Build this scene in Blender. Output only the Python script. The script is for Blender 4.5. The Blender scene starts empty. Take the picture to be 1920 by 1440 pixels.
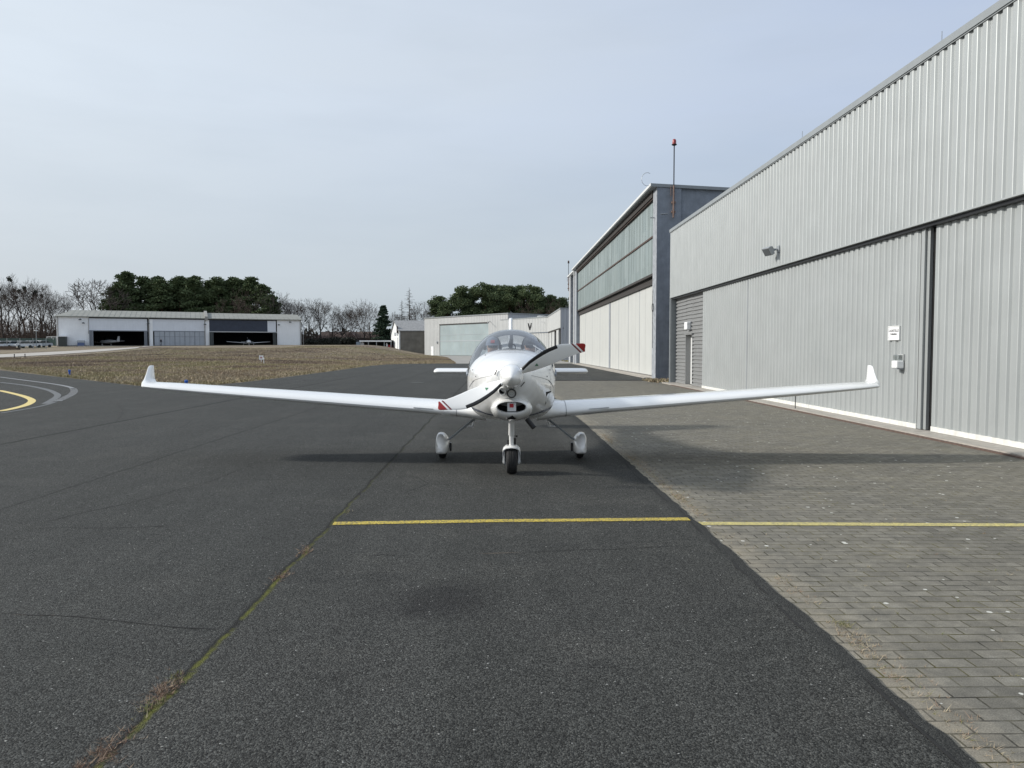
import bpy, bmesh, math, random
import numpy as np
from mathutils import Matrix, Vector
R = math.radians
PI = math.pi
random.seed(7)
sc = bpy.context.scene
COL = sc.collection
# ------------------------------------------------------------------ camera
F = 1390.0                      # focal length in pixels of a 1920 wide frame
H = 1.55
YAW, PITCH = R(1.07), R(2.70)
cam_d = bpy.data.cameras.new('camera')
cam = bpy.data.objects.new('camera', cam_d)
COL.objects.link(cam)
cam.location = (0, 0, H)
cam.rotation_euler = (PI / 2 - PITCH, 0, -YAW)
cam_d.sensor_width = 36.0
cam_d.lens = 36.0 * F / 1920
cam_d.clip_start = 0.1
cam_d.clip_end = 4000
sc.camera = cam
CAMM = Matrix.Rotation(-YAW, 3, 'Z') @ Matrix.Rotation(PI / 2 - PITCH, 3, 'X')


def ray(px, py):
    d = CAMM @ Vector(((px - 960) / F, (720 - py) / F, -1.0))
    return d


def gp(px, py, z=0.0):
    d = ray(px, py)
    t = (z - H) / d.z
    return (d.x * t, d.y * t)


def at(px, py, Y):
    d = ray(px, py)
    t = Y / d.y
    return (d.x * t, Y, H + d.z * t)


def atX(px, py, X):
    d = ray(px, py)
    t = X / d.x
    return (X, d.y * t, H + d.z * t)


def sstep(a, b, x):
    t = min(1, max(0, (x - a) / (b - a)))
    return t * t * (3 - 2 * t)


def T(x, y):
    """height of the field"""
    return 2.6 * min(1, max(0, (y - 45) / 145)) ** 1.4 * sstep(15, 35, -x)


def gpt(px, py):
    """the point of the field seen at a pixel"""
    d = ray(px, py)
    t = 20.0
    while t < 900:
        x, y, z = d.x * t, d.y * t, H + d.z * t
        if z <= T(x, y):
            break
        t += 0.5
    return (d.x * t, d.y * t, T(d.x * t, d.y * t))


# ------------------------------------------------------------------ materials
M = {}


def nmat(name):
    m = bpy.data.materials.new(name)
    m.use_nodes = True
    nt = m.node_tree
    b = nt.nodes['Principled BSDF']
    M[name] = m
    return m, nt, b


def N(nt, t, **kw):
    n = nt.nodes.new('ShaderNode' + t)
    for k, v in kw.items():
        if k.startswith('i_'):
            n.inputs[k[2:].replace('_', ' ')].default_value = v
        elif isinstance(k, str) and hasattr(n, k):
            setattr(n, k, v)
    return n


def L(nt, a, b):
    nt.links.new(a, b)


def math_n(nt, op, a, b=None, c=None, clamp=False):
    n = nt.nodes.new('ShaderNodeMath')
    n.operation = op
    n.use_clamp = clamp
    for i, v in enumerate((a, b, c)):
        if v is None:
            continue
        if isinstance(v, (int, float)):
            n.inputs[i].default_value = v
        else:
            nt.links.new(v, n.inputs[i])
    return n.outputs[0]


def mixc(nt, fac, a, b, mode='MIX'):
    n = nt.nodes.new('ShaderNodeMix')
    n.data_type = 'RGBA'
    n.blend_type = mode
    for sock, v in ((n.inputs[0], fac), (n.inputs[6], a), (n.inputs[7], b)):
        if isinstance(v, (int, float)):
            sock.default_value = v
        elif isinstance(v, tuple):
            sock.default_value = (v[0], v[1], v[2], 1)
        else:
            nt.links.new(v, sock)
    return n.outputs[2]


def noise(nt, vec, scale, detail=4, rough=0.55, out=0):
    n = nt.nodes.new('ShaderNodeTexNoise')
    n.inputs['Scale'].default_value = scale
    n.inputs['Detail'].default_value = detail
    n.inputs['Roughness'].default_value = rough
    nt.links.new(vec, n.inputs['Vector'])
    return n.outputs[out]


def ramp(nt, fac, stops):
    n = nt.nodes.new('ShaderNodeValToRGB')
    cr = n.color_ramp
    while len(cr.elements) < len(stops):
        cr.elements.new(0.5)
    for e, (p, c) in zip(cr.elements, stops):
        e.position = p
        e.color = (c, c, c, 1) if isinstance(c, (int, float)) else (c[0], c[1], c[2], 1)
    nt.links.new(fac, n.inputs[0])
    return n.outputs[0]


def objvec(nt, scale=(1, 1, 1)):
    tc = nt.nodes.new('ShaderNodeTexCoord')
    mp = nt.nodes.new('ShaderNodeMapping')
    mp.inputs['Scale'].default_value = scale
    nt.links.new(tc.outputs['Object'], mp.inputs[0])
    return mp.outputs[0]


def bump(nt, bsdf, height, strength=0.3, dist=0.02):
    n = nt.nodes.new('ShaderNodeBump')
    n.inputs['Strength'].default_value = strength
    n.inputs['Distance'].default_value = dist
    nt.links.new(height, n.inputs['Height'])
    nt.links.new(n.outputs[0], bsdf.inputs['Normal'])


def pm(name, col, rough=0.6, metal=0.0, var=0.12, scale=3.0, bmp=0.0, bscale=40, streak=0.0, dirt=None, spec=0.5, coat=0.0):
    """a painted or plain surface with uneven tone, optional vertical rain streaks and grime"""
    m, nt, b = nmat(name)
    b.inputs['Roughness'].default_value = rough
    b.inputs['Metallic'].default_value = metal
    b.inputs['Specular IOR Level'].default_value = spec
    b.inputs['Coat Weight'].default_value = coat
    b.inputs['Coat Roughness'].default_value = 0.16 if name.startswith('cladding') else 0.08
    v = objvec(nt)
    n1 = noise(nt, v, scale, 6)
    lo = tuple(c * (1 - var) for c in col)
    hi = tuple(min(1, c * (1 + var)) for c in col)
    c = mixc(nt, ramp(nt, n1, [(0.3, 0.0), (0.7, 1.0)]), lo, hi)
    if streak:
        v2 = objvec(nt, (6, 6, 0.25))
        n2 = noise(nt, v2, 1.5, 4)
        d = dirt or tuple(x * 0.55 for x in col)
        c = mixc(nt, math_n(nt, 'MULTIPLY', ramp(nt, n2, [(0.45, 0.0), (0.75, 1.0)]), streak), c, d)
    L(nt, c, b.inputs['Base Color'])
    if bmp:
        bump(nt, b, noise(nt, v, bscale, 5), bmp, 0.02)
    return m


# ------------------------------------------------------------------ mesh helpers
class MB:
    def __init__(self):
        self.v, self.f, self.mi = [], [], []

    def add(self, vs, fs, mi=0):
        o = len(self.v)
        self.v.extend([tuple(p) for p in vs])
        for f in fs:
            self.f.append(tuple(i + o for i in f))
            self.mi.append(mi)
        return self

    def box(self, a, b, mi=0):
        x0, y0, z0 = a
        x1, y1, z1 = b
        vs = [(x0, y0, z0), (x1, y0, z0), (x1, y1, z0), (x0, y1, z0), (x0, y0, z1), (x1, y0, z1), (x1, y1, z1), (x0, y1, z1)]
        return self.add(vs, [(0, 3, 2, 1), (4, 5, 6, 7), (0, 1, 5, 4), (1, 2, 6, 5), (2, 3, 7, 6), (3, 0, 4, 7)], mi)

    def obox(self, c, ax, ay, az, mi=0):
        """box from centre and three half-axis vectors"""
        c, ax, ay, az = Vector(c), Vector(ax), Vector(ay), Vector(az)
        vs = [c + ax * i + ay * j + az * k for k in (-1, 1) for (i, j) in ((-1, -1), (1, -1), (1, 1), (-1, 1))]
        return self.add(vs, [(0, 3, 2, 1), (4, 5, 6, 7), (0, 1, 5, 4), (1, 2, 6, 5), (2, 3, 7, 6), (3, 0, 4, 7)], mi)

    def prism(self, poly, z0, z1, mi=0):
        n = len(poly)
        vs = [(x, y, z0) for x, y in poly] + [(x, y, z1) for x, y in poly]
        fs = [tuple(range(n - 1, -1, -1)), tuple(range(n, 2 * n))] + [(i, (i + 1) % n, n + (i + 1) % n, n + i) for i in range(n)]
        return self.add(vs, fs, mi)

    def tube(self, pts, rads, n=8, caps=True, mi=0):
        pts = [Vector(p) for p in pts]
        if isinstance(rads, (int, float)):
            rads = [rads] * len(pts)
        rings = []
        up = None
        for i, p in enumerate(pts):
            d = (pts[min(i + 1, len(pts) - 1)] - pts[max(i - 1, 0)])
            if d.length < 1e-9:
                d = Vector((0, 0, 1))
            d.normalize()
            if up is None:
                up = Vector((0, 0, 1)) if abs(d.z) < 0.9 else Vector((1, 0, 0))
            a = up - d * up.dot(d)
            if a.length < 1e-4:
                a = d.orthogonal()
            a.normalize()
            b = d.cross(a)
            up = a
            rings.append([p + (a * math.cos(2 * PI * k / n) + b * math.sin(2 * PI * k / n)) * rads[i] for k in range(n)])
        return self.loft(rings, caps=caps, mi=mi)

    def loft(self, rings, caps=True, closed=True, mi=0, mif=None):
        n = len(rings[0])
        vs = [p for r in rings for p in r]
        fs, mis = [], []
        for i in range(len(rings) - 1):
            for k in range(n if closed else n - 1):
                k2 = (k + 1) % n
                fs.append((i * n + k, i * n + k2, (i + 1) * n + k2, (i + 1) * n + k))
                mis.append(mif(i, k) if mif else mi)
        if caps:
            fs.append(tuple(range(n - 1, -1, -1)))
            fs.append(tuple((len(rings) - 1) * n + k for k in range(n)))
            mis += [mif(0, 0) if mif else mi, mif(len(rings) - 2, 0) if mif else mi]
        o = len(self.v)
        self.v.extend([tuple(p) for p in vs])
        self.f.extend([tuple(i + o for i in f) for f in fs])
        self.mi.extend(mis)
        return self

    def lathe(self, prof, c, axis='z', n=20, mi=0):
        """prof: list of (radius, height) along the axis"""
        rings = []
        for r, h in prof:
            ring = []
            for k in range(n):
                a = 2 * PI * k / n
                u, w = r * math.cos(a), r * math.sin(a)
                p = {'z': (u, w, h), 'y': (u, h, w), 'x': (h, u, w)}[axis]
                ring.append((c[0] + p[0], c[1] + p[1], c[2] + p[2]))
            rings.append(ring)
        return self.loft(rings, mi=mi)

    def sphere(self, c, r, n=12, m=8, mi=0):
        rr = (r, r, r) if isinstance(r, (int, float)) else r
        rings = []
        for i in range(m + 1):
            t = PI * (i + 0.02 if i == 0 else (i - 0.02 if i == m else i)) / m
            rings.append([(c[0] + rr[0] * math.sin(t) * math.cos(2 * PI * k / n), c[1] + rr[1] * math.sin(t) * math.sin(2 * PI * k / n), c[2] - rr[2] * math.cos(t)) for k in range(n)])
        return self.loft(rings, mi=mi)

    def mirror_x(self):
        o = MB()
        o.v = [(-x, y, z) for x, y, z in self.v]
        o.f = [tuple(reversed(f)) for f in self.f]
        o.mi = list(self.mi)
        return o


def corr(mb, p0, p1, z0, z1, nrm, pitch=0.25, depth=0.035, flats=(0.42, 0.34), mi=0):
    """profiled sheet between two ground points; nrm points outwards"""
    p0, p1, nr = Vector(p0), Vector(p1), Vector(nrm)
    d = p1 - p0
    Ln = d.length
    d.normalize()
    n = max(1, round(Ln / pitch))
    pt = Ln / n
    sl = (1 - flats[0] - flats[1]) / 2
    prof = []
    for i in range(n):
        s = i * pt
        lip = min(0.012, 0.25 * sl * pt)
        prof += [(s, depth), (s + flats[0] * pt, depth), (s + flats[0] * pt + lip, depth - 0.6 * lip), (s + (flats[0] + sl) * pt, 0), (s + (flats[0] + sl + flats[1]) * pt, 0), (s + pt - lip, depth - 0.6 * lip)]
    prof.append((Ln, depth))
    vs = []
    for s, h in prof:
        q = p0 + d * s + nr * h
        vs += [(q.x, q.y, z0 if not callable(z0) else z0(q)), (q.x, q.y, z1 if not callable(z1) else z1(q))]
    fs = [(2 * i, 2 * i + 2, 2 * i + 3, 2 * i + 1) for i in range(len(prof) - 1)]
    if d.cross(Vector((0, 0, 1)) if len(d) == 3 else Vector((d.x, d.y, 0))) if False else (d.x * nr.y - d.y * nr.x) > 0:
        fs = [tuple(reversed(f)) for f in fs]
    return mb.add(vs, fs, mi)


ROOTM = {}


def mesh_from(mb, name):
    me = bpy.data.meshes.new(name)
    me.from_pydata(mb.v, [], mb.f)
    return me


def obj(name, mb, mats, parent=None, smooth=False, angle=40, local=False, bev=0.0):
    """links a builder as ONE mesh object; coordinates are the world's unless local"""
    me = mesh_from(mb, name)
    ms = mats if isinstance(mats, (list, tuple)) else [mats]
    for m in ms:
        me.materials.append(M[m] if isinstance(m, str) else m)
    if len(ms) > 1:
        me.polygons.foreach_set('material_index', mb.mi)
    o = bpy.data.objects.new(name, me)
    COL.objects.link(o)
    if parent is not None:
        o.parent = parent
        rm = ROOTM.get(parent.name)
        ROOTM[o.name] = rm
        if rm is not None and not local:
            me.transform(rm.inverted())
    if smooth:
        me.polygons.foreach_set('use_smooth', [True] * len(me.polygons))
        me.set_sharp_from_angle(angle=R(angle))
    if bev:
        b = o.modifiers.new('edge', 'BEVEL')
        b.width = bev
        b.segments = 2
        b.limit_method = 'ANGLE'
        b.angle_limit = R(40)
    me.update()
    return o


def thing(name, label, cat, loc, rz=0.0, group=None):
    o = bpy.data.objects.new(name, None)
    COL.objects.link(o)
    o.empty_display_size = 0.2
    o.location = loc
    o.rotation_euler = (0, 0, rz)
    ROOTM[o.name] = Matrix.Translation(loc) @ Matrix.Rotation(rz, 4, 'Z')
    return tag(o, label, cat, group)


def tag(o, label, cat, group=None):
    o['label'] = label
    o['category'] = cat
    if group:
        o['group'] = group
    return o


def struct(o, kind='structure'):
    o['kind'] = kind
    return o


def copy_tree(root, loc, rz=0.0, label=None, scale=None):
    r = root.copy()
    COL.objects.link(r)
    r.location = loc
    r.rotation_euler = (0, 0, rz)
    if scale:
        r.scale = scale
    if label:
        r['label'] = label
    for ch in list(root.children):
        c = ch.copy()
        COL.objects.link(c)
        c.parent = r
        for g in list(ch.children):
            d = g.copy()
            COL.objects.link(d)
            d.parent = c
    return r


def fast_mesh(name, verts, faces, mat, attr=None, smooth=False):
    """verts (n,3), faces (m,k) numpy arrays; attr one float per vertex called tint"""
    me = bpy.data.meshes.new(name)
    k = faces.shape[1]
    me.vertices.add(len(verts))
    me.vertices.foreach_set('co', verts.astype(np.float32).ravel())
    me.loops.add(faces.size)
    me.loops.foreach_set('vertex_index', faces.astype(np.int32).ravel())
    me.polygons.add(len(faces))
    me.polygons.foreach_set('loop_start', np.arange(0, faces.size, k, dtype=np.int32))
    if attr is not None:
        a = me.attributes.new('tint', 'FLOAT', 'POINT')
        a.data.foreach_set('value', attr.astype(np.float32))
    me.materials.append(mat)
    me.update(calc_edges=True)
    if smooth:
        me.polygons.foreach_set('use_smooth', [True] * len(me.polygons))
    return me
# ------------------------------------------------------------------ plain materials
pm('white_gelcoat', (0.84, 0.845, 0.84), 0.25, var=0.02, scale=1.5, spec=0.5, coat=1.0)
pm('white_prop', (0.88, 0.885, 0.88), 0.3, var=0.03, scale=4)
pm('prop_red', (0.33, 0.02, 0.02), 0.35, var=0.1)
pm('prop_dark_red', (0.16, 0.015, 0.02), 0.35, var=0.1)
pm('decal_green', (0.10, 0.26, 0.15), 0.4)
pm('black_rubber', (0.016, 0.016, 0.017), 0.75, var=0.25, scale=30, bmp=0.2)
pm('black_paint', (0.012, 0.012, 0.014), 0.4)
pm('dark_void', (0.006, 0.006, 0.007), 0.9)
pm('panel_gap', (0.10, 0.10, 0.11), 0.7)
pm('cockpit_grey', (0.055, 0.058, 0.065), 0.8)
pm('seat_grey', (0.16, 0.165, 0.18), 0.85)
pm('stripe_blue', (0.15, 0.165, 0.21), 0.25, coat=0.3)
pm('steel', (0.45, 0.46, 0.47), 0.35, metal=0.9)
pm('chrome_lens', (0.55, 0.58, 0.6), 0.12, metal=0.7)
pm('card_white', (0.72, 0.73, 0.74), 0.5)
pm('card_red', (0.45, 0.02, 0.03), 0.5)
pm('skin', (0.50, 0.30, 0.22), 0.55, var=0.08, scale=20)
pm('cap_grey', (0.14, 0.165, 0.22), 0.85)
pm('cap_dark', (0.035, 0.04, 0.05), 0.8)
pm('shirt_pale', (0.42, 0.42, 0.43), 0.85, var=0.35, scale=40)
pm('shirt_dark', (0.07, 0.075, 0.09), 0.85)
pm('cloth_black', (0.015, 0.016, 0.02), 0.9)
pm('hair_brown', (0.06, 0.04, 0.025), 0.8)
pm('cladding', (0.40, 0.421, 0.424), 0.5, metal=0.38, var=0.05, scale=1.2, streak=0.35, dirt=(0.35, 0.38, 0.38), spec=0.4)
pm('cladding_door', (0.395, 0.416, 0.419), 0.5, metal=0.38, var=0.05, scale=1.2, streak=0.3, dirt=(0.33, 0.355, 0.355), spec=0.4)
pm('trim_grey', (0.25, 0.27, 0.28), 0.4, var=0.06)
pm('trim_light', (0.66, 0.67, 0.67), 0.45, var=0.05)
pm('base_white', (0.66, 0.665, 0.64), 0.6, var=0.14, scale=7, streak=0.6, dirt=(0.5, 0.48, 0.44))
pm('roller_grey', (0.235, 0.24, 0.242), 0.45, var=0.06, streak=0.25)
pm('slab_concrete', (0.36, 0.335, 0.30), 0.85, var=0.18, scale=6, bmp=0.25, bscale=60)
pm('rust_rail', (0.10, 0.065, 0.052), 0.75, var=0.3, scale=12)
pm('rust_pipe', (0.20, 0.135, 0.11), 0.8, var=0.3, scale=10)
pm('render_blue', (0.235, 0.26, 0.30), 0.9, var=0.16, scale=2.5, bmp=0.9, bscale=5, streak=0.35, dirt=(0.17, 0.19, 0.215))
pm('render_pale', (0.30, 0.32, 0.35), 0.9, var=0.3, scale=4, bmp=0.4, bscale=12, streak=0.5, dirt=(0.16, 0.175, 0.20))
pm('door_cream', (0.50, 0.51, 0.495), 0.55, var=0.03, scale=0.8, streak=0.3, dirt=(0.43, 0.435, 0.415))
pm('wood_dark', (0.040, 0.036, 0.034), 0.85, var=0.3, scale=8)
pm('rust_brown', (0.07, 0.045, 0.038), 0.8, var=0.3, scale=10)
pm('lamp_grey', (0.26, 0.28, 0.30), 0.45)
pm('lamp_glass', (0.10, 0.11, 0.12), 0.15)
pm('beacon_red', (0.30, 0.02, 0.02), 0.25, coat=0.4)
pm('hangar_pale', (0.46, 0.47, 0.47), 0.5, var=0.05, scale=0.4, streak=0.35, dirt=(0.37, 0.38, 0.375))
pm('hangar_pale_shade', (0.40, 0.42, 0.45), 0.5, var=0.05, scale=0.4)  # pale cladding again, shade of the turned-away walls put into the colour
pm('hangar_door_blue', (0.30, 0.365, 0.385), 0.45, var=0.15, scale=0.25, streak=0.5, dirt=(0.37, 0.385, 0.34))
pm('white_wall', (0.90, 0.91, 0.92), 0.85, var=0.04, scale=0.6, streak=0.3, dirt=(0.68, 0.70, 0.70), bmp=0.2, bscale=6)
pm('white_board', (0.74, 0.77, 0.82), 0.6, var=0.04, scale=0.5, streak=0.3, dirt=(0.55, 0.58, 0.62))
pm('navy_board', (0.030, 0.040, 0.065), 0.5, var=0.15, scale=1.0, streak=0.3, dirt=(0.05, 0.06, 0.09))
pm('grey_gate', (0.40, 0.43, 0.47), 0.55, var=0.06, scale=0.8, streak=0.4, dirt=(0.28, 0.30, 0.33))
pm('gate_frame', (0.24, 0.26, 0.29), 0.6)
pm('roof_cement', (0.26, 0.265, 0.245), 0.9, var=0.12, scale=0.5, streak=0.3, dirt=(0.22, 0.23, 0.19))
pm('roof_shingle', (0.27, 0.275, 0.28), 0.9, var=0.2, scale=2.0, streak=0.3, dirt=(0.15, 0.15, 0.14))
pm('roof_brown', (0.11, 0.075, 0.06), 0.9, var=0.2, scale=1.5)
pm('barn_wall', (0.17, 0.16, 0.14), 0.95, var=0.25, scale=0.6, bmp=0.4, bscale=5, streak=0.3)
pm('barn_white', (0.76, 0.78, 0.78), 0.7, var=0.06, scale=0.8, streak=0.35, dirt=(0.5, 0.5, 0.5))
pm('shed_blue', (0.22, 0.27, 0.33), 0.7, var=0.15)
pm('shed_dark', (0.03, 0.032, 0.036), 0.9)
pm('red_paint', (0.45, 0.04, 0.05), 0.45)
pm('gutter', (0.28, 0.27, 0.25), 0.6)
pm('fence_green', (0.05, 0.085, 0.075), 0.7)
pm('galv_post', (0.34, 0.36, 0.37), 0.5, metal=0.3)
pm('bin_dark', (0.075, 0.085, 0.085), 0.7, var=0.1)
pm('bin_blue', (0.10, 0.14, 0.26), 0.6)
pm('bin_grey', (0.40, 0.43, 0.46), 0.6)
pm('car_white', (0.80, 0.82, 0.84), 0.25, coat=0.5, var=0.02)
pm('car_grey', (0.42, 0.45, 0.48), 0.25, coat=0.5, var=0.02)
pm('car_glass', (0.02, 0.025, 0.03), 0.08)
pm('marker_blue', (0.015, 0.07, 0.35), 0.4)
pm('marker_top', (0.03, 0.13, 0.50), 0.2)
pm('sign_white', (0.80, 0.81, 0.82), 0.5)
pm('sign_frame', (0.30, 0.31, 0.31), 0.5)
pm('sign_ink', (0.10, 0.10, 0.11), 0.6)
pm('sign_pink', (0.45, 0.22, 0.24), 0.6)
pm('bark_grey', (0.055, 0.047, 0.040), 0.95, var=0.3, scale=6)
pm('bark_pine', (0.13, 0.075, 0.05), 0.95, var=0.3, scale=4)
pm('twig_grey', (0.062, 0.052, 0.045), 0.95, var=0.25, scale=3)
pm('twig_brown', (0.07, 0.050, 0.040), 0.95, var=0.25, scale=3)
pm('mistletoe', (0.022, 0.03, 0.018), 0.9)
pm('timber_old', (0.09, 0.062, 0.045), 0.9, var=0.3, scale=5)

# glass of the canopy: mostly clear, slightly smoked, with sky reflections
m, nt, b = nmat('canopy_glass')
nt.nodes.remove(b)
tr = N(nt, 'BsdfTransparent')
tr.inputs[0].default_value = (0.80, 0.83, 0.86, 1)
gl = N(nt, 'BsdfGlossy')
gl.inputs['Roughness'].default_value = 0.03
fr = N(nt, 'LayerWeight')
fr.inputs[0].default_value = 0.5
mx = N(nt, 'MixShader')
L(nt, math_n(nt, 'MULTIPLY_ADD', math_n(nt, 'POWER', fr.outputs['Facing'], 3.0), 0.9, 0.06, True), mx.inputs[0])
L(nt, tr.outputs[0], mx.inputs[1])
L(nt, gl.outputs[0], mx.inputs[2])
L(nt, mx.outputs[0], nt.nodes['Material Output'].inputs[0])

m, nt, b = nmat('clear_plastic')
nt.nodes.remove(b)
tr = N(nt, 'BsdfTransparent')
tr.inputs[0].default_value = (0.82, 0.84, 0.84, 1)
gl = N(nt, 'BsdfGlossy')
gl.inputs['Roughness'].default_value = 0.05
mx = N(nt, 'MixShader')
mx.inputs[0].default_value = 0.12
L(nt, tr.outputs[0], mx.inputs[1])
L(nt, gl.outputs[0], mx.inputs[2])
L(nt, mx.outputs[0], nt.nodes['Material Output'].inputs[0])

# green weathered wired-glass panels of the old hangar
m, nt, b = nmat('green_panels')
b.inputs['Roughness'].default_value = 0.42
v = objvec(nt)
sx = N(nt, 'SeparateXYZ')
L(nt, v, sx.inputs[0])
cell = math_n(nt, 'FLOOR', math_n(nt, 'DIVIDE', sx.outputs[1], 0.9))
zc = math_n(nt, 'FLOOR', math_n(nt, 'DIVIDE', sx.outputs[2], 2.05))
wn = N(nt, 'TexWhiteNoise', noise_dimensions='2D')
cb = N(nt, 'CombineXYZ')
L(nt, cell, cb.inputs[0])
L(nt, zc, cb.inputs[1])
L(nt, cb.outputs[0], wn.inputs['Vector'])
c = mixc(nt, wn.outputs[0], (0.215, 0.265, 0.268), (0.275, 0.325, 0.325))
st = noise(nt, objvec(nt, (3, 3, 0.18)), 1.6, 5)
c = mixc(nt, ramp(nt, st, [(0.40, 0.0), (0.66, 0.85)]), c, (0.125, 0.155, 0.145))
st2 = noise(nt, objvec(nt, (5, 5, 0.3)), 2.3, 5)
c = mixc(nt, ramp(nt, st2, [(0.60, 0.0), (0.8, 0.7)]), c, (0.40, 0.44, 0.43))
L(nt, c, b.inputs['Base Color'])

# ------------------------------------------------------------------ asphalt
m, nt, b = nmat('asphalt')
b.inputs['Roughness'].default_value = 0.82
b.inputs['Specular IOR Level'].default_value = 0.22
v = objvec(nt)
sx = N(nt, 'SeparateXYZ')
L(nt, v, sx.inputs[0])
X, Y = sx.outputs[0], sx.outputs[1]
vo = N(nt, 'TexVoronoi')
vo.inputs['Scale'].default_value = 135
L(nt, v, vo.inputs['Vector'])
sep = N(nt, 'SeparateColor')
L(nt, vo.outputs['Color'], sep.inputs[0])
big = noise(nt, v, 0.22, 5, 0.6)
mid = noise(nt, v, 1.7, 6, 0.65)
streaks = noise(nt, objvec(nt, (1.6, 0.12, 1)), 1.0, 5, 0.6)
grain = ramp(nt, sep.outputs[0], [(0.0, 0.25), (0.5, 0.85), (0.85, 1.5), (1.0, 2.2)])
base = mixc(nt, ramp(nt, big, [(0.3, 0.0), (0.7, 1.0)]), (0.041, 0.042, 0.039), (0.060, 0.061, 0.057))
base = mixc(nt, ramp(nt, mid, [(0.35, 0.0), (0.75, 0.5)]), base, (0.0335, 0.0345, 0.0325))
base = mixc(nt, ramp(nt, streaks, [(0.45, 0.0), (0.75, 0.55)]), base, (0.078, 0.079, 0.074))
blot = noise(nt, v, 0.75, 7, 0.7)
base = mixc(nt, ramp(nt, blot, [(0.52, 0.0), (0.60, 0.35), (0.75, 0.6)]), base, (0.078, 0.077, 0.070))
blot2 = noise(nt, objvec(nt, (0.5, 1.5, 1)), 0.9, 6, 0.7)
base = mixc(nt, ramp(nt, blot2, [(0.56, 0.0), (0.72, 0.6)]), base, (0.030, 0.031, 0.030))
# left lanes laid at another time: a touch greyer
lane = math_n(nt, 'LESS_THAN', X, -1.49)
base = mixc(nt, math_n(nt, 'MULTIPLY', lane, 0.35), base, (0.046, 0.0485, 0.046))
# old oil stain
dx = math_n(nt, 'DIVIDE', math_n(nt, 'SUBTRACT', X, -0.36), 0.42)
dy = math_n(nt, 'DIVIDE', math_n(nt, 'SUBTRACT', Y, 4.50), 0.45)
dd = math_n(nt, 'ADD', math_n(nt, 'SQRT', math_n(nt, 'ADD', math_n(nt, 'MULTIPLY', dx, dx), math_n(nt, 'MULTIPLY', dy, dy))), math_n(nt, 'MULTIPLY', math_n(nt, 'SUBTRACT', mid, 0.5), 1.6))
base = mixc(nt, ramp(nt, dd, [(0.35, 0.75), (1.15, 0.0)]), base, (0.021, 0.021, 0.021))
col = mixc(nt, 1.0, base, grain, 'MULTIPLY')
# pale chips
chips = math_n(nt, 'GREATER_THAN', sep.outputs[1], 0.9988)
col = mixc(nt, math_n(nt, 'MULTIPLY', chips, 0.8), col, (0.42, 0.42, 0.40))
# construction joints along the apron
wob = math_n(nt, 'MULTIPLY', math_n(nt, 'SUBTRACT', noise(nt, v, 1.3, 8, 0.7), 0.5), 0.14)
Xw = math_n(nt, 'ADD', X, wob)
for x0, w, s in ((-1.49, 0.011, 0.9), (-4.8, 0.012, 0.55), (-8.1, 0.026, 0.85), (-11.4, 0.018, 0.5), (-14.7, 0.025, 0.6)):
    d = math_n(nt, 'ABSOLUTE', math_n(nt, 'SUBTRACT', Xw, x0))
    k = ramp(nt, math_n(nt, 'DIVIDE', d, w * 3), [(0.2, s), (1.0, 0.0)])
    col = mixc(nt, k, col, (0.012, 0.012, 0.012))
# moss in the joint beside the aeroplane
d = math_n(nt, 'ABSOLUTE', math_n(nt, 'SUBTRACT', Xw, -1.475))
mossn = noise(nt, v, 4.0, 6, 0.7)
near = ramp(nt, math_n(nt, 'DIVIDE', Y, 12.0), [(0.42, 1.0), (0.75, 0.15)])
mk = math_n(nt, 'MULTIPLY', math_n(nt, 'MULTIPLY', ramp(nt, d, [(0.006, 1.0), (0.022, 0.0)]), ramp(nt, mossn, [(0.40, 0.0), (0.54, 1.0)])), near)
mcol = mixc(nt, noise(nt, v, 30, 3), (0.045, 0.055, 0.010), (0.15, 0.15, 0.03))
col = mixc(nt, mk, col, mcol)
# crumbling dark edge next to the pavers
ed = math_n(nt, 'ADD', X, math_n(nt, 'MULTIPLY', math_n(nt, 'SUBTRACT', noise(nt, v, 6, 5), 0.5), 0.10))
ek = math_n(nt, 'MULTIPLY', ramp(nt, math_n(nt, 'SUBTRACT', ed, 1.0), [(0.66, 0.0), (0.72, 0.55), (0.80, 0.7)]), math_n(nt, 'LESS_THAN', Y, 36.0))
col = mixc(nt, ek, col, (0.030, 0.031, 0.030))
L(nt, col, b.inputs['Base Color'])
hgt = math_n(nt, 'ADD', math_n(nt, 'MULTIPLY', math_n(nt, 'SUBTRACT', 1.0, vo.outputs['Distance']), 1.0), math_n(nt, 'MULTIPLY', noise(nt, v, 260, 3), 0.6))
bump(nt, b, hgt, 0.75, 0.008)

# ------------------------------------------------------------------ pavers
m, nt, b = nmat('pavers')
b.inputs['Roughness'].default_value = 0.88
b.inputs['Specular IOR Level'].default_value = 0.3
v = objvec(nt)
dist = N(nt, 'VectorMath', operation='ADD')
nz = N(nt, 'TexNoise')
nz.inputs['Scale'].default_value = 3.0
L(nt, v, nz.inputs['Vector'])
sc_ = N(nt, 'VectorMath', operation='SCALE')
sc_.inputs['Scale'].default_value = 0.012
L(nt, nz.outputs['Color'], sc_.inputs[0])
L(nt, v, dist.inputs[0])
L(nt, sc_.outputs[0], dist.inputs[1])
br = N(nt, 'TexBrick')
br.offset = 0.5
br.inputs['Scale'].default_value = 1.0
br.inputs['Brick Width'].default_value = 0.205
br.inputs['Row Height'].default_value = 0.104
br.inputs['Mortar Size'].default_value = 0.0055
br.inputs['Mortar Smooth'].default_value = 0.25
br.inputs['Bias'].default_value = 0.0
br.inputs['Color1'].default_value = (0.0, 0.0, 0.0, 1)
br.inputs['Color2'].default_value = (1.0, 1.0, 1.0, 1)
br.inputs['Mortar'].default_value = (0.5, 0.5, 0.5, 1)
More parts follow.
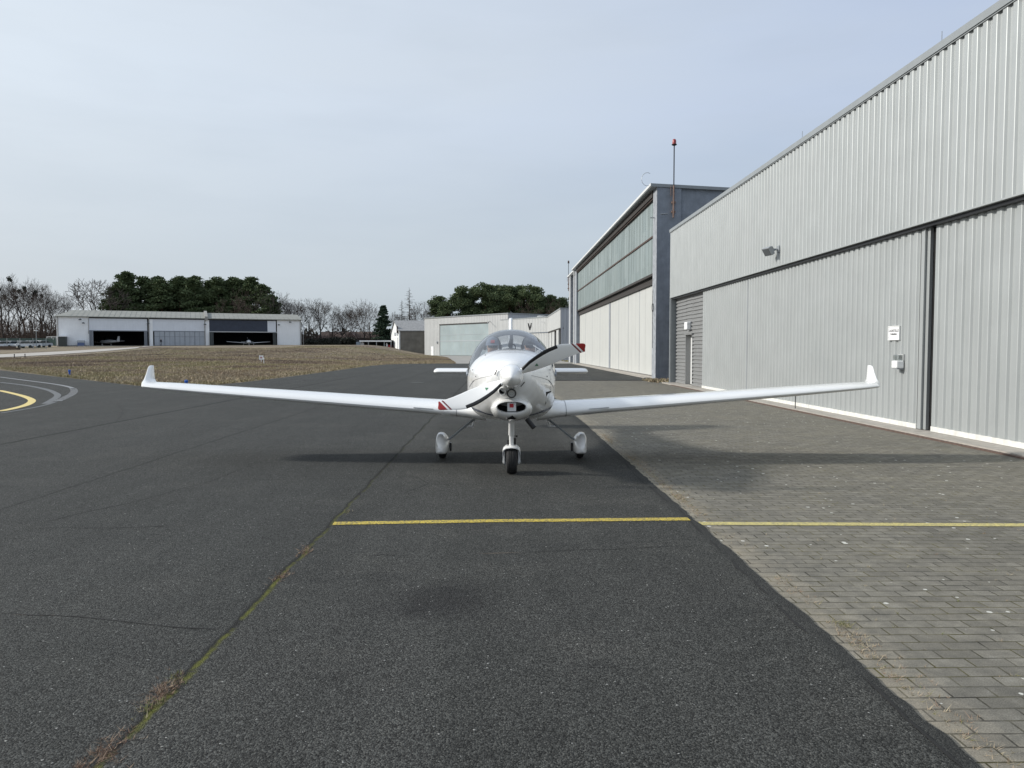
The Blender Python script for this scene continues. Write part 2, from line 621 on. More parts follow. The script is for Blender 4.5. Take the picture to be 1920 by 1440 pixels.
L(nt, dist.outputs[0], br.inputs['Vector'])
sepb = N(nt, 'SeparateColor')
L(nt, br.outputs['Color'], sepb.inputs[0])
n1 = noise(nt, v, 0.55, 6, 0.65)
n2 = noise(nt, v, 9, 6, 0.7)
n3 = noise(nt, v, 160, 3, 0.6)
c = mixc(nt, sepb.outputs[0], (0.128, 0.121, 0.103), (0.215, 0.204, 0.174))
c = mixc(nt, ramp(nt, n1, [(0.35, 0.0), (0.7, 0.7)]), c, (0.225, 0.208, 0.168))
c = mixc(nt, ramp(nt, n2, [(0.4, 0.0), (0.7, 0.75)]), c, (0.098, 0.094, 0.082))
c = mixc(nt, ramp(nt, n2, [(0.25, 0.45), (0.42, 0.0)]), c, (0.26, 0.255, 0.235))
spx = N(nt, 'SeparateXYZ')
L(nt, v, spx.inputs[0])
sand = math_n(nt, 'MULTIPLY', ramp(nt, math_n(nt, 'ADD', math_n(nt, 'SUBTRACT', spx.outputs[0], 1.8), math_n(nt, 'MULTIPLY', math_n(nt, 'SUBTRACT', n2, 0.5), 0.5)), [(0.02, 0.75), (0.32, 0.0)]), ramp(nt, noise(nt, v, 2.6, 6, 0.7), [(0.35, 0.2), (0.6, 1.0)]))
c = mixc(nt, sand, c, (0.30, 0.265, 0.205))
c = mixc(nt, 1.0, c, ramp(nt, n3, [(0.3, 0.68), (0.7, 1.35)]), 'MULTIPLY')
mo = mixc(nt, ramp(nt, noise(nt, v, 2.2, 5), [(0.42, 0.0), (0.62, 1.0)]), (0.030, 0.028, 0.022), (0.085, 0.075, 0.022))
c = mixc(nt, math_n(nt, 'MULTIPLY', br.outputs['Fac'], ramp(nt, noise(nt, v, 3.5, 5, 0.7), [(0.35, 0.35), (0.6, 1.0)])), c, mo)
# lichen dots
vo = N(nt, 'TexVoronoi')
vo.inputs['Scale'].default_value = 7.5
L(nt, v, vo.inputs['Vector'])
sl = N(nt, 'SeparateColor')
L(nt, vo.outputs['Color'], sl.inputs[0])
rad = math_n(nt, 'MULTIPLY', math_n(nt, 'POWER', sl.outputs[0], 1.8), 0.155)
dist2 = math_n(nt, 'ADD', vo.outputs['Distance'], math_n(nt, 'MULTIPLY', math_n(nt, 'SUBTRACT', noise(nt, v, 45, 3), 0.5), 0.12))
lk = math_n(nt, 'LESS_THAN', dist2, rad)
c = mixc(nt, math_n(nt, 'MULTIPLY', lk, 0.85), c, (0.62, 0.62, 0.57))
L(nt, c, b.inputs['Base Color'])
hh = math_n(nt, 'ADD', math_n(nt, 'MULTIPLY', br.outputs['Fac'], -1.0), math_n(nt, 'MULTIPLY', n3, 0.25))
bump(nt, b, hh, 0.6, 0.006)

# ------------------------------------------------------------------ field, path, concrete, paint
m, nt, b = nmat('dry_grass_ground')
b.inputs['Roughness'].default_value = 0.95
b.inputs['Specular IOR Level'].default_value = 0.1
v = objvec(nt)
n1 = noise(nt, v, 0.09, 6, 0.6)
n2 = noise(nt, v, 0.5, 6, 0.65)
n3 = noise(nt, v, 4.0, 4, 0.7)
c = mixc(nt, ramp(nt, n2, [(0.3, 0.0), (0.7, 1.0)]), (0.225, 0.185, 0.135), (0.335, 0.285, 0.205))
c = mixc(nt, ramp(nt, n1, [(0.42, 0.0), (0.62, 0.8)]), c, (0.17, 0.138, 0.118))
c = mixc(nt, ramp(nt, noise(nt, v, 0.06, 4), [(0.52, 0.0), (0.66, 0.6)]), c, (0.20, 0.195, 0.115))
c = mixc(nt, 1.0, c, ramp(nt, n3, [(0.3, 0.65), (0.7, 1.25)]), 'MULTIPLY')
L(nt, c, b.inputs['Base Color'])
bump(nt, b, n3, 0.8, 0.15)

m, nt, b = nmat('grass_blades')
b.inputs['Roughness'].default_value = 0.9
b.inputs['Specular IOR Level'].default_value = 0.1
at_ = N(nt, 'Attribute', attribute_name='tint')
L(nt, ramp(nt, at_.outputs['Fac'], [(0.0, (0.19, 0.148, 0.12)), (0.3, (0.285, 0.23, 0.168)), (0.62, (0.36, 0.30, 0.21)), (0.8, (0.305, 0.27, 0.155)), (1.0, (0.20, 0.205, 0.09))]), b.inputs['Base Color'])

m, nt, b = nmat('weed_blades')
b.inputs['Roughness'].default_value = 0.85
at_ = N(nt, 'Attribute', attribute_name='tint')
L(nt, ramp(nt, at_.outputs['Fac'], [(0.0, (0.16, 0.095, 0.065)), (0.35, (0.33, 0.24, 0.17)), (0.6, (0.40, 0.34, 0.235)), (0.78, (0.22, 0.21, 0.08)), (1.0, (0.11, 0.14, 0.035))]), b.inputs['Base Color'])

pm('path_gravel', (0.40, 0.375, 0.34), 0.95, var=0.12, scale=0.7)
pm('concrete_apron', (0.30, 0.29, 0.265), 0.9, var=0.15, scale=0.5, bmp=0.2)
pm('crack_dark', (0.014, 0.014, 0.014), 0.95)
pm('crack_pale', (0.21, 0.16, 0.12), 0.95, var=0.4, scale=8)


def paint(name, colr, wear, lo=0.35, under=(0.05, 0.05, 0.052)):
    m, nt, b = nmat(name)
    b.inputs['Roughness'].default_value = 0.7
    v = objvec(nt)
    w = ramp(nt, noise(nt, v, 55, 5, 0.7), [(lo, 0.0), (lo + 0.16, 1.0)])
    c = mixc(nt, noise(nt, v, 6, 4), tuple(x * 0.85 for x in colr), tuple(min(1, x * 1.1) for x in colr))
    c = mixc(nt, math_n(nt, 'ADD', math_n(nt, 'MULTIPLY', w, wear), 1 - wear), under, c)
    L(nt, c, b.inputs['Base Color'])
    bump(nt, b, noise(nt, v, 120, 3), 0.5, 0.006)


paint('paint_yellow', (0.60, 0.46, 0.06), 0.9, 0.40)
paint('paint_yellow_pale', (0.58, 0.50, 0.18), 0.65, 0.40, (0.16, 0.15, 0.13))
paint('paint_yellow_cream', (0.70, 0.56, 0.22), 0.3, 0.3)
paint('paint_white_old', (0.30, 0.31, 0.32), 0.7, 0.38)
paint('paint_white_faint', (0.155, 0.165, 0.17), 0.7, 0.42)

# ------------------------------------------------------------------ ground sheets
FIELD_EDGE = [(-95, 120.2), (-36, 54.5), (-27, 44.5), (-20, 36.8), (-15.4, 31.7), (-14.0, 30.6), (-13.0, 30.3), (-12.3, 31.2), (-11.95, 34), (-11.7, 41.4), (-11.7, 55), (-11.8, 69.5), (-11.2, 75.0), (-9.6, 78.0), (-4.5, 79.4)]
ASPH = FIELD_EDGE + [(8.9, 79.4), (8.9, 36.6), (1.80, 36.2), (1.80, -8), (-95, -8)]
CONC = [(-4.5, 79.4), (-5.3, 90), (-9.5, 140), (-14.5, 174), (-19.5, 189), (16, 189), (16, 79.4)]


def in_poly(x, y, P):
    c = False
    j = len(P) - 1
    for i in range(len(P)):
        if (P[i][1] > y) != (P[j][1] > y) and x < (P[j][0] - P[i][0]) * (y - P[i][1]) / (P[j][1] - P[i][1]) + P[i][0]:
            c = not c
        j = i
    return c


def in_poly_np(x, y, P):
    c = np.zeros(len(x), bool)
    j = len(P) - 1
    for i in range(len(P)):
        k = (P[i][1] > y) != (P[j][1] > y)
        c ^= k & (x < (P[j][0] - P[i][0]) * (y - P[i][1]) / (P[j][1] - P[i][1] + 1e-12) + P[i][0])
        j = i
    return c


def is_field(x, y):
    return not (in_poly(x, y, ASPH) or in_poly(x, y, CONC) or (x > 1.7 and -9 < y < 80) or (x > 8 and y < 190))


xs = list(np.arange(-420, -130, 10)) + list(np.arange(-130, 30, 2.0)) + list(np.arange(30, 421, 15))
ys = list(np.arange(-60, 20, 10)) + list(np.arange(20, 200, 2.0)) + list(np.arange(200, 1000, 20))
gv, gf = [], []
for y in ys:
    for x in xs:
        z = T(x, y) if is_field(x, y) else -0.06
        if y > 240:
            z += 0.0
        gv.append((x, y, z - 0.006))
nx = len(xs)
for j in range(len(ys) - 1):
    for i in range(nx - 1):
        gf.append((j * nx + i, j * nx + i + 1, (j + 1) * nx + i + 1, (j + 1) * nx + i))
g = MB().add(gv, gf)
struct(obj('field', g, 'dry_grass_ground', smooth=True, angle=180))


def sheet(name, poly, z, mat):
    mb = MB()
    mb.add([(x, y, z) for x, y in poly], [tuple(range(len(poly)))])
    o = obj(name, mb, mat)
    bm = bmesh.new()
    bm.from_mesh(o.data)
    bmesh.ops.triangulate(bm, faces=bm.faces[:])
    for f in bm.faces:
        if f.normal.z < 0:
            f.normal_flip()
    bm.to_mesh(o.data)
    bm.free()
    return struct(o)


# asphalt with a ragged right edge standing a little above the pavers
rag = []
yy = 36.2
rnd = random.Random(3)
edge_pts = []
w = 0
while yy > -8:
    w = 0.6 * w + rnd.uniform(-0.012, 0.012)
    edge_pts.append((1.79 + w, yy))
    yy -= rnd.uniform(0.025, 0.09) if yy < 14 else 0.4
sheet('asphalt_apron', FIELD_EDGE + [(8.9, 79.4), (8.9, 36.5), (4.0, 36.35)] + edge_pts + [(1.79, -8), (-95, -8)], 0.0, 'asphalt')
sheet('brick_paving', [(1.5, -8), (1.5, 36.3), (4.0, 36.36), (8.6, 36.5), (8.6, 33.5), (7.52, 33.5), (7.52, -8)], -0.012, 'pavers')
sheet('concrete_apron', CONC, -0.004, 'concrete_apron')


def strip(name, pts, width, mat, z=0.004, jitter=0.0, seed=1, taper=False, wv=(0.4, 1.3)):
    rr = random.Random(seed)
    P = []
    for (a, b_) in zip(pts[:-1], pts[1:]):
        n = max(1, int(math.dist(a, b_) / 0.12)) if jitter else 1
        for i in range(n):
            t = i / n
            P.append((a[0] + (b_[0] - a[0]) * t, a[1] + (b_[1] - a[1]) * t))
    P.append(pts[-1])
    vs, fs = [], []
    off = 0
    for i, p in enumerate(P):
        a, b_ = P[max(0, i - 1)], P[min(len(P) - 1, i + 1)]
        dx, dy = b_[0] - a[0], b_[1] - a[1]
        l = math.hypot(dx, dy) or 1
        nx_, ny_ = -dy / l, dx / l
        off = 0.8 * off + rr.uniform(-jitter, jitter)
        w = width * (rr.uniform(*wv) if jitter else 1) / 2
        if taper and (i == 0 or i == len(P) - 1):
            w *= 0.1
        zz = z if not callable(z) else z(*p) + 0.03
        vs += [(p[0] + nx_ * (off + w), p[1] + ny_ * (off + w), zz), (p[0] + nx_ * (off - w), p[1] + ny_ * (off - w), zz)]
    for i in range(len(P) - 1):
        fs.append((2 * i + 1, 2 * i + 3, 2 * i + 2, 2 * i))
    return struct(obj(name, MB().add(vs, fs), mat))


def smooth_line(pts, n=6):
    out = []
    for i in range(len(pts) - 1):
        p0, p1, p2, p3 = (np.array(pts[max(0, i - 1)]), np.array(pts[i]), np.array(pts[i + 1]), np.array(pts[min(len(pts) - 1, i + 2)]))
        for k in range(n):
            t = k / n
            out.append(tuple(0.5 * ((2 * p1) + (-p0 + p2) * t + (2 * p0 - 5 * p1 + 4 * p2 - p3) * t * t + (-p0 + 3 * p1 - 3 * p2 + p3) * t ** 3)))
    out.append(tuple(pts[-1]))
    return out


PX = lambda L_: [gp(a, b_) for a, b_ in L_]
# yellow line across
strip('yellow_marking', [gp(625, 982), gp(960, 976.5), gp(1292, 973.8)], 0.12, 'paint_yellow', 0.004, jitter=0.003, wv=(0.86, 1.04))
strip('yellow_marking', [gp(1312, 979.5), gp(1920, 982.5), (7.4, 6.58)], 0.115, 'paint_yellow_pale', -0.008, jitter=0.001, wv=(0.94, 1.03))
# taxi line curves at the left
strip('taxi_line_marking', [(-34, 17.6)] + smooth_line(PX([(0, 771), (25, 766), (50, 759), (60, 751), (47, 744), (25, 738), (0, 732.5)])) + [(-40, 40)], 0.20, 'paint_yellow_cream')
outer = smooth_line(PX([(0, 775), (60, 765), (94, 757), (119, 747), (135, 739), (139, 732), (131, 726), (100, 720), (50, 713.5), (0, 707)]), 8)
strip('old_white_marking', [(-36, 17)] + outer[:20], 0.10, 'paint_white_faint')
for i in range(20, 46, 2):
    strip('old_white_marking', outer[i:i + 2], 0.24, 'paint_white_old')
strip('old_white_marking', outer[44:] + [(-60, 55)], 0.16, 'paint_white_old')
strip('old_white_marking', smooth_line(PX([(85, 757.5), (100, 749), (108, 742.5), (104, 737.5), (87, 730.6), (50, 723), (0, 717)]), 6), 0.20, 'paint_white_faint', 0.006)
for a, b_ in (((772, 717), (794, 717)), ((827, 703), (861, 703)), ((1086, 713.5), (1111, 713.5))):
    strip('white_dash_marking', [gp(*a), gp(*b_)], 0.13, 'paint_white_old')
# cracks
for i, (pl, wd, mt) in enumerate([
        ([(30, 992), (100, 990), (200, 991), (330, 987)], 0.012, 'crack_dark'),
        ([(300, 987), (350, 985)], 0.02, 'crack_pale'),
        ([(430, 986), (540, 985), (620, 984)], 0.008, 'crack_dark'),
        ([(0, 1148), (60, 1153), (150, 1155), (200, 1160), (260, 1170), (330, 1178), (420, 1182)], 0.010, 'crack_dark'),
        ([(25, 1152), (50, 1153)], 0.018, 'crack_pale'), ([(75, 1155), (100, 1155)], 0.018, 'crack_pale'),
        ([(440, 900), (560, 898), (700, 897)], 0.012, 'crack_dark'),
        ([(748, 887), (790, 897), (808, 908), (770, 920), (735, 930)], 0.014, 'crack_dark'),
        ([(808, 908), (870, 909), (930, 906)], 0.010, 'crack_dark'),
        ([(672, 1042), (720, 1040), (770, 1040)], 0.010, 'crack_dark'),
        ([(895, 1039), (930, 1038), (975, 1037)], 0.012, 'crack_pale'),
        ([(975, 1037), (1090, 1031), (1180, 1028), (1310, 1024)], 0.008, 'crack_dark'),
        ([(40, 990), (130, 967), (260, 938), (400, 900), (480, 870)], 0.010, 'crack_dark'),
        ([(217, 790), (230, 777), (228, 768), (218, 755)], 0.03, 'crack_dark'),
        ([(335, 803), (350, 796), (356, 790)], 0.02, 'crack_dark')]):
    strip('asphalt_crack', PX(pl), wd, mt, 0.003, jitter=0.012, seed=i, taper=True)

# broken lip of the asphalt beside the pavers
rr = random.Random(19)
yq = 2.6
k_ = 0
while yq < 13:
    ln_ = rr.uniform(0.25, 1.1)
    xq = 1.705 + rr.uniform(-0.02, 0.02)
    strip('asphalt_crack', [(xq, yq), (xq + rr.uniform(-0.02, 0.02), yq + ln_ / 2), (xq + rr.uniform(-0.015, 0.03), yq + ln_)], rr.uniform(0.012, 0.03), 'crack_dark', 0.003, jitter=0.006, seed=100 + k_, taper=True)
    k_ += 1
    yq += ln_ + rr.uniform(0.02, 0.5)

# path across the field
low = [gpt(a, b_) for a, b_ in ((0, 671), (94, 666), (187, 659.5), (256, 653.5))]
upp = [gpt(a, b_) for a, b_ in ((0, 665), (125, 658.8), (195, 654.5), (256, 651.3))]
e1 = at(300, 650.0, 178)
pv, pf = [], []
lows = [(-130, low[0][1] - 18)] + [p[:2] for p in low] + [(e1[0] - 2, 174)]
upps = [(-130, upp[0][1] - 10)] + [p[:2] for p in upp] + [(e1[0] + 0, 177)]


def resample(P, n):
    P = np.array(P, float)
    s = np.r_[0, np.cumsum(np.hypot(*np.diff(P, axis=0).T))]
    t = np.linspace(0, s[-1], n)
    return np.c_[np.interp(t, s, P[:, 0]), np.interp(t, s, P[:, 1])]


A, B = resample(lows, 60), resample(upps, 60)
for a, b_ in zip(A, B):
    for k in range(5):
        q = a + (b_ - a) * k / 4
        pv.append((q[0], q[1], T(*q) + 0.05))
for i in range(59):
    for k in range(4):
        pf.append((i * 5 + k, (i + 1) * 5 + k, (i + 1) * 5 + k + 1, i * 5 + k + 1))
struct(obj('gravel_path', MB().add(pv, pf), 'path_gravel', smooth=True, angle=180))


# ------------------------------------------------------------------ grass as stuff
def blades(name, pts, hmin, hmax, tint, mat, per=3, width=0.03, lean=0.6, seed=0, kind='stuff'):
    """pts (n,3) roots; every root gets a few bent triangles"""
    rg = np.random.default_rng(seed)
    P = np.repeat(pts, per, axis=0)
    tn = np.clip(np.repeat(tint, per) + rg.normal(0, 0.05, len(P)), 0, 1)
    n = len(P)
    a = rg.uniform(0, 2 * PI, n)
    h = rg.uniform(hmin, hmax, n)
    hs = np.repeat(rg.uniform(0.6, 1.2, len(pts)), per)
    h = h * hs
    w = width * rg.uniform(0.6, 1.4, n) * (h / hmax + 0.3)
    ln = rg.uniform(0.1, lean, n) * h
    b0 = rg.uniform(0, 2 * PI, n)
    root = P + np.c_[rg.normal(0, 0.04, n), rg.normal(0, 0.04, n), np.zeros(n)] * (hmax / 0.2)
    dx, dy = np.cos(a) * w, np.sin(a) * w
    v0 = root - np.c_[dx, dy, np.zeros(n)]
    v1 = root + np.c_[dx, dy, np.zeros(n)]
    v2 = root + np.c_[np.cos(b0) * ln, np.sin(b0) * ln, h]
    V = np.stack([v0, v1, v2], 1).reshape(-1, 3)
    Fc = np.arange(3 * n).reshape(-1, 3)
    me = fast_mesh(name, V, Fc, M[mat], np.repeat(tn, 3))
    o = bpy.data.objects.new(name, me)
    COL.objects.link(o)
    o['kind'] = kind
    return o


rg = np.random.default_rng(5)
pts, tin = [], []


def vnoise(x, y, s, seed):
    r_ = np.random.default_rng(seed)
    G = r_.random((64, 64))
    u, v_ = x / s, y / s
    i, j = np.floor(u).astype(int), np.floor(v_).astype(int)
    fu, fv = u - i, v_ - j
    fu, fv = fu * fu * (3 - 2 * fu), fv * fv * (3 - 2 * fv)
    g_ = lambda a, b_: G[a % 64, b_ % 64]
    return (g_(i, j) * (1 - fu) + g_(i + 1, j) * fu) * (1 - fv) + (g_(i, j + 1) * (1 - fu) + g_(i + 1, j + 1) * fu) * fv


NT = 260000
cx = rg.uniform(-75, 0, NT)
cy = 28 + 152 * rg.random(NT) ** 1.55
okm = np.abs(cx) < cy * 0.74 + 3
cx, cy = cx[okm], cy[okm]
keep = ~(in_poly_np(cx, cy, np.array(ASPH)) | in_poly_np(cx, cy, np.array(CONC)) | (cx > 1.7))
cx, cy = cx[keep], cy[keep]
cz = np.array([T(a, b_) for a, b_ in zip(cx, cy)])
n1 = vnoise(cx, cy, 7, 1) * 0.6 + vnoise(cx, cy, 2.2, 2) * 0.4
n2 = vnoise(cx, cy, 16, 3)
tint = 0.05 + 0.75 * np.clip((n1 - 0.25) / 0.5, 0, 1)
# greener near the asphalt edges and close to the hangars
FE = np.array(FIELD_EDGE)
dmin = np.full(len(cx), 1e9)
for a, b_ in zip(FE[:-1], FE[1:]):
    ab = b_ - a
    t = np.clip(((cx - a[0]) * ab[0] + (cy - a[1]) * ab[1]) / (ab @ ab), 0, 1)
    dmin = np.minimum(dmin, np.hypot(cx - a[0] - t * ab[0], cy - a[1] - t * ab[1]))
edge = np.clip(1 - dmin / 4.0, 0, 1)
tint = tint + edge * (0.78 - tint) * 0.9
far = np.clip((cy - 120) / 40, 0, 1) * (n2 > 0.45)
tint = tint + far * (0.86 - tint) * 0.6
hh = 0.35 + 0.9 * np.clip(n1, 0, 1)
dry = (dmin > 0.08)
P3 = np.c_[cx, cy, cz][dry]
PA_ = np.vstack([A, B])
dp_ = np.full(len(P3), 99.0)
inpath = np.zeros(len(P3), bool)
nr_ = np.where((P3[:, 1] > 70) & (P3[:, 0] < -25))[0]
for q in PA_:
    dp_[nr_] = np.minimum(dp_[nr_], np.hypot(P3[nr_, 0] - q[0], P3[nr_, 1] - q[1]))
inpath[nr_] = in_poly_np(P3[nr_, 0], P3[nr_, 1], np.vstack([A, B[::-1]]))
okp = (dp_ > 3.0) & ~inpath & ~((P3[:, 1] > 158) & (P3[:, 0] < -46))
lowm = okp & (P3[:, 1] > 95)
okp = okp & ~lowm
td_ = tint[dry]
Pall = np.vstack([P3[okp], P3[lowm]])
blades('field_grass', P3[okp], 0.03, 0.13, td_[okp], 'grass_blades', per=4, width=0.036, lean=1.3, seed=11)
blades('far_field_grass', P3[lowm], 0.015, 0.05, td_[lowm], 'grass_blades', per=2, width=0.09, lean=1.5, seed=12)

# weeds in the joint and along the paver edge
pts, tin = [], []
rr = random.Random(9)
for (px, py, n, sp, tn) in ((305, 1298, 110, 0.10, 0.2), (570, 1035, 55, 0.09, 0.2), (525, 1082, 50, 0.09, 0.2), (180, 1428, 120, 0.12, 0.2), (330, 1272, 20, 0.06, 0.8), (285, 1328, 25, 0.06, 0.85), (650, 960, 18, 0.08, 0.8)):
    x, y = gp(px, py)
    for i in range(n):
        t = rr.gauss(0, 1)
        pts.append((x + t * sp * 0.25 + rr.gauss(0, 0.018), y + rr.gauss(0, 1) * sp * 0.75, 0.0))
        tin.append(min(1, max(0, rr.gauss(tn, 0.15))))
blades('joint_weeds', np.array(pts), 0.006, 0.024, np.array(tin), 'weed_blades', per=6, width=0.0015, lean=2.6, seed=2)
pts, tin = [], []
for i in range(5200):
    y = 2.5 + 11 * rr.random() ** 1.4
    cl = vnoise(np.array([3.0]), np.array([y]), 0.35, 8)[0]
    if rr.random() > max(0, cl - 0.3) * 1.5:
        continue
    pts.append((1.86 + abs(rr.gauss(0, 0.07)), y, -0.012))
    tin.append(min(1, max(0, rr.gauss(0.50, 0.14))))
x, y = gp(1583, 1168)
for i in range(45):
    pts.append((x + rr.gauss(0, 0.03), y + rr.gauss(0, 0.035), -0.012))
    tin.append(min(1, max(0, rr.gauss(0.82, 0.1))))
for i in range(260):
    y = 2.4 + 6 * rr.random() ** 1.3
    x = 2.0 + rr.random() * 4
    y = round(y / 0.104) * 0.104
    pts.append((x, y, -0.012))
    tin.append(min(1, max(0, rr.gauss(0.6, 0.15))))
blades('paving_weeds', np.array(pts), 0.006, 0.022, np.array(tin), 'weed_blades', per=5, width=0.0013, lean=2.6, seed=3)
pts, tin = [], []
for i in range(500):
    pts.append((7.2 + rr.random() * 1.3, 35.0 + rr.gauss(0, 0.5) + rr.random(), -0.01))
    tin.append(rr.gauss(0.5, 0.25))
for i in range(700):
    pts.append((8.3 + rr.random() * 3.0, 90 + rr.random() * 8, 0))
    tin.append(rr.gauss(0.82, 0.15))
blades('corner_weeds', np.array(pts), 0.04, 0.16, np.clip(np.array(tin), 0, 1), 'grass_blades', per=3, width=0.03, lean=0.9, seed=4)

# ------------------------------------------------------------------ world and sun
SUN_EL, SUN_AZ = R(27), R(2.0)      # sun over the left; azimuth measured from -X towards +Y
w = bpy.data.worlds.new('World')
sc.world = w
w.use_nodes = True
nt = w.node_tree
bg = nt.nodes['Background']
sky = N(nt, 'TexSky', sky_type='NISHITA')
sky.sun_disc = False
sky.sun_elevation = SUN_EL
sky.sun_rotation = R(270) + SUN_AZ
sky.air_density = 1.0
sky.dust_density = 2.0
tc = N(nt, 'TexCoord')
sx = N(nt, 'SeparateXYZ')
L(nt, tc.outputs['Generated'], sx.inputs[0])
mp = N(nt, 'Mapping')
mp.inputs['Scale'].default_value = (1.0, 1.0, 4.5)
mp.inputs['Rotation'].default_value = (0, R(-12), 0)
L(nt, tc.outputs['Generated'], mp.inputs[0])
cl = noise(nt, mp.outputs[0], 1.3, 6, 0.5)
cl2 = noise(nt, mp.outputs[0], 3.2, 5, 0.55)
# thin veil of high cloud: whiter towards the sun, greyer towards the ground on the right
toward = ramp(nt, math_n(nt, 'MULTIPLY_ADD', sx.outputs[0], -0.5, 0.5), [(0.2, 0.0), (0.85, 1.0)])
veil = mixc(nt, toward, (5.2, 6.15, 8.0), (8.4, 9.2, 9.9))
lowf = ramp(nt, sx.outputs[2], [(0.02, 1.0), (0.29, 0.0)])
veil = mixc(nt, math_n(nt, 'MULTIPLY', lowf, 0.92), veil, mixc(nt, toward, (2.75, 3.85, 4.5), (6.2, 6.6, 7.05)))
veil = mixc(nt, math_n(nt, 'MULTIPLY', ramp(nt, cl, [(0.42, 0.0), (0.68, 1.0)]), 0.38), veil, (7.3, 7.9, 8.4))
veil = mixc(nt, math_n(nt, 'MULTIPLY', ramp(nt, cl2, [(0.45, 0.0), (0.7, 1.0)]), 0.14), veil, (4.5, 5.2, 6.0))
c = mixc(nt, 0.88, sky.outputs[0], veil)
L(nt, c, bg.inputs[0])
bg.inputs[1].default_value = 0.1
sun_d = bpy.data.lights.new('sun', 'SUN')
sun = bpy.data.objects.new('sun', sun_d)
COL.objects.link(sun)
sun_d.energy = 3.9
sun_d.angle = R(4.5)
sun_d.color = (1.0, 0.955, 0.88)
sd = Vector((-math.cos(SUN_EL) * math.cos(SUN_AZ), math.cos(SUN_EL) * math.sin(SUN_AZ), math.sin(SUN_EL)))
sun.rotation_euler = sd.to_track_quat('Z', 'Y').to_euler()
sun.location = sd * 50
sc.view_settings.view_transform = 'Standard'
sc.view_settings.look = 'None'
sc.view_settings.exposure = 0
sc.view_settings.gamma = 1
sc.render.engine = 'CYCLES'
sc.cycles.max_bounces = 6
sc.cycles.transparent_max_bounces = 12
# ================================================================== grey hangar on the right
XC, XD = 7.86, 8.00          # faces of the upper cladding and of the sliding doors
Z1, Z2 = 3.88, 6.86
YF = atX(1257, 600, XC)[1]   # far corner
ys1_ = atX(1319, 640, XD)[1] - 0.05
hg = thing('grey_hangar', 'large grey hangar clad in ribbed metal sheets, along the right edge', 'hangar', (XC, 18, 0))
mb = MB()
corr(mb, (XC, YF), (XC, 0.5), Z1, Z2, (-1, 0), 0.236, 0.038, (0.40, 0.30))
obj('upper_cladding', mb, 'cladding', hg)
mb = MB()
mb.box((XC - 0.075, 0.5, Z2 - 0.03), (XC + 0.25, YF + 0.06, Z2 + 0.10))
mb.box((XC - 0.055, 0.5, Z2 - 0.055), (XC - 0.045, YF + 0.04, Z2 - 0.03))
obj('roof_trim', mb, 'trim_grey', hg)
mb = MB()
mb.box((XC - 0.045, 0.5, Z1 - 0.022), (XC + 0.02, YF + 0.01, Z1 + 0.004))
obj('drip_edge', mb, 'cladding', hg)
mb = MB()
mb.box((XC + 0.03, 0.5, Z1 - 0.085), (XD + 0.06, YF - 0.14, Z1 - 0.035))
obj('track_or_shade_strip', mb, 'black_paint', hg)  # black strip put in to draw the shade line under the cladding
mb = MB()                     # body of the building behind the sheets
mb.box((XC + 0.02, 0.5, Z1 - 0.03), (XC + 0.6, YF - 0.02, Z2 - 0.04))
mb.box((XC + 0.62, 0.5, 0.02), (XC + 22, YF - 0.02, Z1 - 0.03))
mb.box((XC + 0.24, 0.5, 0.02), (XC + 0.62, ys1_, Z1 - 0.03))
mb.box((XC + 0.6, 0.5, Z1 - 0.03), (XC + 22, YF - 0.02, Z2 - 0.06))
obj('wall', mb, 'panel_gap', hg)
mb = MB()
mb.add([(XC + 0.2, 0.5, Z2 + 0.05), (XC + 0.2, YF, Z2 + 0.05), (XC + 22, YF, Z2 + 0.5), (XC + 22, 0.5, Z2 + 0.5)], [(0, 3, 2, 1)])
obj('roof', mb, 'trim_grey', hg)
mb = MB()
mb.box((XC - 0.035, YF - 0.10, 0.03), (XC + 0.0, YF + 0.02, Z1 - 0.03))
mb.box((XC - 0.0, YF - 0.13, 0.03), (XC + 0.34, YF + 0.02, Z1 - 0.035))
obj('corner_post', mb, 'trim_grey', hg)
# roller shutter with its small door
ys0 = atX(1271.5, 640, XC + 0.3)[1]
ys1 = atX(1319, 640, XD)[1]
yd0, yd1 = atX(1288.5, 700, XC + 0.28)[1], atX(1300.5, 700, XC + 0.28)[1]
ztop = 2.16


def shutter(mb, ya, yb, z0, z1):
    z = z0
    xs_ = XC + 0.25
    vs = []
    prof = []
    while z < z1 - 0.02:
        prof += [(0.0, z), (0.045, z + 0.012), (0.045, z + 0.085), (0.0, z + 0.105)]
        z += 0.155
    prof.append((0.0, z1))
    for d, zz in prof:
        vs += [(xs_ - d, ya, min(zz, z1)), (xs_ - d, yb, min(zz, z1))]
    mb.add(vs, [(2 * i, 2 * i + 1, 2 * i + 3, 2 * i + 2) for i in range(len(prof) - 1)])


mb = MB()
shutter(mb, ys0, yd0, 0.03, Z1 - 0.03)
shutter(mb, yd1, ys1, 0.03, Z1 - 0.03)
shutter(mb, yd0, yd1, ztop + 0.05, Z1 - 0.03)
mb.box((XC + 0.255, ys1, 0.03), (XC + 0.33, ys0, Z1 - 0.03)) if False else None
obj('roller_shutter', mb, 'roller_grey', hg)
mb = MB()
mb.box((XC + 0.20, yd0, 0.03), (XC + 0.48, yd0 + 0.05, ztop))
mb.box((XC + 0.20, yd1 - 0.05, 0.03), (XC + 0.48, yd1, ztop))
mb.box((XC + 0.16, yd1 - 0.08, ztop), (XC + 0.48, yd0 + 0.08, ztop + 0.05))
fr_ = obj('door_frame', mb, 'roller_grey', hg)
mb = MB()
mb.box((XC + 0.42, yd1, 0.04), (XC + 0.46, yd0, ztop - 0.01))
dr = obj('door', mb, 'trim_light', hg)
mb = MB()
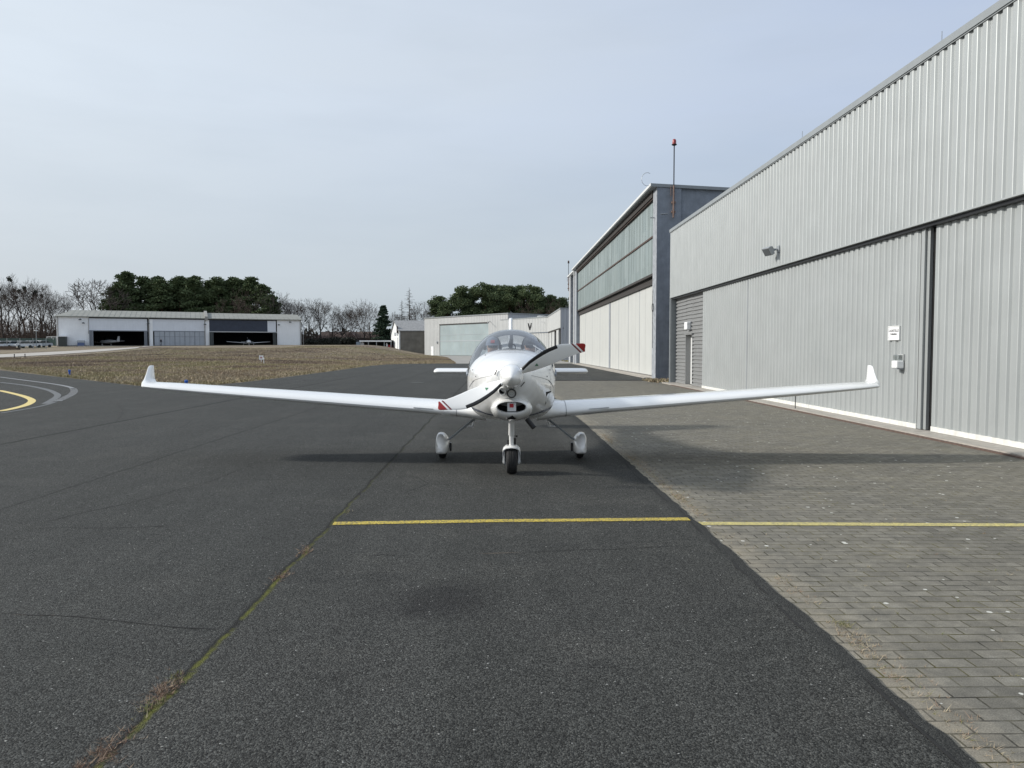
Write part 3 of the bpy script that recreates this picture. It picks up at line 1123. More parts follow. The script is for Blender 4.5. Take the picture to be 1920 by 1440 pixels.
mb.box((XC + 0.37, yd1 + 0.10, 1.0), (XC + 0.42, yd1 + 0.14, 1.06))
obj('handle', mb, 'black_paint', dr)
# sliding doors
ya = atX(1404, 600, XD)[1]
yb = atX(1727, 600, XD)[1]
yc = atX(1753, 600, XD)[1]


def sliding(y0, y1, x, name='sliding_door'):
    mb = MB()
    corr(mb, (x, y0), (x, y1), 0.13, Z1 - 0.05, (-1, 0), 0.236, 0.038, (0.40, 0.30))
    d = obj(name, mb, 'cladding_door', hg)
    mb = MB()
    mb.box((x - 0.05, y1, 0.035), (x + 0.04, y0, 0.128))
    obj('base_rail', mb, 'base_white', d)
    return d


d1 = sliding(ys1, ya + 0.015, XD)
d2 = sliding(ya - 0.015, yb, XD)
d3 = sliding(yc, 0.6, XD + 0.02)
d3['label'] = 'wide sliding door panel right of the black gap'
mb = MB()
mb.box((XD - 0.03, yb - 0.13, 0.04), (XD + 0.06, yb, Z1 - 0.03))
mb.box((XD + 0.0, yb - 0.24, 0.04), (XD + 0.06, yb - 0.13, Z1 - 0.03))
mb.box((XD - 0.05, yb - 0.15, 0.04), (XD - 0.03, yb - 0.13, Z1 - 0.05))
obj('door_post', mb, 'cladding_door', hg)
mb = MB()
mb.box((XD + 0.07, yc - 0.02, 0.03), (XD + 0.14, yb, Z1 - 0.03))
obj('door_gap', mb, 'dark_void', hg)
mb = MB()
mb.box((XD - 0.045, ya - 0.02, 0.14), (XD + 0.03, ya + 0.02, Z1 - 0.03))
obj('door_seam', mb, 'gate_frame', hg)
mb = MB()
mb.box((7.51, 0.5, -0.05), (8.2, YF + 0.05, 0.03))
obj('threshold_slab', mb, 'slab_concrete', hg)
mb = MB()
mb.box((7.44, 0.5, -0.05), (7.509, YF - 2.0, 0.012))
obj('ground_rail', mb, 'rust_rail', hg)
for px in (1497, 1755):       # lightning rods on the roof edge
    mb = MB()
    q = atX(px, 100 if px > 1600 else 270, XC)
    mb.tube([(XC + 0.1, q[1], Z2 + 0.08), (XC + 0.1, q[1], Z2 + 0.38)], 0.008, 5)
    obj('lightning_rod', mb, 'steel', hg)
mb = MB()
q = gp(1491, 768)
mb.tube([(q[0], q[1], -0.01), (q[0], q[1], 0.42)], 0.012, 6)
mb.box((q[0] - 0.08, q[1] - 0.05, -0.012), (q[0] + 0.08, q[1] + 0.05, 0.012))
tag(obj('door_stop', mb, 'black_paint'), 'thin black rod standing upright on the paving before the hangar doors', 'door stop')

# floodlight
q = atX(1437, 471, XC - 0.35)
fl = thing('floodlight', 'small grey floodlight on a bracket, high on the ribbed hangar wall', 'floodlight', (XC - 0.04, q[1], q[2] + 0.02))
mb = MB()
ax = Vector((-0.80, -0.25, -0.55)).normalized()
sy = Vector((0.30, -0.95, 0.0)).normalized()
uz = ax.cross(sy).normalized()
cc = Vector((XC - 0.30, q[1], q[2]))
mb.obox(cc, ax * 0.055, sy * 0.16, uz * 0.12)
mb.obox(cc - ax * 0.09, ax * 0.04, sy * 0.10, uz * 0.08)
hd = obj('lamp_housing', mb, 'lamp_grey', fl, bev=0.01)
mb = MB()
mb.obox(cc + ax * 0.058, ax * 0.005, sy * 0.135, uz * 0.097)
obj('lamp_glass', mb, 'lamp_glass', hd)
mb = MB()
mb.tube([cc - ax * 0.10, (XC - 0.10, q[1] - 0.06, q[2] + 0.04), (XC - 0.03, q[1] - 0.08, q[2] + 0.05)], 0.028, 8)
mb.box((XC - 0.055, q[1] - 0.16, q[2] - 0.04), (XC - 0.032, q[1], q[2] + 0.14))
obj('bracket', mb, 'lamp_grey', fl)

# notice
xw = XD - 0.05
qa, qb = atX(1667.5, 612.5, xw), atX(1686.5, 636, xw)
zt, zb = atX(1677, 613, xw)[2], atX(1677, 636, xw)[2]
yM, yw = (qa[1] + qb[1]) / 2, (qa[1] - qb[1]) / 2
sg = thing('notice_sign', 'small square white notice with two dark lines, on the sliding door', 'sign', (xw, yM, zb))
mb = MB()
mb.box((xw - 0.012, yM - yw, zb), (xw + 0.01, yM + yw, zt))
obj('board', mb, 'sign_white', sg)
mb = MB()
for (a, b_) in (((yM - yw - 0.02, zb - 0.02), (yM + yw + 0.02, zb)), ((yM - yw - 0.02, zt), (yM + yw + 0.02, zt + 0.02)), ((yM - yw - 0.02, zb), (yM - yw, zt)), ((yM + yw, zb), (yM + yw + 0.02, zt))):
    mb.box((xw - 0.02, a[0], a[1]), (xw + 0.01, b_[0], b_[1]))
obj('frame', mb, 'trim_light', sg)
for k, (s, sz, zz) in enumerate((('LADESTELLE', 0.066, 0.60), ('freihalten', 0.064, 0.34))):
    cu = bpy.data.curves.new('lettering', 'FONT')
    cu.body = s
    cu.size = sz
    cu.align_x = 'CENTER'
    cu.offset = 0.0016
    cu.extrude = 0.0005
    cu.materials.append(M['sign_ink'])
    t0 = bpy.data.objects.new('text_source', cu)
    COL.objects.link(t0)
    dg_ = bpy.context.evaluated_depsgraph_get()
    lm = bpy.data.meshes.new_from_object(t0.evaluated_get(dg_))
    bpy.data.objects.remove(t0)
    t = bpy.data.objects.new('lettering', lm)
    COL.objects.link(t)
    t.parent = sg
    t.location = (-0.0135, 0, (zt - zb) * zz)
    t.rotation_euler = (PI / 2, 0, -PI / 2)

# dispenser box under the notice
xw = XD - 0.05
qa, qb = atX(1675, 690, xw - 0.06), atX(1694, 690, xw)
zb = atX(1683, 690, xw)[2]
zm, zt = atX(1683, 676, xw)[2], atX(1683, 665, xw)[2]
yc_ = atX(1685.5, 678, xw - 0.05)[1]
db = thing('wall_dispenser', 'small white box with a clear lid, fixed below the white notice', 'dispenser', (xw, yc_, zb))
mb = MB()
mb.box((xw - 0.15, yc_ - 0.10, zb), (xw, yc_ + 0.10, zm))
obj('case', mb, 'sign_white', db, bev=0.02)
mb = MB()
mb.box((xw - 0.13, yc_ - 0.085, zm + 0.002), (xw - 0.02, yc_ + 0.085, zt))
obj('clear_lid', mb, 'clear_plastic', db, bev=0.015)
mb = MB()
mb.box((xw - 0.02, yc_ - 0.10, zm), (xw + 0.01, yc_ + 0.10, zt + 0.01))
obj('back_plate', mb, 'hangar_pale', db)
mb = MB()
mb.box((xw - 0.13, yc_ - 0.09, zb - 0.02), (xw, yc_ + 0.09, zb - 0.001))
obj('drip_tray', mb, 'lamp_grey', db)

# lamp above the small door
q = atX(1293, 611, XC + 0.2)
lb = thing('wall_lamp', 'white box lamp on the roller shutter above its small door', 'lamp', (XC + 0.2, q[1], q[2] - 0.17))
mb = MB()
mb.box((XC + 0.02, q[1] - 0.22, q[2] - 0.16), (XC + 0.19, q[1] + 0.22, q[2] + 0.16))
obj('lamp_cover', mb, 'sign_white', lb, bev=0.03)
mb = MB()
mb.box((XC + 0.19, q[1] - 0.24, q[2] - 0.18), (XC + 0.225, q[1] + 0.24, q[2] + 0.18))
obj('back_plate', mb, 'lamp_grey', lb)

# ================================================================== old hangar with green panels
X2 = 8.17
YN = atX(1229, 700, X2)[1]
YF2 = 77.5
ob = thing('old_hangar', 'tall old hangar with green panel band and cream doors, beyond the grey one', 'hangar', (X2, YN, 0))
ZT = atX(1232, 345, X2)[2]
print('old hangar', YN, ZT)
pw = 0.95
mb = MB()
mb.box((X2, YN, -0.05), (X2 + 1.25, YN + pw, ZT - 0.12), 0)
mb.f.pop(5 + 0)  # front (facing the apron) is its own worn plaster
mb.mi.pop()
mb.add([(X2, YN, -0.05), (X2, YN, ZT - 0.12), (X2, YN + pw, ZT - 0.12), (X2, YN + pw, -0.05)], [(0, 1, 2, 3)], 1)
obj('pillar', mb, ['render_blue', 'render_pale'], ob)
mb = MB()
mb.box((X2, YF2, -0.05), (X2 + 1.25, YF2 + 1.5, ZT - 0.12), 0)
mb.f.pop()
mb.mi.pop()
mb.add([(X2, YF2, -0.05), (X2, YF2, ZT - 0.12), (X2, YF2 + 1.5, ZT - 0.12), (X2, YF2 + 1.5, -0.05)], [(0, 1, 2, 3)], 1)
obj('pillar', mb, ['render_blue', 'render_pale'], ob)
mb = MB()
mb.add([(X2 + 1.25, YN + 0.12, -0.05), (X2 + 30, YN + 0.12, -0.05), (X2 + 30, YN + 0.12, ZT - 1.45 - 0.25), (X2 + 1.25, YN + 0.12, ZT - 0.21),
        (X2 + 1.25, YF2 + 1, -0.05), (X2 + 30, YF2 + 1, -0.05), (X2 + 30, YF2 + 1, ZT - 1.45 - 0.25), (X2 + 1.25, YF2 + 1, ZT - 0.21)],
       [(0, 1, 2, 3), (1, 5, 6, 2), (5, 4, 7, 6), (4, 0, 3, 7)])
obj('wall', mb, 'render_blue', ob)
sl = 1.45 / 29.0
mb = MB()
mb.add([(X2 - 0.32, YN - 0.06, ZT - 0.14), (X2 + 30, YN - 0.06, ZT - 0.14 - 30 * sl), (X2 + 30, YN - 0.06, ZT + 0.02 - 30 * sl), (X2 - 0.32, YN - 0.06, ZT + 0.02),
        (X2 - 0.32, YF2 + 1.7, ZT - 0.14), (X2 + 30, YF2 + 1.7, ZT - 0.14 - 30 * sl), (X2 + 30, YF2 + 1.7, ZT + 0.02 - 30 * sl), (X2 - 0.32, YF2 + 1.7, ZT + 0.02)],
       [(0, 1, 2, 3), (4, 7, 6, 5), (3, 2, 6, 7), (0, 4, 5, 1), (0, 3, 7, 4)])
obj('roof', mb, 'trim_grey', ob)
mb = MB()
mb.box((X2 - 0.35, YN - 0.07, ZT - 0.10), (X2 - 0.321, YF2 + 1.72, ZT + 0.03))
obj('roof_edge', mb, 'trim_light', ob)
mb = MB()
mb.box((X2 - 0.05, YN + pw, ZT - 0.48), (X2 + 0.3, YF2, ZT - 0.15))
obj('eaves_board', mb, 'wood_dark', ob)
mb = MB()
mb.box((X2 + 0.02, YN + pw, ZT - 0.55), (X2 + 0.25, YF2, ZT - 0.482))
obj('eaves_gutter', mb, 'rust_brown', ob)
zb_ = atX(1222, 518, X2 + 0.15)[2]
zm_ = atX(1222, 446, X2 + 0.15)[2]
print('band', zb_, zm_)
for (a, b_) in ((zm_ + 0.05, ZT - 0.552), (zb_ + 0.10, zm_ - 0.05)):
    mb = MB()
    yy = YN + pw
    k = 0
    rr = random.Random(4)
    while yy < YF2 - 0.05:
        y2 = min(YF2, yy + 0.9)
        o_ = rr.uniform(0, 0.012)
        mb.box((X2 + 0.15 + o_, yy + 0.012, a), (X2 + 0.22, y2 - 0.012, b_))
        yy = y2
    mb.box((X2 + 0.185, YN + pw, a), (X2 + 0.26, YF2, b_), 1)
    obj('green_panels', mb, ['green_panels', 'gate_frame'], ob)
mb = MB()
mb.box((X2 + 0.10, YN + pw, zm_ - 0.05), (X2 + 0.26, YF2, zm_ + 0.05))
obj('panel_rail', mb, 'rust_brown', ob)
mb = MB()
mb.box((X2 + 0.05, YN + pw, zb_ - 0.03), (X2 + 0.5, YF2 - 0.01, zb_ + 0.10))
mb.box((X2 + 0.25, YN + pw, zb_ - 0.42), (X2 + 0.34, YF2 - 0.01, zb_ - 0.03))
obj('lintel_beam', mb, 'wood_dark', ob)
XD2 = X2 + 0.36
ycuts = [YN + pw + 0.02] + [atX(px, 650, XD2)[1] for px in (1198.7, 1177.8, 1160)] + [atX(1144.5, 650, XD2)[1]]
y4 = atX(1142, 650, XD2)[1]
y9 = YF2 - 0.02
ycuts2 = [y4 + (y9 - y4) * k / 4 for k in range(5)]
for L_ in (ycuts, ycuts2):
    for k, (a, b_) in enumerate(zip(L_[:-1], L_[1:])):
        mb = MB()
        mb.box((XD2, a + 0.025, 0.10), (XD2 + 0.06, b_ - 0.025, zb_ - 0.05))
        n_ = 3
        for i in range(1, n_):
            yq = a + (b_ - a) * i / n_
            mb.box((XD2 - 0.006, yq - 0.02, 0.12), (XD2 - 0.001, yq + 0.02, zb_ - 0.45))
        obj('door_leaf', mb, 'door_cream', ob)
mb = MB()
for L_ in (ycuts, ycuts2):
    for yq in L_[1:-1]:
        mb = MB()
        mb.box((XD2 - 0.005, yq - 0.045, 0.10), (XD2 + 0.02, yq + 0.045, zb_ - 0.45))
        obj('door_seam', mb, 'gate_frame', ob)
mb = MB()
mb.box((XD2 - 0.02, ycuts[-1], 0.08), (XD2 + 0.08, y4, zb_ - 0.05))
obj('door_post', mb, 'gate_frame', ob)
mb = MB()
mb.box((XD2 + 0.062, YN + pw, 0.02), (XD2 + 0.3, YF2, zb_ - 0.03))
mb.box((X2 + 0.5, YN + 0.3, zb_), (X2 + 0.9, YF2, ZT - 0.2))
obj('interior_wall', mb, 'panel_gap', ob)
mb = MB()
mb.box((X2 - 0.38, YN + pw + 0.1, -0.05), (X2 - 0.06, YF2 + 0.4, 0.03))
mb.box((X2 + 0.0, YN + pw, -0.05), (XD2 + 0.1, YF2, 0.06))
mb.box((X2 - 0.06, YN + pw + 0.05, -0.05), (X2 + 0.0, YF2 + 0.2, 0.005), 1)
obj('threshold_slab', mb, ['slab_concrete', 'rust_rail'], ob)
mb = MB()
q = atX(1218.5, 581, X2 + 0.3)
for k in range(16):
    a0, a1 = 2 * PI * k / 16, 2 * PI * (k + 1) / 16
    mb.tube([(X2 - 0.02, YN + pw - 0.2 + 0.22 * math.cos(a0), q[2] + 0.22 * math.sin(a0)), (X2 - 0.02, YN + pw - 0.2 + 0.22 * math.cos(a1), q[2] + 0.22 * math.sin(a1))], 0.014, 5)
mb.tube([(X2 - 0.02, YN + pw - 0.2, 1.6), (X2 - 0.02, YN + pw - 0.2, q[2] + 0.9)], 0.01, 5)
obj('cable_loop', mb, 'black_paint', ob)
mb = MB()
q = atX(1221, 411, X2 - 0.1)
mb.tube([(X2 - 0.25, YN + 0.5, q[2]), (X2 + 0.02, YN + 0.5, q[2])], 0.03, 6)
obj('wall_bracket', mb, 'galv_post', ob)
mb = MB()
mb.tube([(X2 + 0.2, YN - 0.015, q[2] + 0.1), (X2 + 0.55, YN - 0.015, q[2] + 0.12)], 0.02, 6)
obj('wall_bracket', mb, 'galv_post', ob)
mb = MB()
for k in range(9):
    a0 = R(60 + 25 * k)
    a1 = R(60 + 25 * (k + 1))
    mb.tube([(X2 - 0.45 + 0.30 * math.cos(a0), YN + 0.3, ZT + 0.30 + 0.34 * math.sin(a0)), (X2 - 0.45 + 0.30 * math.cos(a1), YN + 0.3, ZT + 0.30 + 0.34 * math.sin(a1))], 0.012, 4)
obj('roof_wire', mb, 'galv_post', ob)


def beacon(x, y, zlow, ztop, zroof, label, lens='beacon_red'):
    b_ = thing('beacon_mast', label, 'warning light', (x, y, zlow))
    mb = MB()
    mb.tube([(x, y, zlow), (x, y, zroof)], 0.045, 8)
    mb.tube([(x - 0.14, y + 0.02, zroof - 0.55), (x - 0.14, y + 0.02, zroof)], 0.02, 6)
    for zz in (zlow + 0.25, zroof - 0.9):
        mb.box((x - 0.10, y, zz), (x + 0.10, y + 0.10, zz + 0.10))
    obj('clamp_pipe', mb, 'rust_pipe', b_)
    mb = MB()
    mb.tube([(x, y, zroof - 0.3), (x, y, ztop - 0.28)], 0.03, 8)
    obj('mast', mb, 'black_paint', b_)
    mb = MB()
    mb.lathe([(0.04, ztop - 0.34), (0.12, ztop - 0.30), (0.14, ztop - 0.27), (0.11, ztop - 0.25)], (x, y, 0), n=16)
    obj('lamp_base', mb, 'black_paint', b_)
    mb = MB()
    mb.lathe([(0.10, ztop - 0.25), (0.10, ztop - 0.10), (0.085, ztop - 0.03), (0.05, ztop), (0.005, ztop + 0.005)], (x, y, 0), n=16)
    obj('lamp_lens', mb, lens, b_, smooth=True)
    return b_


q1, q0 = at(1265.5, 261, YN - 0.1), at(1261.5, 408, YN - 0.1)
beacon((q1[0] + q0[0]) / 2, YN - 0.11, q0[2], q1[2], ZT - 0.1, 'red warning light on a mast fixed to the dark side of the old hangar pillar')

# flat roofed annex beyond the old hangar, with downpipes
YA0, YA1 = YF2 + 1.52, 88.0
an = thing('annex', 'narrow grey annex at the far end of the old hangar', 'building', (8.1, YA0, 0))
za = at(1066, 521, YA1)[2]
xa = at(1066.5, 600, YA1)[0]
mb = MB()
mb.box((xa, YA1 - 2.2, -0.05), (xa + 3, YA1, za))
mb.box((X2 + 0.5, YA0, -0.05), (X2 + 6, YA1 - 2.2, za + 0.05))
obj('wall', mb, 'render_pale', an)
mb = MB()
mb.box((xa - 0.2, YA0 + 0.01, za + 0.06), (xa + 6, YA1 + 0.2, za + 0.20))
obj('roof', mb, 'trim_light', an)
mb = MB()
mb.tube([(xa - 0.07, YA1 - 2.35, 0), (xa - 0.07, YA1 - 2.35, za)], 0.06, 8)
obj('downpipe', mb, 'trim_light', an)
mb = MB()
mb.tube([(X2 - 0.08, YA0 + 0.1, 0), (X2 - 0.08, YA0 + 0.1, za)], 0.06, 8)
obj('downpipe', mb, 'trim_light', an)
q1, q0 = at(1065.7, 489, YA1), at(1065.7, 546, YA1)
beacon(q1[0], YA1 - 0.2, q0[2], q1[2], za + 0.1, 'warning light with shade-darkened lens on a thin mast at the corner of the grey annex', 'rust_brown')  # red lens drawn dark brown, its shade put into the colour

# ================================================================== hangar marked V
Y5 = 100.0
P0 = at(1051.5, 640, Y5)
zt5 = at(1051.5, 579.5, Y5)[2]
zf5 = at(1051.5, 614, Y5)[2]
xk = P0[0]
yk = 0
for yy in np.arange(100, 170, 0.5):
    if at(1027, 610, yy)[0] > xk:
        yk = yy
        break
print('V hangar', P0, zt5, zf5, yk)
dv = Vector((-0.50, 0.866))
Pk = Vector((xk, yk))
Pe = Pk + dv * 16
nv = Vector((-0.866, -0.50))
vb = thing('letter_hangar', 'pale hangar with a black letter V on its fascia, behind the aeroplane cockpit', 'hangar', (xk, Y5, 0))
mb = MB()
corr(mb, (Pk.x, Pk.y), (xk, Y5), zf5, zt5, (-1, 0), 0.5, 0.05)
corr(mb, (Pe.x, Pe.y), (Pk.x, Pk.y), zf5, zt5, nv, 0.5, 0.05)
obj('fascia', mb, 'hangar_pale', vb)
mb = MB()
corr(mb, (xk, Y5), (xk + 14, Y5), 0, zt5, (0, -1), 0.5, 0.06)
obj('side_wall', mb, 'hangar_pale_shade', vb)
mb = MB()
mb.prism([(xk - 0.12, Y5 - 0.1), (xk + 14, Y5 - 0.1), (xk + 14, Pe.y), (Pe.x - 0.1, Pe.y + 0.1), (Pk.x - 0.12, Pk.y)], zt5, zt5 + 0.18)
obj('roof_edge', mb, 'trim_grey', vb)
mb = MB()
mb.box((xk + 0.05, Y5, zf5 - 0.18), (xk + 0.4, Pk.y, zf5))
obj('lintel_beam', mb, 'wood_dark', vb)
mb = MB()
corr(mb, (Pe.x, Pe.y), (Pk.x, Pk.y), 0, zf5 - 0.12, nv, 0.5, 0.05)
for v_ in range(len(mb.v)):
    x_, y_, z_ = mb.v[v_]
    mb.v[v_] = (x_ - nv.x * 0.25, y_ - nv.y * 0.25, z_)
obj('lower_wall', mb, 'hangar_pale', vb)
yop0, yop1 = None, None
seg = []
for px in (1029, 1034, 1039.5, 1044.5, 1048.5):
    for yy in np.arange(99, 170, 0.25):
        if at(px, 640, yy)[0] > xk + 0.15:
            seg.append(yy)
            break
print('seg', seg)
for a, b_ in ((Pk.y, seg[0]), (seg[0] - 1.0, seg[1]), (seg[1] - 1.2, seg[2])):
    mb = MB()
    mb.box((xk + 0.15, min(a, b_), 0), (xk + 0.25, max(a, b_), zf5 - 0.18))
    obj('door_leaf', mb, 'hangar_pale', vb)
mb = MB()
mb.box((xk + 0.05, seg[4], 0), (xk + 0.25, seg[3] + 0.2, zf5 - 0.18))
obj('door_leaf', mb, 'hangar_pale', vb)
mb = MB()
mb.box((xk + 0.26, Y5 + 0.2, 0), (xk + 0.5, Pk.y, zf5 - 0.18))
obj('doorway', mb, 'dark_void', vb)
mb = MB()
q = at(1000, 602, 128)
pv_ = None
for s in np.arange(0, 16, 0.05):
    p = Pk + dv * s
    if at(994, 612, p.y)[0] > p.x:
        pv_ = p
        break
print('V at', s)
zlo, zhi = at(994, 618.5, pv_.y)[2], at(994, 606, pv_.y)[2]
d2_ = -dv
wl = 0.52
for sgn in (-1, 1):
    a = Vector((pv_.x, pv_.y, 0)) + Vector((nv.x, nv.y, 0)) * 0.075
    b0 = a + Vector((0, 0, zlo))
    t0 = a + Vector((d2_.x, d2_.y, 0)) * (sgn * wl) + Vector((0, 0, zhi))
    wv = Vector((d2_.x, d2_.y, 0)) * 0.17
    nv3 = Vector((nv.x, nv.y, 0)) * 0.012 * (1 if sgn > 0 else 1.4)
    mb.add([b0 - wv + nv3, b0 + wv + nv3, t0 + wv + nv3, t0 - wv + nv3, b0 - wv - nv3, b0 + wv - nv3, t0 + wv - nv3, t0 - wv - nv3], [(0, 1, 2, 3), (7, 6, 5, 4), (0, 4, 5, 1), (1, 5, 6, 2), (2, 6, 7, 3), (3, 7, 4, 0)])
obj('letter_v', mb, 'black_paint', vb)
mb = MB()
mb.tube([(Pk.x - 0.2, Pk.y + 1, zt5 - 0.8), (Pk.x - 1.1, Pk.y + 0.6, zt5 - 0.75)], 0.04, 6)
obj('lamp_arm', mb, 'trim_light', vb)
mb = MB()
mb.tube([(xk, Pk.y - 1.5, zt5 - 0.1), (xk - 0.8, Pk.y - 1.5, zt5 + 0.2), (xk - 1.3, Pk.y - 1.5, zt5 + 0.15)], 0.05, 6)
mb.sphere((xk - 1.4, Pk.y - 1.5, zt5 + 0.1), (0.5, 0.2, 0.14), 10, 6)
obj('yard_lamp', mb, 'trim_light', vb)

# ================================================================== pale hangar behind the cockpit, left of the V
A_ = Vector(at(796.5, 660, 187)[:2])
B_ = Vector(at(953, 660, 161)[:2])
zl, zr = at(796.5, 598, 187)[2], at(953, 588, 161)[2]
print('pale', A_, B_, zl, zr)
zr = zl = (zl + zr) / 2
df = (B_ - A_)
LF = df.length
df.normalize()
nf = Vector((df.y, -df.x))
bk = -nf
ph = thing('pale_hangar', 'pale metal hangar with a wide faded blue gate, left of the V fascia', 'hangar', (A_.x, A_.y, 0), math.atan2(df.y, df.x))
# local frame: x along the facade, y backwards
def xat(px, py=650):
    best = None
    for s in np.arange(-2, LF + 2, 0.05):
        p = A_ + df * s
        if at(px, py, p.y)[0] <= p.x:
            return s
    return LF


g0, g1 = xat(824.5), xat(916)
ze = at(824, 608, (A_ + df * g0).y)[2]
print('gate', g0, g1, ze)
mb = MB()
corr(mb, (0, 0), (g0, 0), 0, zl, (0, -1), 0.6, 0.05)
corr(mb, (g1, 0), (LF, 0), 0, zl, (0, -1), 0.6, 0.05)
corr(mb, (g0, 0), (g1, 0), ze, zl, (0, -1), 0.6, 0.05)
obj('front_wall', mb, 'hangar_pale', ph, local=True)
mb = MB()
corr(mb, (LF, 0), (LF, 30), 0, zl, (1, 0), 0.6, 0.06)
corr(mb, (0, 30), (0, 0), 0, zl, (-1, 0), 0.6, 0.06)
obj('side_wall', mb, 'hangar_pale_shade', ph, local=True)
mb = MB()
mb.box((-0.2, -0.2, zl), (LF + 0.2, 30, zl + 0.22))
obj('roof_edge', mb, 'trim_grey', ph, local=True)
mb = MB()
mb.box((g0, 0.05, 0.05), (g1, 0.25, ze - 0.25))
zmid = (ze - 0.2) * 0.46
mb.box((g0, 0.0, zmid), (g1, 0.049, zmid + 0.14), 1)
mb.box((g0, 0.0, zmid * 1.45), (g1, 0.048, zmid * 1.45 + 0.06), 1)
gt = obj('gate', mb, ['hangar_door_blue', 'hangar_pale_shade'], ph, local=True)
mb = MB()
mb.box((g0 - 0.1, -0.08, ze - 0.25), (g1 + 0.1, 0.3, ze))
obj('lintel_beam', mb, 'wood_dark', ph, local=True)
s0, s1 = xat(808.6), xat(813.3)
mb = MB()
mb.box((s0, -0.10, 0.0), (s1, -0.06, 2.2))
obj('door', mb, 'sign_white', ph, local=True)
mb = MB()
mb.tube([(g1 + 0.6, -0.05, ze + 0.1), (g1 + 1.1, -1.2, ze - 0.1), (g1 + 1.7, -1.4, ze - 0.4)], 0.06, 6)
obj('wall_lamp', mb, 'lamp_grey', ph, local=True)
mb = MB()
mb.box((xat(820.5) - 0.2, -0.25, 2.9), (xat(820.5) + 0.2, -0.06, 3.4))
obj('switch_box', mb, 'lamp_grey', ph, local=True)

# ================================================================== barn and open shed
DB = 195.0
bL, bR = at(748.5, 654, DB), at(800, 654, DB)
zb0 = 1.35
barn = thing('barn', 'old barn with white gable doors and grey shingle roof, beside the pale hangar', 'barn', (bL[0], DB, zb0))
zev, zri = at(748, 620, DB)[2], at(750, 602.3, DB + 5)[2]
gx = at(733.5, 654, DB + 11)[0]
# gable runs from (bL, DB) back-left to (gx, DB+11)
g0_, g1_ = Vector((bL[0], DB)), Vector((gx, DB + 11))
gm = (g0_ + g1_) / 2
ln = Vector((bR[0] - bL[0] + 4, 0))
mb = MB()
mb.add([(g0_.x, g0_.y, zb0 - 1), (g0_.x + ln.x, g0_.y, zb0 - 1), (g0_.x + ln.x, g0_.y, zev), (g0_.x, g0_.y, zev)], [(0, 1, 2, 3)])
obj('side_wall', mb, 'barn_wall', barn)
zev2 = zev - 0.9
mb = MB()
mb.add([(g0_.x, g0_.y, zb0 - 1), (g1_.x, g1_.y, zb0 - 1), (g1_.x, g1_.y, zev2), (gm.x, gm.y, zri), (g0_.x, g0_.y, zev)], [(0, 4, 3, 2, 1)])
mb.box((g0_.x - 0.02, g0_.y - 0.1, zb0 - 1), (g0_.x + 0.28, g0_.y - 0.001, zev - 0.1))
obj('gable_wall', mb, 'barn_white', barn)
mb = MB()
ov = 0.35
for (e, ze_) in ((g0_, zev), (g1_, zev2)):
    o_ = (e - gm).normalized() * ov
    p = [(e.x + o_.x - 0.3, e.y + o_.y, ze_ - 0.15), (e.x + o_.x + ln.x, e.y + o_.y, ze_ - 0.15), (gm.x + ln.x, gm.y, zri + 0.05), (gm.x - 0.3, gm.y, zri + 0.05)]
    q = [(x_, y_, z_ + 0.18) for x_, y_, z_ in p]
    mb.add(p + q, [(0, 1, 2, 3), (4, 7, 6, 5), (0, 4, 5, 1), (1, 5, 6, 2), (2, 6, 7, 3), (3, 7, 4, 0)])
obj('roof', mb, 'roof_shingle', barn)
dg = (g1_ - g0_).normalized()
ng = Vector((-dg.y, dg.x))
if ng.x > 0:
    ng = -ng
for k in range(3):
    mb = MB()
    a = g0_ + dg * (1.6 + k * 2.6)
    mb.obox((a.x + dg.x * 1.25 + ng.x * 0.1, a.y + dg.y * 1.25 + ng.y * 0.1, zb0 + 1.6), (dg.x * 1.22, dg.y * 1.22, 0), (ng.x * 0.06, ng.y * 0.06, 0), (0, 0, 1.7))
    obj('gable_door', mb, 'barn_white', barn)
for k in range(2):
    mb = MB()
    a = g0_ + dg * (2.2 + k * 3.2)
    mb.obox((a.x + ng.x * 0.1, a.y + ng.y * 0.1, zb0 + 4.2), (dg.x * 0.9, dg.y * 0.9, 0), (ng.x * 0.05, ng.y * 0.05, 0), (0, 0, 0.4))
    obj('window', mb, 'bin_grey', barn)
mb = MB()
mb.obox((g0_.x - 0.6, g0_.y + 1, zev + 0.3), (0.12, 0, 0), (0, 0.5, 0), (0, 0, 0.9))
obj('rust_patch', mb, 'rust_brown', barn)

DS = 200.0
sL, sR = at(668, 654, DS), at(734, 654, DS)
zs0 = at(700, 654.5, DS)[2]
zst = at(700, 638.5, DS)[2]
sh = thing('open_shed', 'low open shed with a white roof edge and dark inside, left of the barn', 'shed', (sL[0], DS, zs0))
mb = MB()
mb.box((sL[0], DS + 5, zs0 - 0.5), (sR[0], DS + 5.2, zst - 0.2))
mb.box((sR[0] - 0.2, DS, zs0 - 0.5), (sR[0], DS + 5, zst - 0.2))
obj('back_wall', mb, 'shed_dark', sh)
mb = MB()
mb.box((sL[0], DS - 0.1, zs0 - 0.5), (sL[0] + 1.0, DS + 0.3, zst - 0.35))
obj('side_panel', mb, 'shed_blue', sh)
mb = MB()
mb.box((sL[0] + 0.9, DS - 0.4, zst - 0.32), (sR[0] + 0.1, DS - 0.3, zst + 0.02))
obj('fascia', mb, 'sign_white', sh)
mb = MB()
mb.box((sL[0] - 0.1, DS - 0.29, zst - 0.1), (sR[0] + 0.1, DS + 5.5, zst + 0.12))
obj('roof', mb, 'shed_dark', sh)
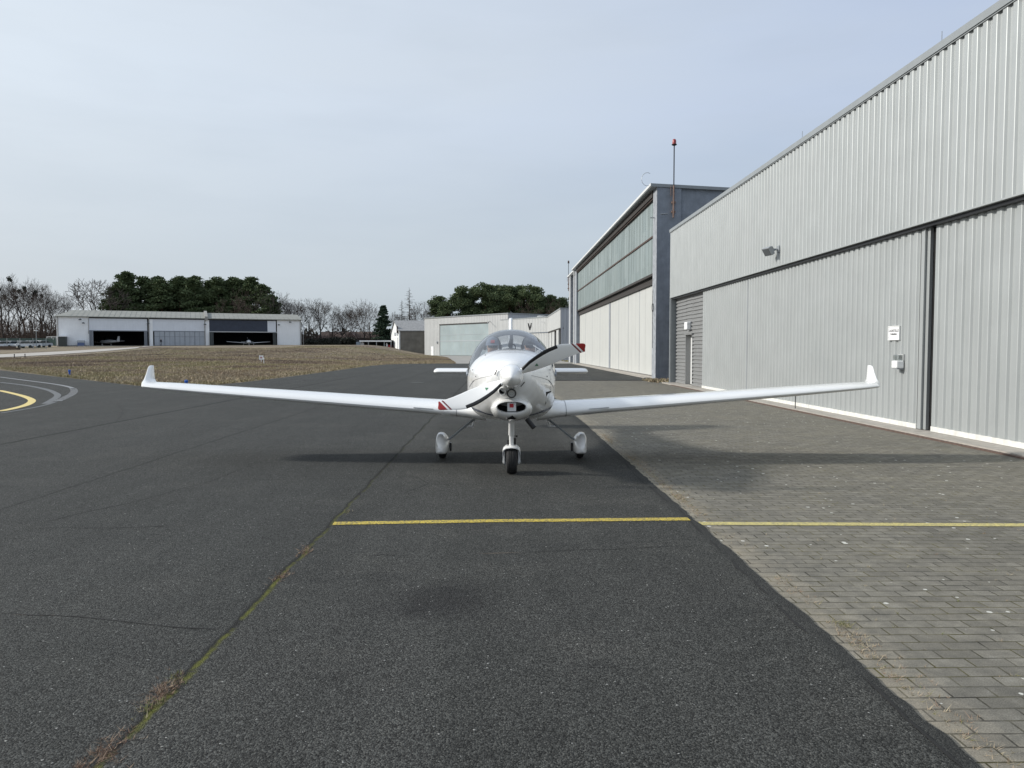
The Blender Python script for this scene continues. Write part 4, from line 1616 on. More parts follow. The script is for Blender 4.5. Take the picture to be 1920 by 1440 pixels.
for f_ in (0.13, 0.35, 0.58, 0.8, 0.99):
    mb = MB()
    x_ = sL[0] + (sR[0] - sL[0]) * f_
    mb.box((x_ - 0.09, DS - 0.28, zs0 - 0.5), (x_ + 0.09, DS - 0.1, zst - 0.33))
    obj('post', mb, 'galv_post', sh)
rr = random.Random(21)
for (f_, w_, h_, mt, lab, nm, cat) in ((0.17, 0.7, 1.7, 'card_white', 'pale tall cupboard at the left end inside the open shed', 'cupboard', 'cupboard'), (0.40, 0.9, 0.7, 'bin_grey', 'grey crate on the floor inside the open shed', 'crate', 'crate'),
                                 (0.50, 0.5, 0.5, 'sign_white', 'small white canister in the middle of the open shed', 'canister', 'canister'), (0.83, 0.9, 0.6, 'galv_post', 'low metal box near the right post of the open shed', 'metal_box', 'box'),
                                 (0.86, 0.45, 1.4, 'card_white', 'white bottle rack near the right end of the open shed', 'bottle_rack', 'rack'), (0.95, 1.0, 0.95, 'red_paint', 'red barrow standing at the right corner of the open shed', 'barrow', 'barrow')):
    x_ = sL[0] + (sR[0] - sL[0]) * f_
    mb = MB()
    mb.box((x_ - w_ / 2, DS + 0.4, zs0 - 0.1), (x_ + w_ / 2, DS + 1.2, zs0 + h_))
    mb.box((x_ - w_ / 2 + 0.1, DS + 0.45, zs0 + h_), (x_ + w_ / 2 - 0.15, DS + 1.0, zs0 + h_ * 1.2))
    tag(obj(nm, mb, mt, bev=0.06), lab, cat)

# brown roofed house among the trees
DH = 226
hq = at(655, 637, DH)
hs = thing('brick_house', 'brown roofed house with a small front gable, half hidden among bare trees', 'house', (hq[0], DH, 1.8))
ztp, zev_ = at(650, 622, DH + 5)[2], at(650, 633, DH)[2]
hx0, hx1 = at(598, 640, DH)[0], at(722, 640, DH)[0]
mb = MB()
mb.box((hx0, DH, 1.0), (hx1, DH + 10, zev_))
obj('wall', mb, 'rust_brown', hs)
mb = MB()
mb.add([(hx0 - 0.5, DH - 0.6, zev_ - 0.2), (hx1 + 0.5, DH - 0.6, zev_ - 0.2), (hx1 + 0.5, DH + 5, ztp), (hx0 - 0.5, DH + 5, ztp), (hx0 - 0.5, DH + 10.6, zev_ - 0.2), (hx1 + 0.5, DH + 10.6, zev_ - 0.2)], [(0, 1, 2, 3), (3, 2, 5, 4)])
obj('roof', mb, 'roof_brown', hs)
mb = MB()
gx_ = at(658, 640, DH)[0]
mb.add([(gx_ - 1.9, DH - 0.8, zev_ - 0.3), (gx_ + 1.9, DH - 0.8, zev_ - 0.3), (gx_, DH - 0.8, zev_ + 1.9), (gx_ - 1.9, DH + 4, zev_ - 0.3), (gx_ + 1.9, DH + 4, zev_ - 0.3), (gx_, DH + 4, zev_ + 1.9)], [(0, 1, 2), (0, 2, 5, 3), (2, 1, 4, 5)])
obj('front_gable', mb, 'rust_pipe', hs)

# white mast beside the long hangar
mq = at(569, 650, 196)
zg = T(mq[0], 196)
z1, z0_ = at(569, 608, 196)[2], at(569, 627, 196)[2]
pl = thing('signal_pole', 'slim pole, white above and dark below, right of the long hangar', 'pole', (mq[0], 196, zg))
mb = MB()
mb.tube([(mq[0], 196, zg - 0.2), (mq[0], 196, z0_)], 0.09, 8)
obj('lower_pole', mb, 'gutter', pl)
mb = MB()
mb.tube([(mq[0], 196, z0_), (mq[0], 196, z1)], 0.14, 8)
obj('upper_pole', mb, 'sign_white', pl)
# ================================================================== long white hangar across the field
A_ = Vector(at(107, 650, 172)[:2])
B_ = Vector(at(565, 650, 193)[:2])
df = B_ - A_
LF = df.length
df.normalize()
bk = Vector((-df.y, df.x))
RZ = math.atan2(df.y, df.x)
lzb = 2.30
zA = at(107, 594, 172)[2]
zB = at(565, 598, 193)[2]
print('long hangar', LF, zA, zB, at(107, 649, 172)[2], at(565, 648, 193)[2])
lh = thing('long_hangar', 'long low white hangar with three bays and a grey cement roof, across the dry field', 'hangar', (A_.x, A_.y, lzb), RZ)


def sat(px):
    lo, hi = -5.0, LF + 5
    for _ in range(50):
        md = (lo + hi) / 2
        p = A_ + df * md
        if at(px, 650, p.y)[0] > p.x:
            lo = md
        else:
            hi = md
    return lo


def zat(px, py):
    p = A_ + df * sat(px)
    return at(px, py, p.y)[2] - lzb


ZE = (zA + zB) / 2 - lzb          # eaves
ZF = (zat(222, 620) + zat(450, 621)) / 2       # underside of the fascia boards
print('eaves', ZE, 'fascia', ZF)
c = {k: sat(k) for k in (107, 168, 176, 271, 277, 283, 290, 384, 387, 393, 401, 502, 512, 518, 520, 565)}
mb = MB()
mb.box((0, 0, -0.6), (c[168], 0.35, ZE))
mb.box((0, 0.35, -0.6), (0.35, 16, ZE))
obj('end_wall', mb, 'white_wall', lh, local=True)
mb = MB()
mb.box((c[520], 0, -0.6), (LF, 0.35, ZE - 0.15))
mb.box((LF - 0.35, 0.35, -0.6), (LF, 16, ZE - 0.15))
obj('end_wall', mb, 'white_wall', lh, local=True)
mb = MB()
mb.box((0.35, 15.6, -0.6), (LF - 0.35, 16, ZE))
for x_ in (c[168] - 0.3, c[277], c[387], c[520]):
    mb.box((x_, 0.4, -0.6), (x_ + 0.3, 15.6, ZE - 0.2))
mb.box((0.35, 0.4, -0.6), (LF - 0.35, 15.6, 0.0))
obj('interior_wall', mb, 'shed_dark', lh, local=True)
for (a, b_, m_, lab) in ((c[168], c[277], 'white_board', None), (c[283], c[384], 'white_board', None), (c[393], c[502], 'navy_board', 'dark navy fascia board'), (c[502], c[518], 'white_board', None)):
    mb = MB()
    mb.box((a + 0.02, 0.02, ZF), (b_ - 0.02, 0.2, ZE - 0.42))
    n_ = max(1, int((b_ - a) / 1.2))
    if m_ == 'navy_board':
        for k in range(1, n_):
            x_ = a + (b_ - a) * k / n_
            mb.box((x_ - 0.02, 0.0, ZF), (x_ + 0.02, 0.019, ZE - 0.42))
    o_ = obj('fascia_board', mb, m_, lh, local=True)
    if lab:
        o_['label'] = lab
mb = MB()
mb.box((c[168], 0.05, ZE - 0.42), (c[520], 0.3, ZE - 0.2))
obj('eaves_beam', mb, 'wood_dark', lh, local=True)
mb = MB()
mb.box((c[168], -0.05, ZF - 0.18), (c[384], 0.25, ZF))
mb.box((c[393], -0.05, ZF - 0.22), (c[520], 0.25, ZF), 1)
obj('track_or_shade_strip', mb, ['gate_frame', 'hangar_pale'], lh, local=True)
for a, b_, m_ in ((c[277] + 0.25, c[283] + 0.5, 'white_wall'), (c[384], c[393], 'white_wall')):
    mb = MB()
    mb.box((a, -0.15, -0.6), (b_, 0.35, ZE - 0.45))
    mb.tube([(a + 0.1, -0.25, -0.3), (a + 0.1, -0.25, ZE - 0.1)], 0.09, 8, mi=1)
    obj('pillar', mb, [m_, 'gutter'], lh, local=True)
# folded leaves
for a, b_, m_ in ((c[168], c[176], 'gate_frame'), (c[271], c[277], 'gate_frame'), (c[393], c[401], 'bin_dark'), (c[512], c[518], 'bin_dark')):
    n_ = 3
    for k in range(n_):
        mb = MB()
        x0 = a + (b_ - a) * k / n_
        mb.box((x0 + 0.02, -0.6, -0.3), (x0 + (b_ - a) / n_ - 0.06, 0.4, ZF - 0.2))
        obj('folded_leaf', mb, m_, lh, local=True)
# closed gate of the middle bay
n_ = 5
a, b_ = c[290], c[384]
for k in range(n_):
    x0, x1 = a + (b_ - a) * k / n_, a + (b_ - a) * (k + 1) / n_
    mb = MB()
    mb.box((x0 + 0.02, 0.0, -0.3), (x1 - 0.02, 0.12, ZF - 0.2))
    for t in (0.0, 0.5, 1.0):
        xx = x0 + (x1 - x0) * t
        mb.box((xx - 0.045, -0.03, -0.28), (xx + 0.045, -0.001, ZF - 0.21), 1)
    for zz in (0.1, ZF * 0.62):
        mb.box((x0 + 0.05, -0.025, zz - 0.04), (x1 - 0.05, -0.002, zz + 0.04), 1)
    obj('gate_leaf', mb, ['grey_gate', 'gate_frame'], lh, local=True)
# roof
zr1 = zat(250, 583.5) + 0.45
rd = 9.0
stepx = c[387] - 0.2
hipx = sat(134)
mb = MB()
nn = 90
def roof_part(mb, x0, x1, ze, zr, hip=0.0, th=0.16):
    p = [(x0, -0.5, ze), (x1, -0.5, ze), (x1, rd, zr), (x0 + hip, rd, zr), (x1, 2 * rd, ze), (x0, 2 * rd, ze)]
    n0 = len(mb.v)
    mb.add(p, [(0, 1, 2, 3), (3, 2, 4, 5), (0, 3, 5)])
    mb.add([(x0, -0.5, ze - th), (x1, -0.5, ze - th), (x1, -0.5, ze - 0.001), (x0, -0.5, ze - 0.001)], [(0, 1, 2, 3)])
    mb.add([(x0, -0.5, ze - th), (x1, -0.5, ze - th), (x1, 2 * rd, ze - th), (x0, 2 * rd, ze - th)], [(3, 2, 1, 0)])
    mb.add([(x1, -0.5, ze - th), (x1, 2 * rd, ze - th), (x1, 2 * rd, ze), (x1, rd, zr), (x1, -0.5, ze)], [(0, 1, 2, 3, 4)])
    # waves of the cement sheets
    k = x0 + hip + 0.6
    while k < x1 - 0.3:
        mb.add([(k - 0.06, -0.52, ze + 0.02), (k + 0.06, -0.52, ze + 0.02), (k + 0.06, rd, zr + 0.02), (k - 0.06, rd, zr + 0.02), (k, -0.52, ze + 0.045), (k, rd, zr + 0.045)], [(0, 4, 5, 3), (4, 1, 2, 5), (0, 1, 4)])
        k += 1.1


roof_part(mb, -0.3, stepx, ZE, zr1, hip=max(0.5, hipx - 0.3))
roof_part(mb, stepx + 0.6, LF + 0.3, ZE - 0.02, zr1 - 0.15)
obj('roof', mb, 'roof_cement', lh, local=True)
mb = MB()
mb.add([(stepx - 0.05, -0.6, ZE - 0.5), (stepx + 0.65, -0.6, ZE - 0.5), (stepx + 0.65, rd, zr1 - 0.3), (stepx - 0.05, rd, zr1 - 0.3),
        (stepx - 0.05, -0.6, ZE + 0.4), (stepx + 0.65, -0.6, ZE + 0.4), (stepx + 0.65, rd, zr1 + 0.38), (stepx - 0.05, rd, zr1 + 0.38)], [(4, 5, 6, 7), (0, 1, 5, 4), (1, 2, 6, 5), (3, 0, 4, 7)])
obj('fire_wall', mb, 'gutter', lh, local=True)
mb = MB()
mb.tube([(0.25, -0.12, -0.4), (0.25, -0.12, ZE - 0.1)], 0.08, 8)
obj('downpipe', mb, 'gutter', lh, local=True)
mb = MB()
mb.tube([(LF - 0.2, -0.12, -0.4), (LF - 0.2, -0.12, ZE - 0.2)], 0.09, 8)
obj('downpipe', mb, 'gutter', lh, local=True)
mb = MB()
mb.tube([(c[168] - 0.1, -0.15, 2.8), (c[168] - 0.1, -0.15, ZE - 0.3)], 0.05, 6)
obj('downpipe', mb, 'gutter', lh, local=True)
for (px, py) in ((152, 599), (158, 605.5), (279, 606), (385, 608), (523, 609), (544, 604)):
    s, z = sat(px), zat(px, py)
    mb = MB()
    mb.tube([(s, 0.0, z + 0.15), (s, -0.5, z + 0.12)], 0.05, 6)
    mb.lathe([(0.08, 0.12), (0.30, 0.0), (0.32, -0.12), (0.18, -0.16)], (s, -0.65, z), n=12)
    obj('yard_lamp', mb, 'bin_dark', lh, local=True)
mb = MB()
mb.box((0, -0.06, -0.3), (c[168], -0.001, 0.12))
obj('plinth', mb, 'gutter', lh, local=True)
mb = MB()
mb.box((c[520], -0.06, -0.3), (LF, -0.001, 0.15))
obj('plinth', mb, 'gutter', lh, local=True)
# concrete strip before the doors
mb = MB()
mb.box((c[168] - 2, -3.0, -0.5), (c[520] + 1, -0.61, 0.0))
o_ = obj('forecourt', mb, 'path_gravel', lh, local=True)


def lw(s, y, z=0.0):
    p = A_ + df * s + bk * y
    return Vector((p.x, p.y, lzb + z))


# things standing by its left wall
p = lw(sat(119.5), -1.2)
bx = thing('storage_container', 'dark slatted storage container against the white end wall of the long hangar', 'container', p, RZ)
w2 = (sat(127) - sat(112.5)) / 2
mb = MB()
for k in range(10):
    x0 = -w2 + 2 * w2 * k / 10
    mb.box((x0 + 0.02, -0.9, -0.2), (x0 + 2 * w2 / 10 - 0.02, 0.9, 2.05))
obj('body', mb, 'bin_dark', bx, local=True)
mb = MB()
mb.box((-w2 - 0.1, -1.0, 2.05), (w2 + 0.1, 1.0, 2.2))
obj('lid', mb, 'card_white', bx, local=True)
p = lw(sat(153), -0.9)
bx = thing('waste_bin', 'blue and grey waste container by the white wall, left of the open bay', 'waste bin', p, RZ)
w2 = (sat(159.5) - sat(147)) / 2
mb = MB()
mb.prism([(-w2, -0.6), (w2, -0.6), (w2, 0.6), (-w2, 0.6)], -0.1, 0.75)
obj('body', mb, 'bin_blue', bx, local=True)
mb = MB()
mb.prism([(-w2 - 0.05, -0.65), (w2 + 0.05, -0.65), (w2 + 0.05, 0.65), (-w2 - 0.05, 0.65)], 0.75, 1.25)
obj('lid', mb, 'bin_grey', bx, local=True)


# small aeroplanes parked inside
def small_plane(name, label, loc, rz, span, tailup=0.0):
    t = thing(name, label, 'aeroplane', loc, rz)
    ring = lambda y, w, z0, z1: [(w * math.cos(a), y, (z0 + z1) / 2 + (z1 - z0) / 2 * math.sin(a)) for a in [2 * PI * k / 14 for k in range(14)]]
    mb = MB()
    mb.loft([ring(-1.6, 0.1, 0.95, 1.15), ring(-1.3, 0.42, 0.7, 1.35), ring(-0.6, 0.52, 0.6, 1.5), ring(0.0, 0.55, 0.6, 1.6), ring(1.5, 0.5, 0.6, 1.55), ring(3.0, 0.3, 0.8, 1.4), ring(5.0, 0.1, 0.95, 1.2)])
    obj('fuselage', mb, 'car_white', t, smooth=True, local=True)
    mb = MB()
    mb.sphere((0, 0.7, 1.55), (0.46, 1.1, 0.42), 12, 8)
    obj('canopy', mb, 'car_glass', t, smooth=True, local=True)
    for s in (-1, 1):
        mb = MB()
        mb.loft([[(s * 0.4, -0.3, 0.72), (s * 0.4, 0.1, 0.86), (s * 0.4, 1.1, 0.76), (s * 0.4, 0.1, 0.64)], [(s * span / 2, 0.0, 1.08), (s * span / 2, 0.2, 1.16), (s * span / 2, 0.9, 1.1), (s * span / 2, 0.2, 1.03)]])
        obj('wing', mb, 'car_white', t, local=True)
    mb = MB()
    mb.box((-1.5, 4.3, 1.15), (1.5, 5.0, 1.22))
    obj('tailplane', mb, 'car_white', t, local=True)
    mb = MB()
    mb.loft([[(-0.05, 4.2, 1.2), (0.05, 4.2, 1.2), (0.05, 5.1, 1.2), (-0.05, 5.1, 1.2)], [(-0.03, 4.6, 2.3), (0.03, 4.6, 2.3), (0.03, 5.2, 2.3), (-0.03, 5.2, 2.3)]])
    obj('fin', mb, 'car_white', t, local=True)
    for (x, y) in ((0, -0.9), (-1.2, 0.6), (1.2, 0.6)):
        mb = MB()
        mb.tube([(x, y, 0.9), (x, y, 0.3)], 0.05, 6)
        mb.lathe([(0.1, -0.07), (0.2, -0.06), (0.2, 0.06), (0.1, 0.07)], (x, y, 0.2), axis='x', n=12)
        obj('wheel', mb, 'car_white' if True else '', t, local=True)
    return t


small_plane('light_aeroplane', 'white low wing aeroplane parked nose out in the dark right bay of the long hangar', lw(sat(467), 0.6), RZ, sat(509) - sat(427))
small_plane('glider', 'white aeroplane tail with slim wing in the dark left bay of the long hangar', lw(sat(192), 6.0), RZ + R(222), 9.0)


# ------------------------------------------------------------------ people as one skinned surface
def skin_person(name, label, loc, rz, joints, edges, mats, group=None, sub=2):
    """joints: {name: (x,y,z,r)}; colour by height bands via material function"""
    me = bpy.data.meshes.new(name)
    ks = list(joints)
    me.from_pydata([joints[k][:3] for k in ks], [(ks.index(a), ks.index(b_)) for a, b_ in edges], [])
    o = bpy.data.objects.new(name, me)
    COL.objects.link(o)
    md = o.modifiers.new('skin', 'SKIN')
    md.use_smooth_shade = True
    for i, k in enumerate(ks):
        sv = me.skin_vertices[0].data[i]
        r = joints[k][3]
        sv.radius = (r, r) if isinstance(r, (int, float)) else r
        sv.use_root = (i == 0)
    s_ = o.modifiers.new('sub', 'SUBSURF')
    s_.levels = s_.render_levels = sub
    dg = bpy.context.evaluated_depsgraph_get()
    ev = o.evaluated_get(dg)
    nm = bpy.data.meshes.new_from_object(ev)
    o.modifiers.clear()
    o.data = nm
    for m_ in mats[0]:
        nm.materials.append(M[m_])
    if len(mats) > 1:
        for p_ in nm.polygons:
            p_.material_index = mats[1](p_.center)
    nm.polygons.foreach_set('use_smooth', [True] * len(nm.polygons))
    o.location = loc
    o.rotation_euler = (0, 0, rz)
    ROOTM[o.name] = Matrix.Translation(loc) @ Matrix.Rotation(rz, 4, 'Z')
    tag(o, label, 'person', group)
    return o


WALK = {'pelvis': (0, 0, 0.95, 0.13), 'waist': (0, 0, 1.12, 0.125), 'chest': (0, 0, 1.34, 0.15), 'neck': (0, 0, 1.50, 0.055), 'head': (0, -0.02, 1.63, 0.09), 'crown': (0, -0.01, 1.72, 0.075),
        'shL': (-0.19, 0, 1.42, 0.065), 'elL': (-0.25, 0.08, 1.15, 0.048), 'haL': (-0.24, -0.02, 0.92, 0.035), 'shR': (0.19, 0, 1.42, 0.065), 'elR': (0.25, -0.04, 1.15, 0.048), 'haR': (0.24, -0.16, 0.95, 0.035),
        'hiL': (-0.1, 0, 0.90, 0.10), 'knL': (-0.1, -0.14, 0.50, 0.065), 'anL': (-0.1, -0.12, 0.09, 0.045), 'toL': (-0.1, -0.30, 0.045, 0.04), 'hiR': (0.1, 0, 0.90, 0.10), 'knR': (0.1, 0.06, 0.50, 0.065), 'anR': (0.1, 0.26, 0.12, 0.045), 'toR': (0.1, 0.12, 0.045, 0.04)}
WE = [('pelvis', 'waist'), ('waist', 'chest'), ('chest', 'neck'), ('neck', 'head'), ('head', 'crown'), ('chest', 'shL'), ('shL', 'elL'), ('elL', 'haL'), ('chest', 'shR'), ('shR', 'elR'), ('elR', 'haR'), ('pelvis', 'hiL'), ('hiL', 'knL'), ('knL', 'anL'), ('anL', 'toL'), ('pelvis', 'hiR'), ('hiR', 'knR'), ('knR', 'anR'), ('anR', 'toR')]
wm = (['cloth_black', 'skin', 'hair_brown', 'shirt_dark'], lambda c_: (2 if c_.z > 1.68 or (c_.z > 1.56 and c_.y > 0.02) else 1) if c_.z > 1.53 else (1 if c_.z < 0.97 and abs(c_.x) > 0.19 else (3 if c_.z < 0.95 else 0)))
p = lw(sat(302.5), -2.0)
skin_person('person', 'person in dark clothes walking past the grey doors of the long hangar', p, RZ + R(60), WALK, WE, wm)
q = gp(1036, 669, 0)
yv = 112
qx = at(1035.5, 650, yv)[0]
skin_person('person', 'person in dark clothes standing by the open door of the letter V hangar', (qx, yv, 0), R(20), WALK, WE, wm)

# ------------------------------------------------------------------ car park, fence, gate, lamp
def make_car(paint_m, label):
    t = thing('parked_car', label, 'car', (0, 0, 0), 0, 'cars parked behind the green fence')
    prof = [(-2.1, 0.35), (-2.15, 0.75), (-1.25, 0.92), (-0.55, 1.42), (0.9, 1.46), (1.7, 1.0), (2.1, 0.92), (2.15, 0.4)]
    low_ = [(-2.1, 0.35), (-2.15, 0.75), (-1.3, 0.93), (1.75, 0.98), (2.1, 0.92), (2.15, 0.4)]
    mb = MB()
    mb.loft([[(x, -0.82, z) for x, z in low_], [(x, -0.88, z) for x, z in low_], [(x, 0.88, z) for x, z in low_], [(x, 0.82, z) for x, z in low_]])
    obj('body', mb, paint_m, t, local=True, bev=0.04)
    cab = [(-1.25, 0.93), (-0.5, 1.40), (0.9, 1.44), (1.65, 0.98)]
    mb = MB()
    mb.loft([[(x, -0.8 + 0.0 * z, z) for x, z in cab], [(x * 0.97, -0.62, z * 1.0) for x, z in cab], [(x * 0.97, 0.62, z) for x, z in cab], [(x, 0.8, z) for x, z in cab]])
    obj('windows', mb, 'car_glass', t, local=True)
    mb = MB()
    mb.box((-0.5, -0.66, 1.40), (0.95, 0.66, 1.48))
    obj('roof', mb, paint_m, t, local=True, bev=0.03)
    for (x, y) in ((-1.3, -0.86), (1.3, -0.86), (-1.3, 0.86), (1.3, 0.86)):
        mb = MB()
        mb.lathe([(0.16, -0.1), (0.32, -0.1), (0.32, 0.1), (0.16, 0.1)], (x, y, 0.32), axis='y', n=14)
        obj('wheel', mb, 'black_rubber', t, local=True)
    return t


cw = make_car('car_white', '')
cg = make_car('car_grey', '')
cars = [(1, 152, cw, 74, 'white car behind the green fence, leftmost and cut by the photo edge'), (20, 154, cw, 80, 'white car behind the fence, second from the left edge'),
        (40, 155, cw, 76, 'white car in the middle of the row behind the green fence'), (58, 158, cw, 82, 'white car behind the fence, left of the street lamp'),
        (77, 162, cg, 70, 'pale grey car behind the fence, the last before the gate')]
for i, (px, D, src, rz, lab) in enumerate(cars):
    x_ = at(px, 648, D)[0]
    loc = (x_, D, T(x_, D) - 0.02)
    if i == 0 or src is cg:
        src.location = loc
        src.rotation_euler = (0, 0, R(rz))
        src['label'] = lab
    else:
        copy_tree(src, loc, R(rz), lab)
# fence panels
FD = 147
f0 = at(-60, 648, FD)
f1 = at(87, 648, FD)
fn = thing('mesh_fence', 'dark green wire mesh fence with grey posts, before the parked cars', 'fence', (f1[0], FD, T(f1[0], FD)))
mb = MB()
n_ = int((f1[0] - f0[0]) / 2.5)
zf = T(f0[0], FD)
for k in range(n_ * 16 + 1):
    x_ = f0[0] + (f1[0] - f0[0]) * k / (n_ * 16)
    mb.box((x_ - 0.006, FD - .01, zf), (x_ + 0.006, FD + .01, zf + 2.0))
for zz in (0.1, 1.98):
    mb.box((f0[0], FD - .015, zf + zz - 0.010), (f1[0], FD - .011, zf + zz + 0.010))
obj('wire_mesh', mb, 'fence_green', fn)
for k in range(n_ + 1):
    x_ = f0[0] + (f1[0] - f0[0]) * k / n_
    mb = MB()
    mb.box((x_ - 0.04, FD - .1, zf - 0.2), (x_ + 0.04, FD - .02, zf + 2.1))
    obj('fence_post', mb, 'galv_post', fn)
# green screen fence at the back of the car park
b0, b1 = at(-60, 648, 178), at(105, 648, 178)
mb = MB()
k = b0[0]
while k < b1[0]:
    mb.box((k, 178, 1.5), (k + 2.4, 178.05, 4.1))
    k += 2.5
tag(obj('screen_fence', mb, 'fence_green'), 'tall dark green screen fence behind the parked cars', 'fence')
g0_, g1_ = at(88, 648, 181), at(106, 648, 178)
gtt = thing('steel_gate', 'grey steel gate with bars, left of the long white hangar', 'gate', (g0_[0], 181, T(g0_[0], 181)))
zf = T(g0_[0], 181)
mb = MB()
for k in range(17):
    t = k / 16
    x_, y_ = g0_[0] + (g1_[0] - g0_[0]) * t, 181 - 3 * t
    r_ = 0.07 if k in (0, 8, 16) else 0.018
    mb.box((x_ - r_, y_ - r_, zf - 0.1), (x_ + r_, y_ + r_, zf + 2.2))
for zz in (0.15, 2.15):
    mb.tube([(g0_[0], 181, zf + zz), (g1_[0], 178, zf + zz)], 0.05, 6)
obj('gate_frame', mb, 'galv_post', gtt)
mb = MB()
t = 0.66
x_, y_ = g0_[0] + (g1_[0] - g0_[0]) * t, 181 - 3 * t
mb.box((x_ - 0.25, y_ - 0.12, zf + 1.3), (x_ + 0.25, y_ - 0.08, zf + 1.75))
obj('sign_plate', mb, 'sign_white', gtt)
LD = 158
lx = at(68.5, 648, LD)[0]
zl = T(lx, LD)
zt_ = at(68.5, 620, LD)[2]
lp = thing('street_lamp', 'slim street lamp with a flat head standing among the parked cars', 'street lamp', (lx, LD, zl))
mb = MB()
mb.tube([(lx, LD, zl), (lx, LD, zt_ - 0.1)], [0.07, 0.05], 8)
obj('pole', mb, 'galv_post', lp)
mb = MB()
mb.lathe([(0.1, -0.22), (0.2, -0.1), (0.42, -0.02), (0.38, 0.05), (0.1, 0.12)], (lx, LD, zt_), n=14)
obj('lamp_head', mb, 'hangar_pale', lp, smooth=True)
q = gpt(12, 656.5)
tb = MB()
for k in range(3):
    tb.box((q[0] - 4, q[1] - 0.6 + 0.42 * k, q[2] + 0.05), (q[0] + 2.2, q[1] - 0.3 + 0.42 * k, q[2] + 0.42))
for k in range(2):
    tb.box((q[0] - 3.0, q[1] - 0.5 + 0.42 * k, q[2] + 0.425), (q[0] + 1.6, q[1] - 0.2 + 0.42 * k, q[2] + 0.72))
tag(obj('timber_stack', tb, 'timber_old'), 'low stack of old brown beams lying in the grass at the left edge', 'timber stack')

# ------------------------------------------------------------------ taxiway edge markers and small signs
def marker(px, py, hgt, label):
    q = gp(px, py)
    t = thing('edge_marker', label, 'taxiway marker', (q[0], q[1], 0), 0, 'blue taxiway edge markers')
    k = hgt
    mb = MB()
    mb.lathe([(0.055, 0.0), (0.055, 0.62 * k), (0.062, 0.64 * k)], (q[0], q[1], 0), n=12)
    obj('stem', mb, 'marker_blue', t)
    mb = MB()
    mb.lathe([(0.066, 0.64 * k), (0.07, 0.92 * k), (0.055, 0.98 * k), (0.01, 1.0 * k)], (q[0], q[1], 0), n=12)
    obj('lens', mb, 'marker_top', t)


marker(130.5, 704, 0.34, 'blue taxiway edge marker in the grass beyond the white curved lines')
marker(349.5, 726, 0.30, 'blue taxiway edge marker just behind the left wing of the aeroplane')
q = gpt(490, 680)
zz = q[2]
fs = thing('field_sign', 'small white square sign on a low post in the middle of the dry field', 'sign', q)
mb = MB()
mb.tube([(q[0], q[1], zz - 0.1), (q[0], q[1], zz + 0.35)], 0.025, 6)
obj('post', mb, 'sign_white', fs)
mb = MB()
mb.box((q[0] - 0.22, q[1] - 0.03, zz + 0.30), (q[0] + 0.22, q[1] - 0.005, zz + 0.74))
pn = obj('board', mb, 'sign_white', fs)
mb = MB()
mb.box((q[0] - 0.10, q[1] - 0.036, zz + 0.44), (q[0] + 0.10, q[1] - 0.031, zz + 0.60))
obj('mark', mb, 'sign_pink', pn)
q = gpt(494.8, 682)
pp = MB()
pp.tube([(q[0], q[1], q[2] - 0.1), (q[0], q[1], q[2] + 0.55)], 0.03, 6)
pp.sphere((q[0], q[1], q[2] + 0.55), 0.05, 8, 6)
tag(obj('field_post', pp, 'sign_white'), 'short thin white post beside the small sign in the field', 'post')
for px, py, lab in ((27, 671.5, 'short dark peg at the lower edge of the pale path, nearer the left edge'), (47, 671, 'short dark peg at the path edge, right one of two')):
    q = gpt(px, py)
    pp = MB()
    pp.tube([(q[0], q[1], q[2] - 0.1), (q[0], q[1], q[2] + 0.42)], [0.06, 0.05], 6)
    pp.sphere((q[0], q[1], q[2] + 0.42), 0.07, 8, 6)
    tag(obj('path_peg', pp, 'wood_dark'), lab, 'peg', 'pegs along the path')


# ------------------------------------------------------------------ trees
def tube_arrays(segs, ns):
    """segs: (p0,p1,r0,r1) arrays -> verts, quads (ns sided open tubes)"""
    p0 = np.array([s[0] for s in segs])
    p1 = np.array([s[1] for s in segs])
    r0 = np.array([s[2] for s in segs])
    r1 = np.array([s[3] for s in segs])
    d = p1 - p0
    d /= np.linalg.norm(d, axis=1)[:, None] + 1e-9
    up = np.where(np.abs(d[:, 2:3]) < 0.9, np.array([[0, 0, 1.0]]), np.array([[1.0, 0, 0]]))
    a = np.cross(d, up)
    a /= np.linalg.norm(a, axis=1)[:, None] + 1e-9
    b_ = np.cross(d, a)
    vs = []
    for k in range(ns):
        t = 2 * PI * k / ns
        vs.append(p0 + (a * math.cos(t) + b_ * math.sin(t)) * r0[:, None])
    for k in range(ns):
        t = 2 * PI * k / ns
        vs.append(p1 + (a * math.cos(t) + b_ * math.sin(t)) * r1[:, None])
    V = np.stack(vs, 1)
    n = len(segs)
    base = (np.arange(n) * 2 * ns)[:, None]
    Fq = np.concatenate([np.stack([base[:, 0] + k, base[:, 0] + (k + 1) % ns, base[:, 0] + ns + (k + 1) % ns, base[:, 0] + ns + k], 1) for k in range(ns)])
    return V.reshape(-1, 3), Fq


def rot_dir(d, ang, az):
    d = d / np.linalg.norm(d)
    a = np.cross(d, [0, 0, 1.0] if abs(d[2]) < 0.95 else [1.0, 0, 0])
    a /= np.linalg.norm(a)
    b_ = np.cross(d, a)
    return d * math.cos(ang) + (a * math.cos(az) + b_ * math.sin(az)) * math.sin(ang)


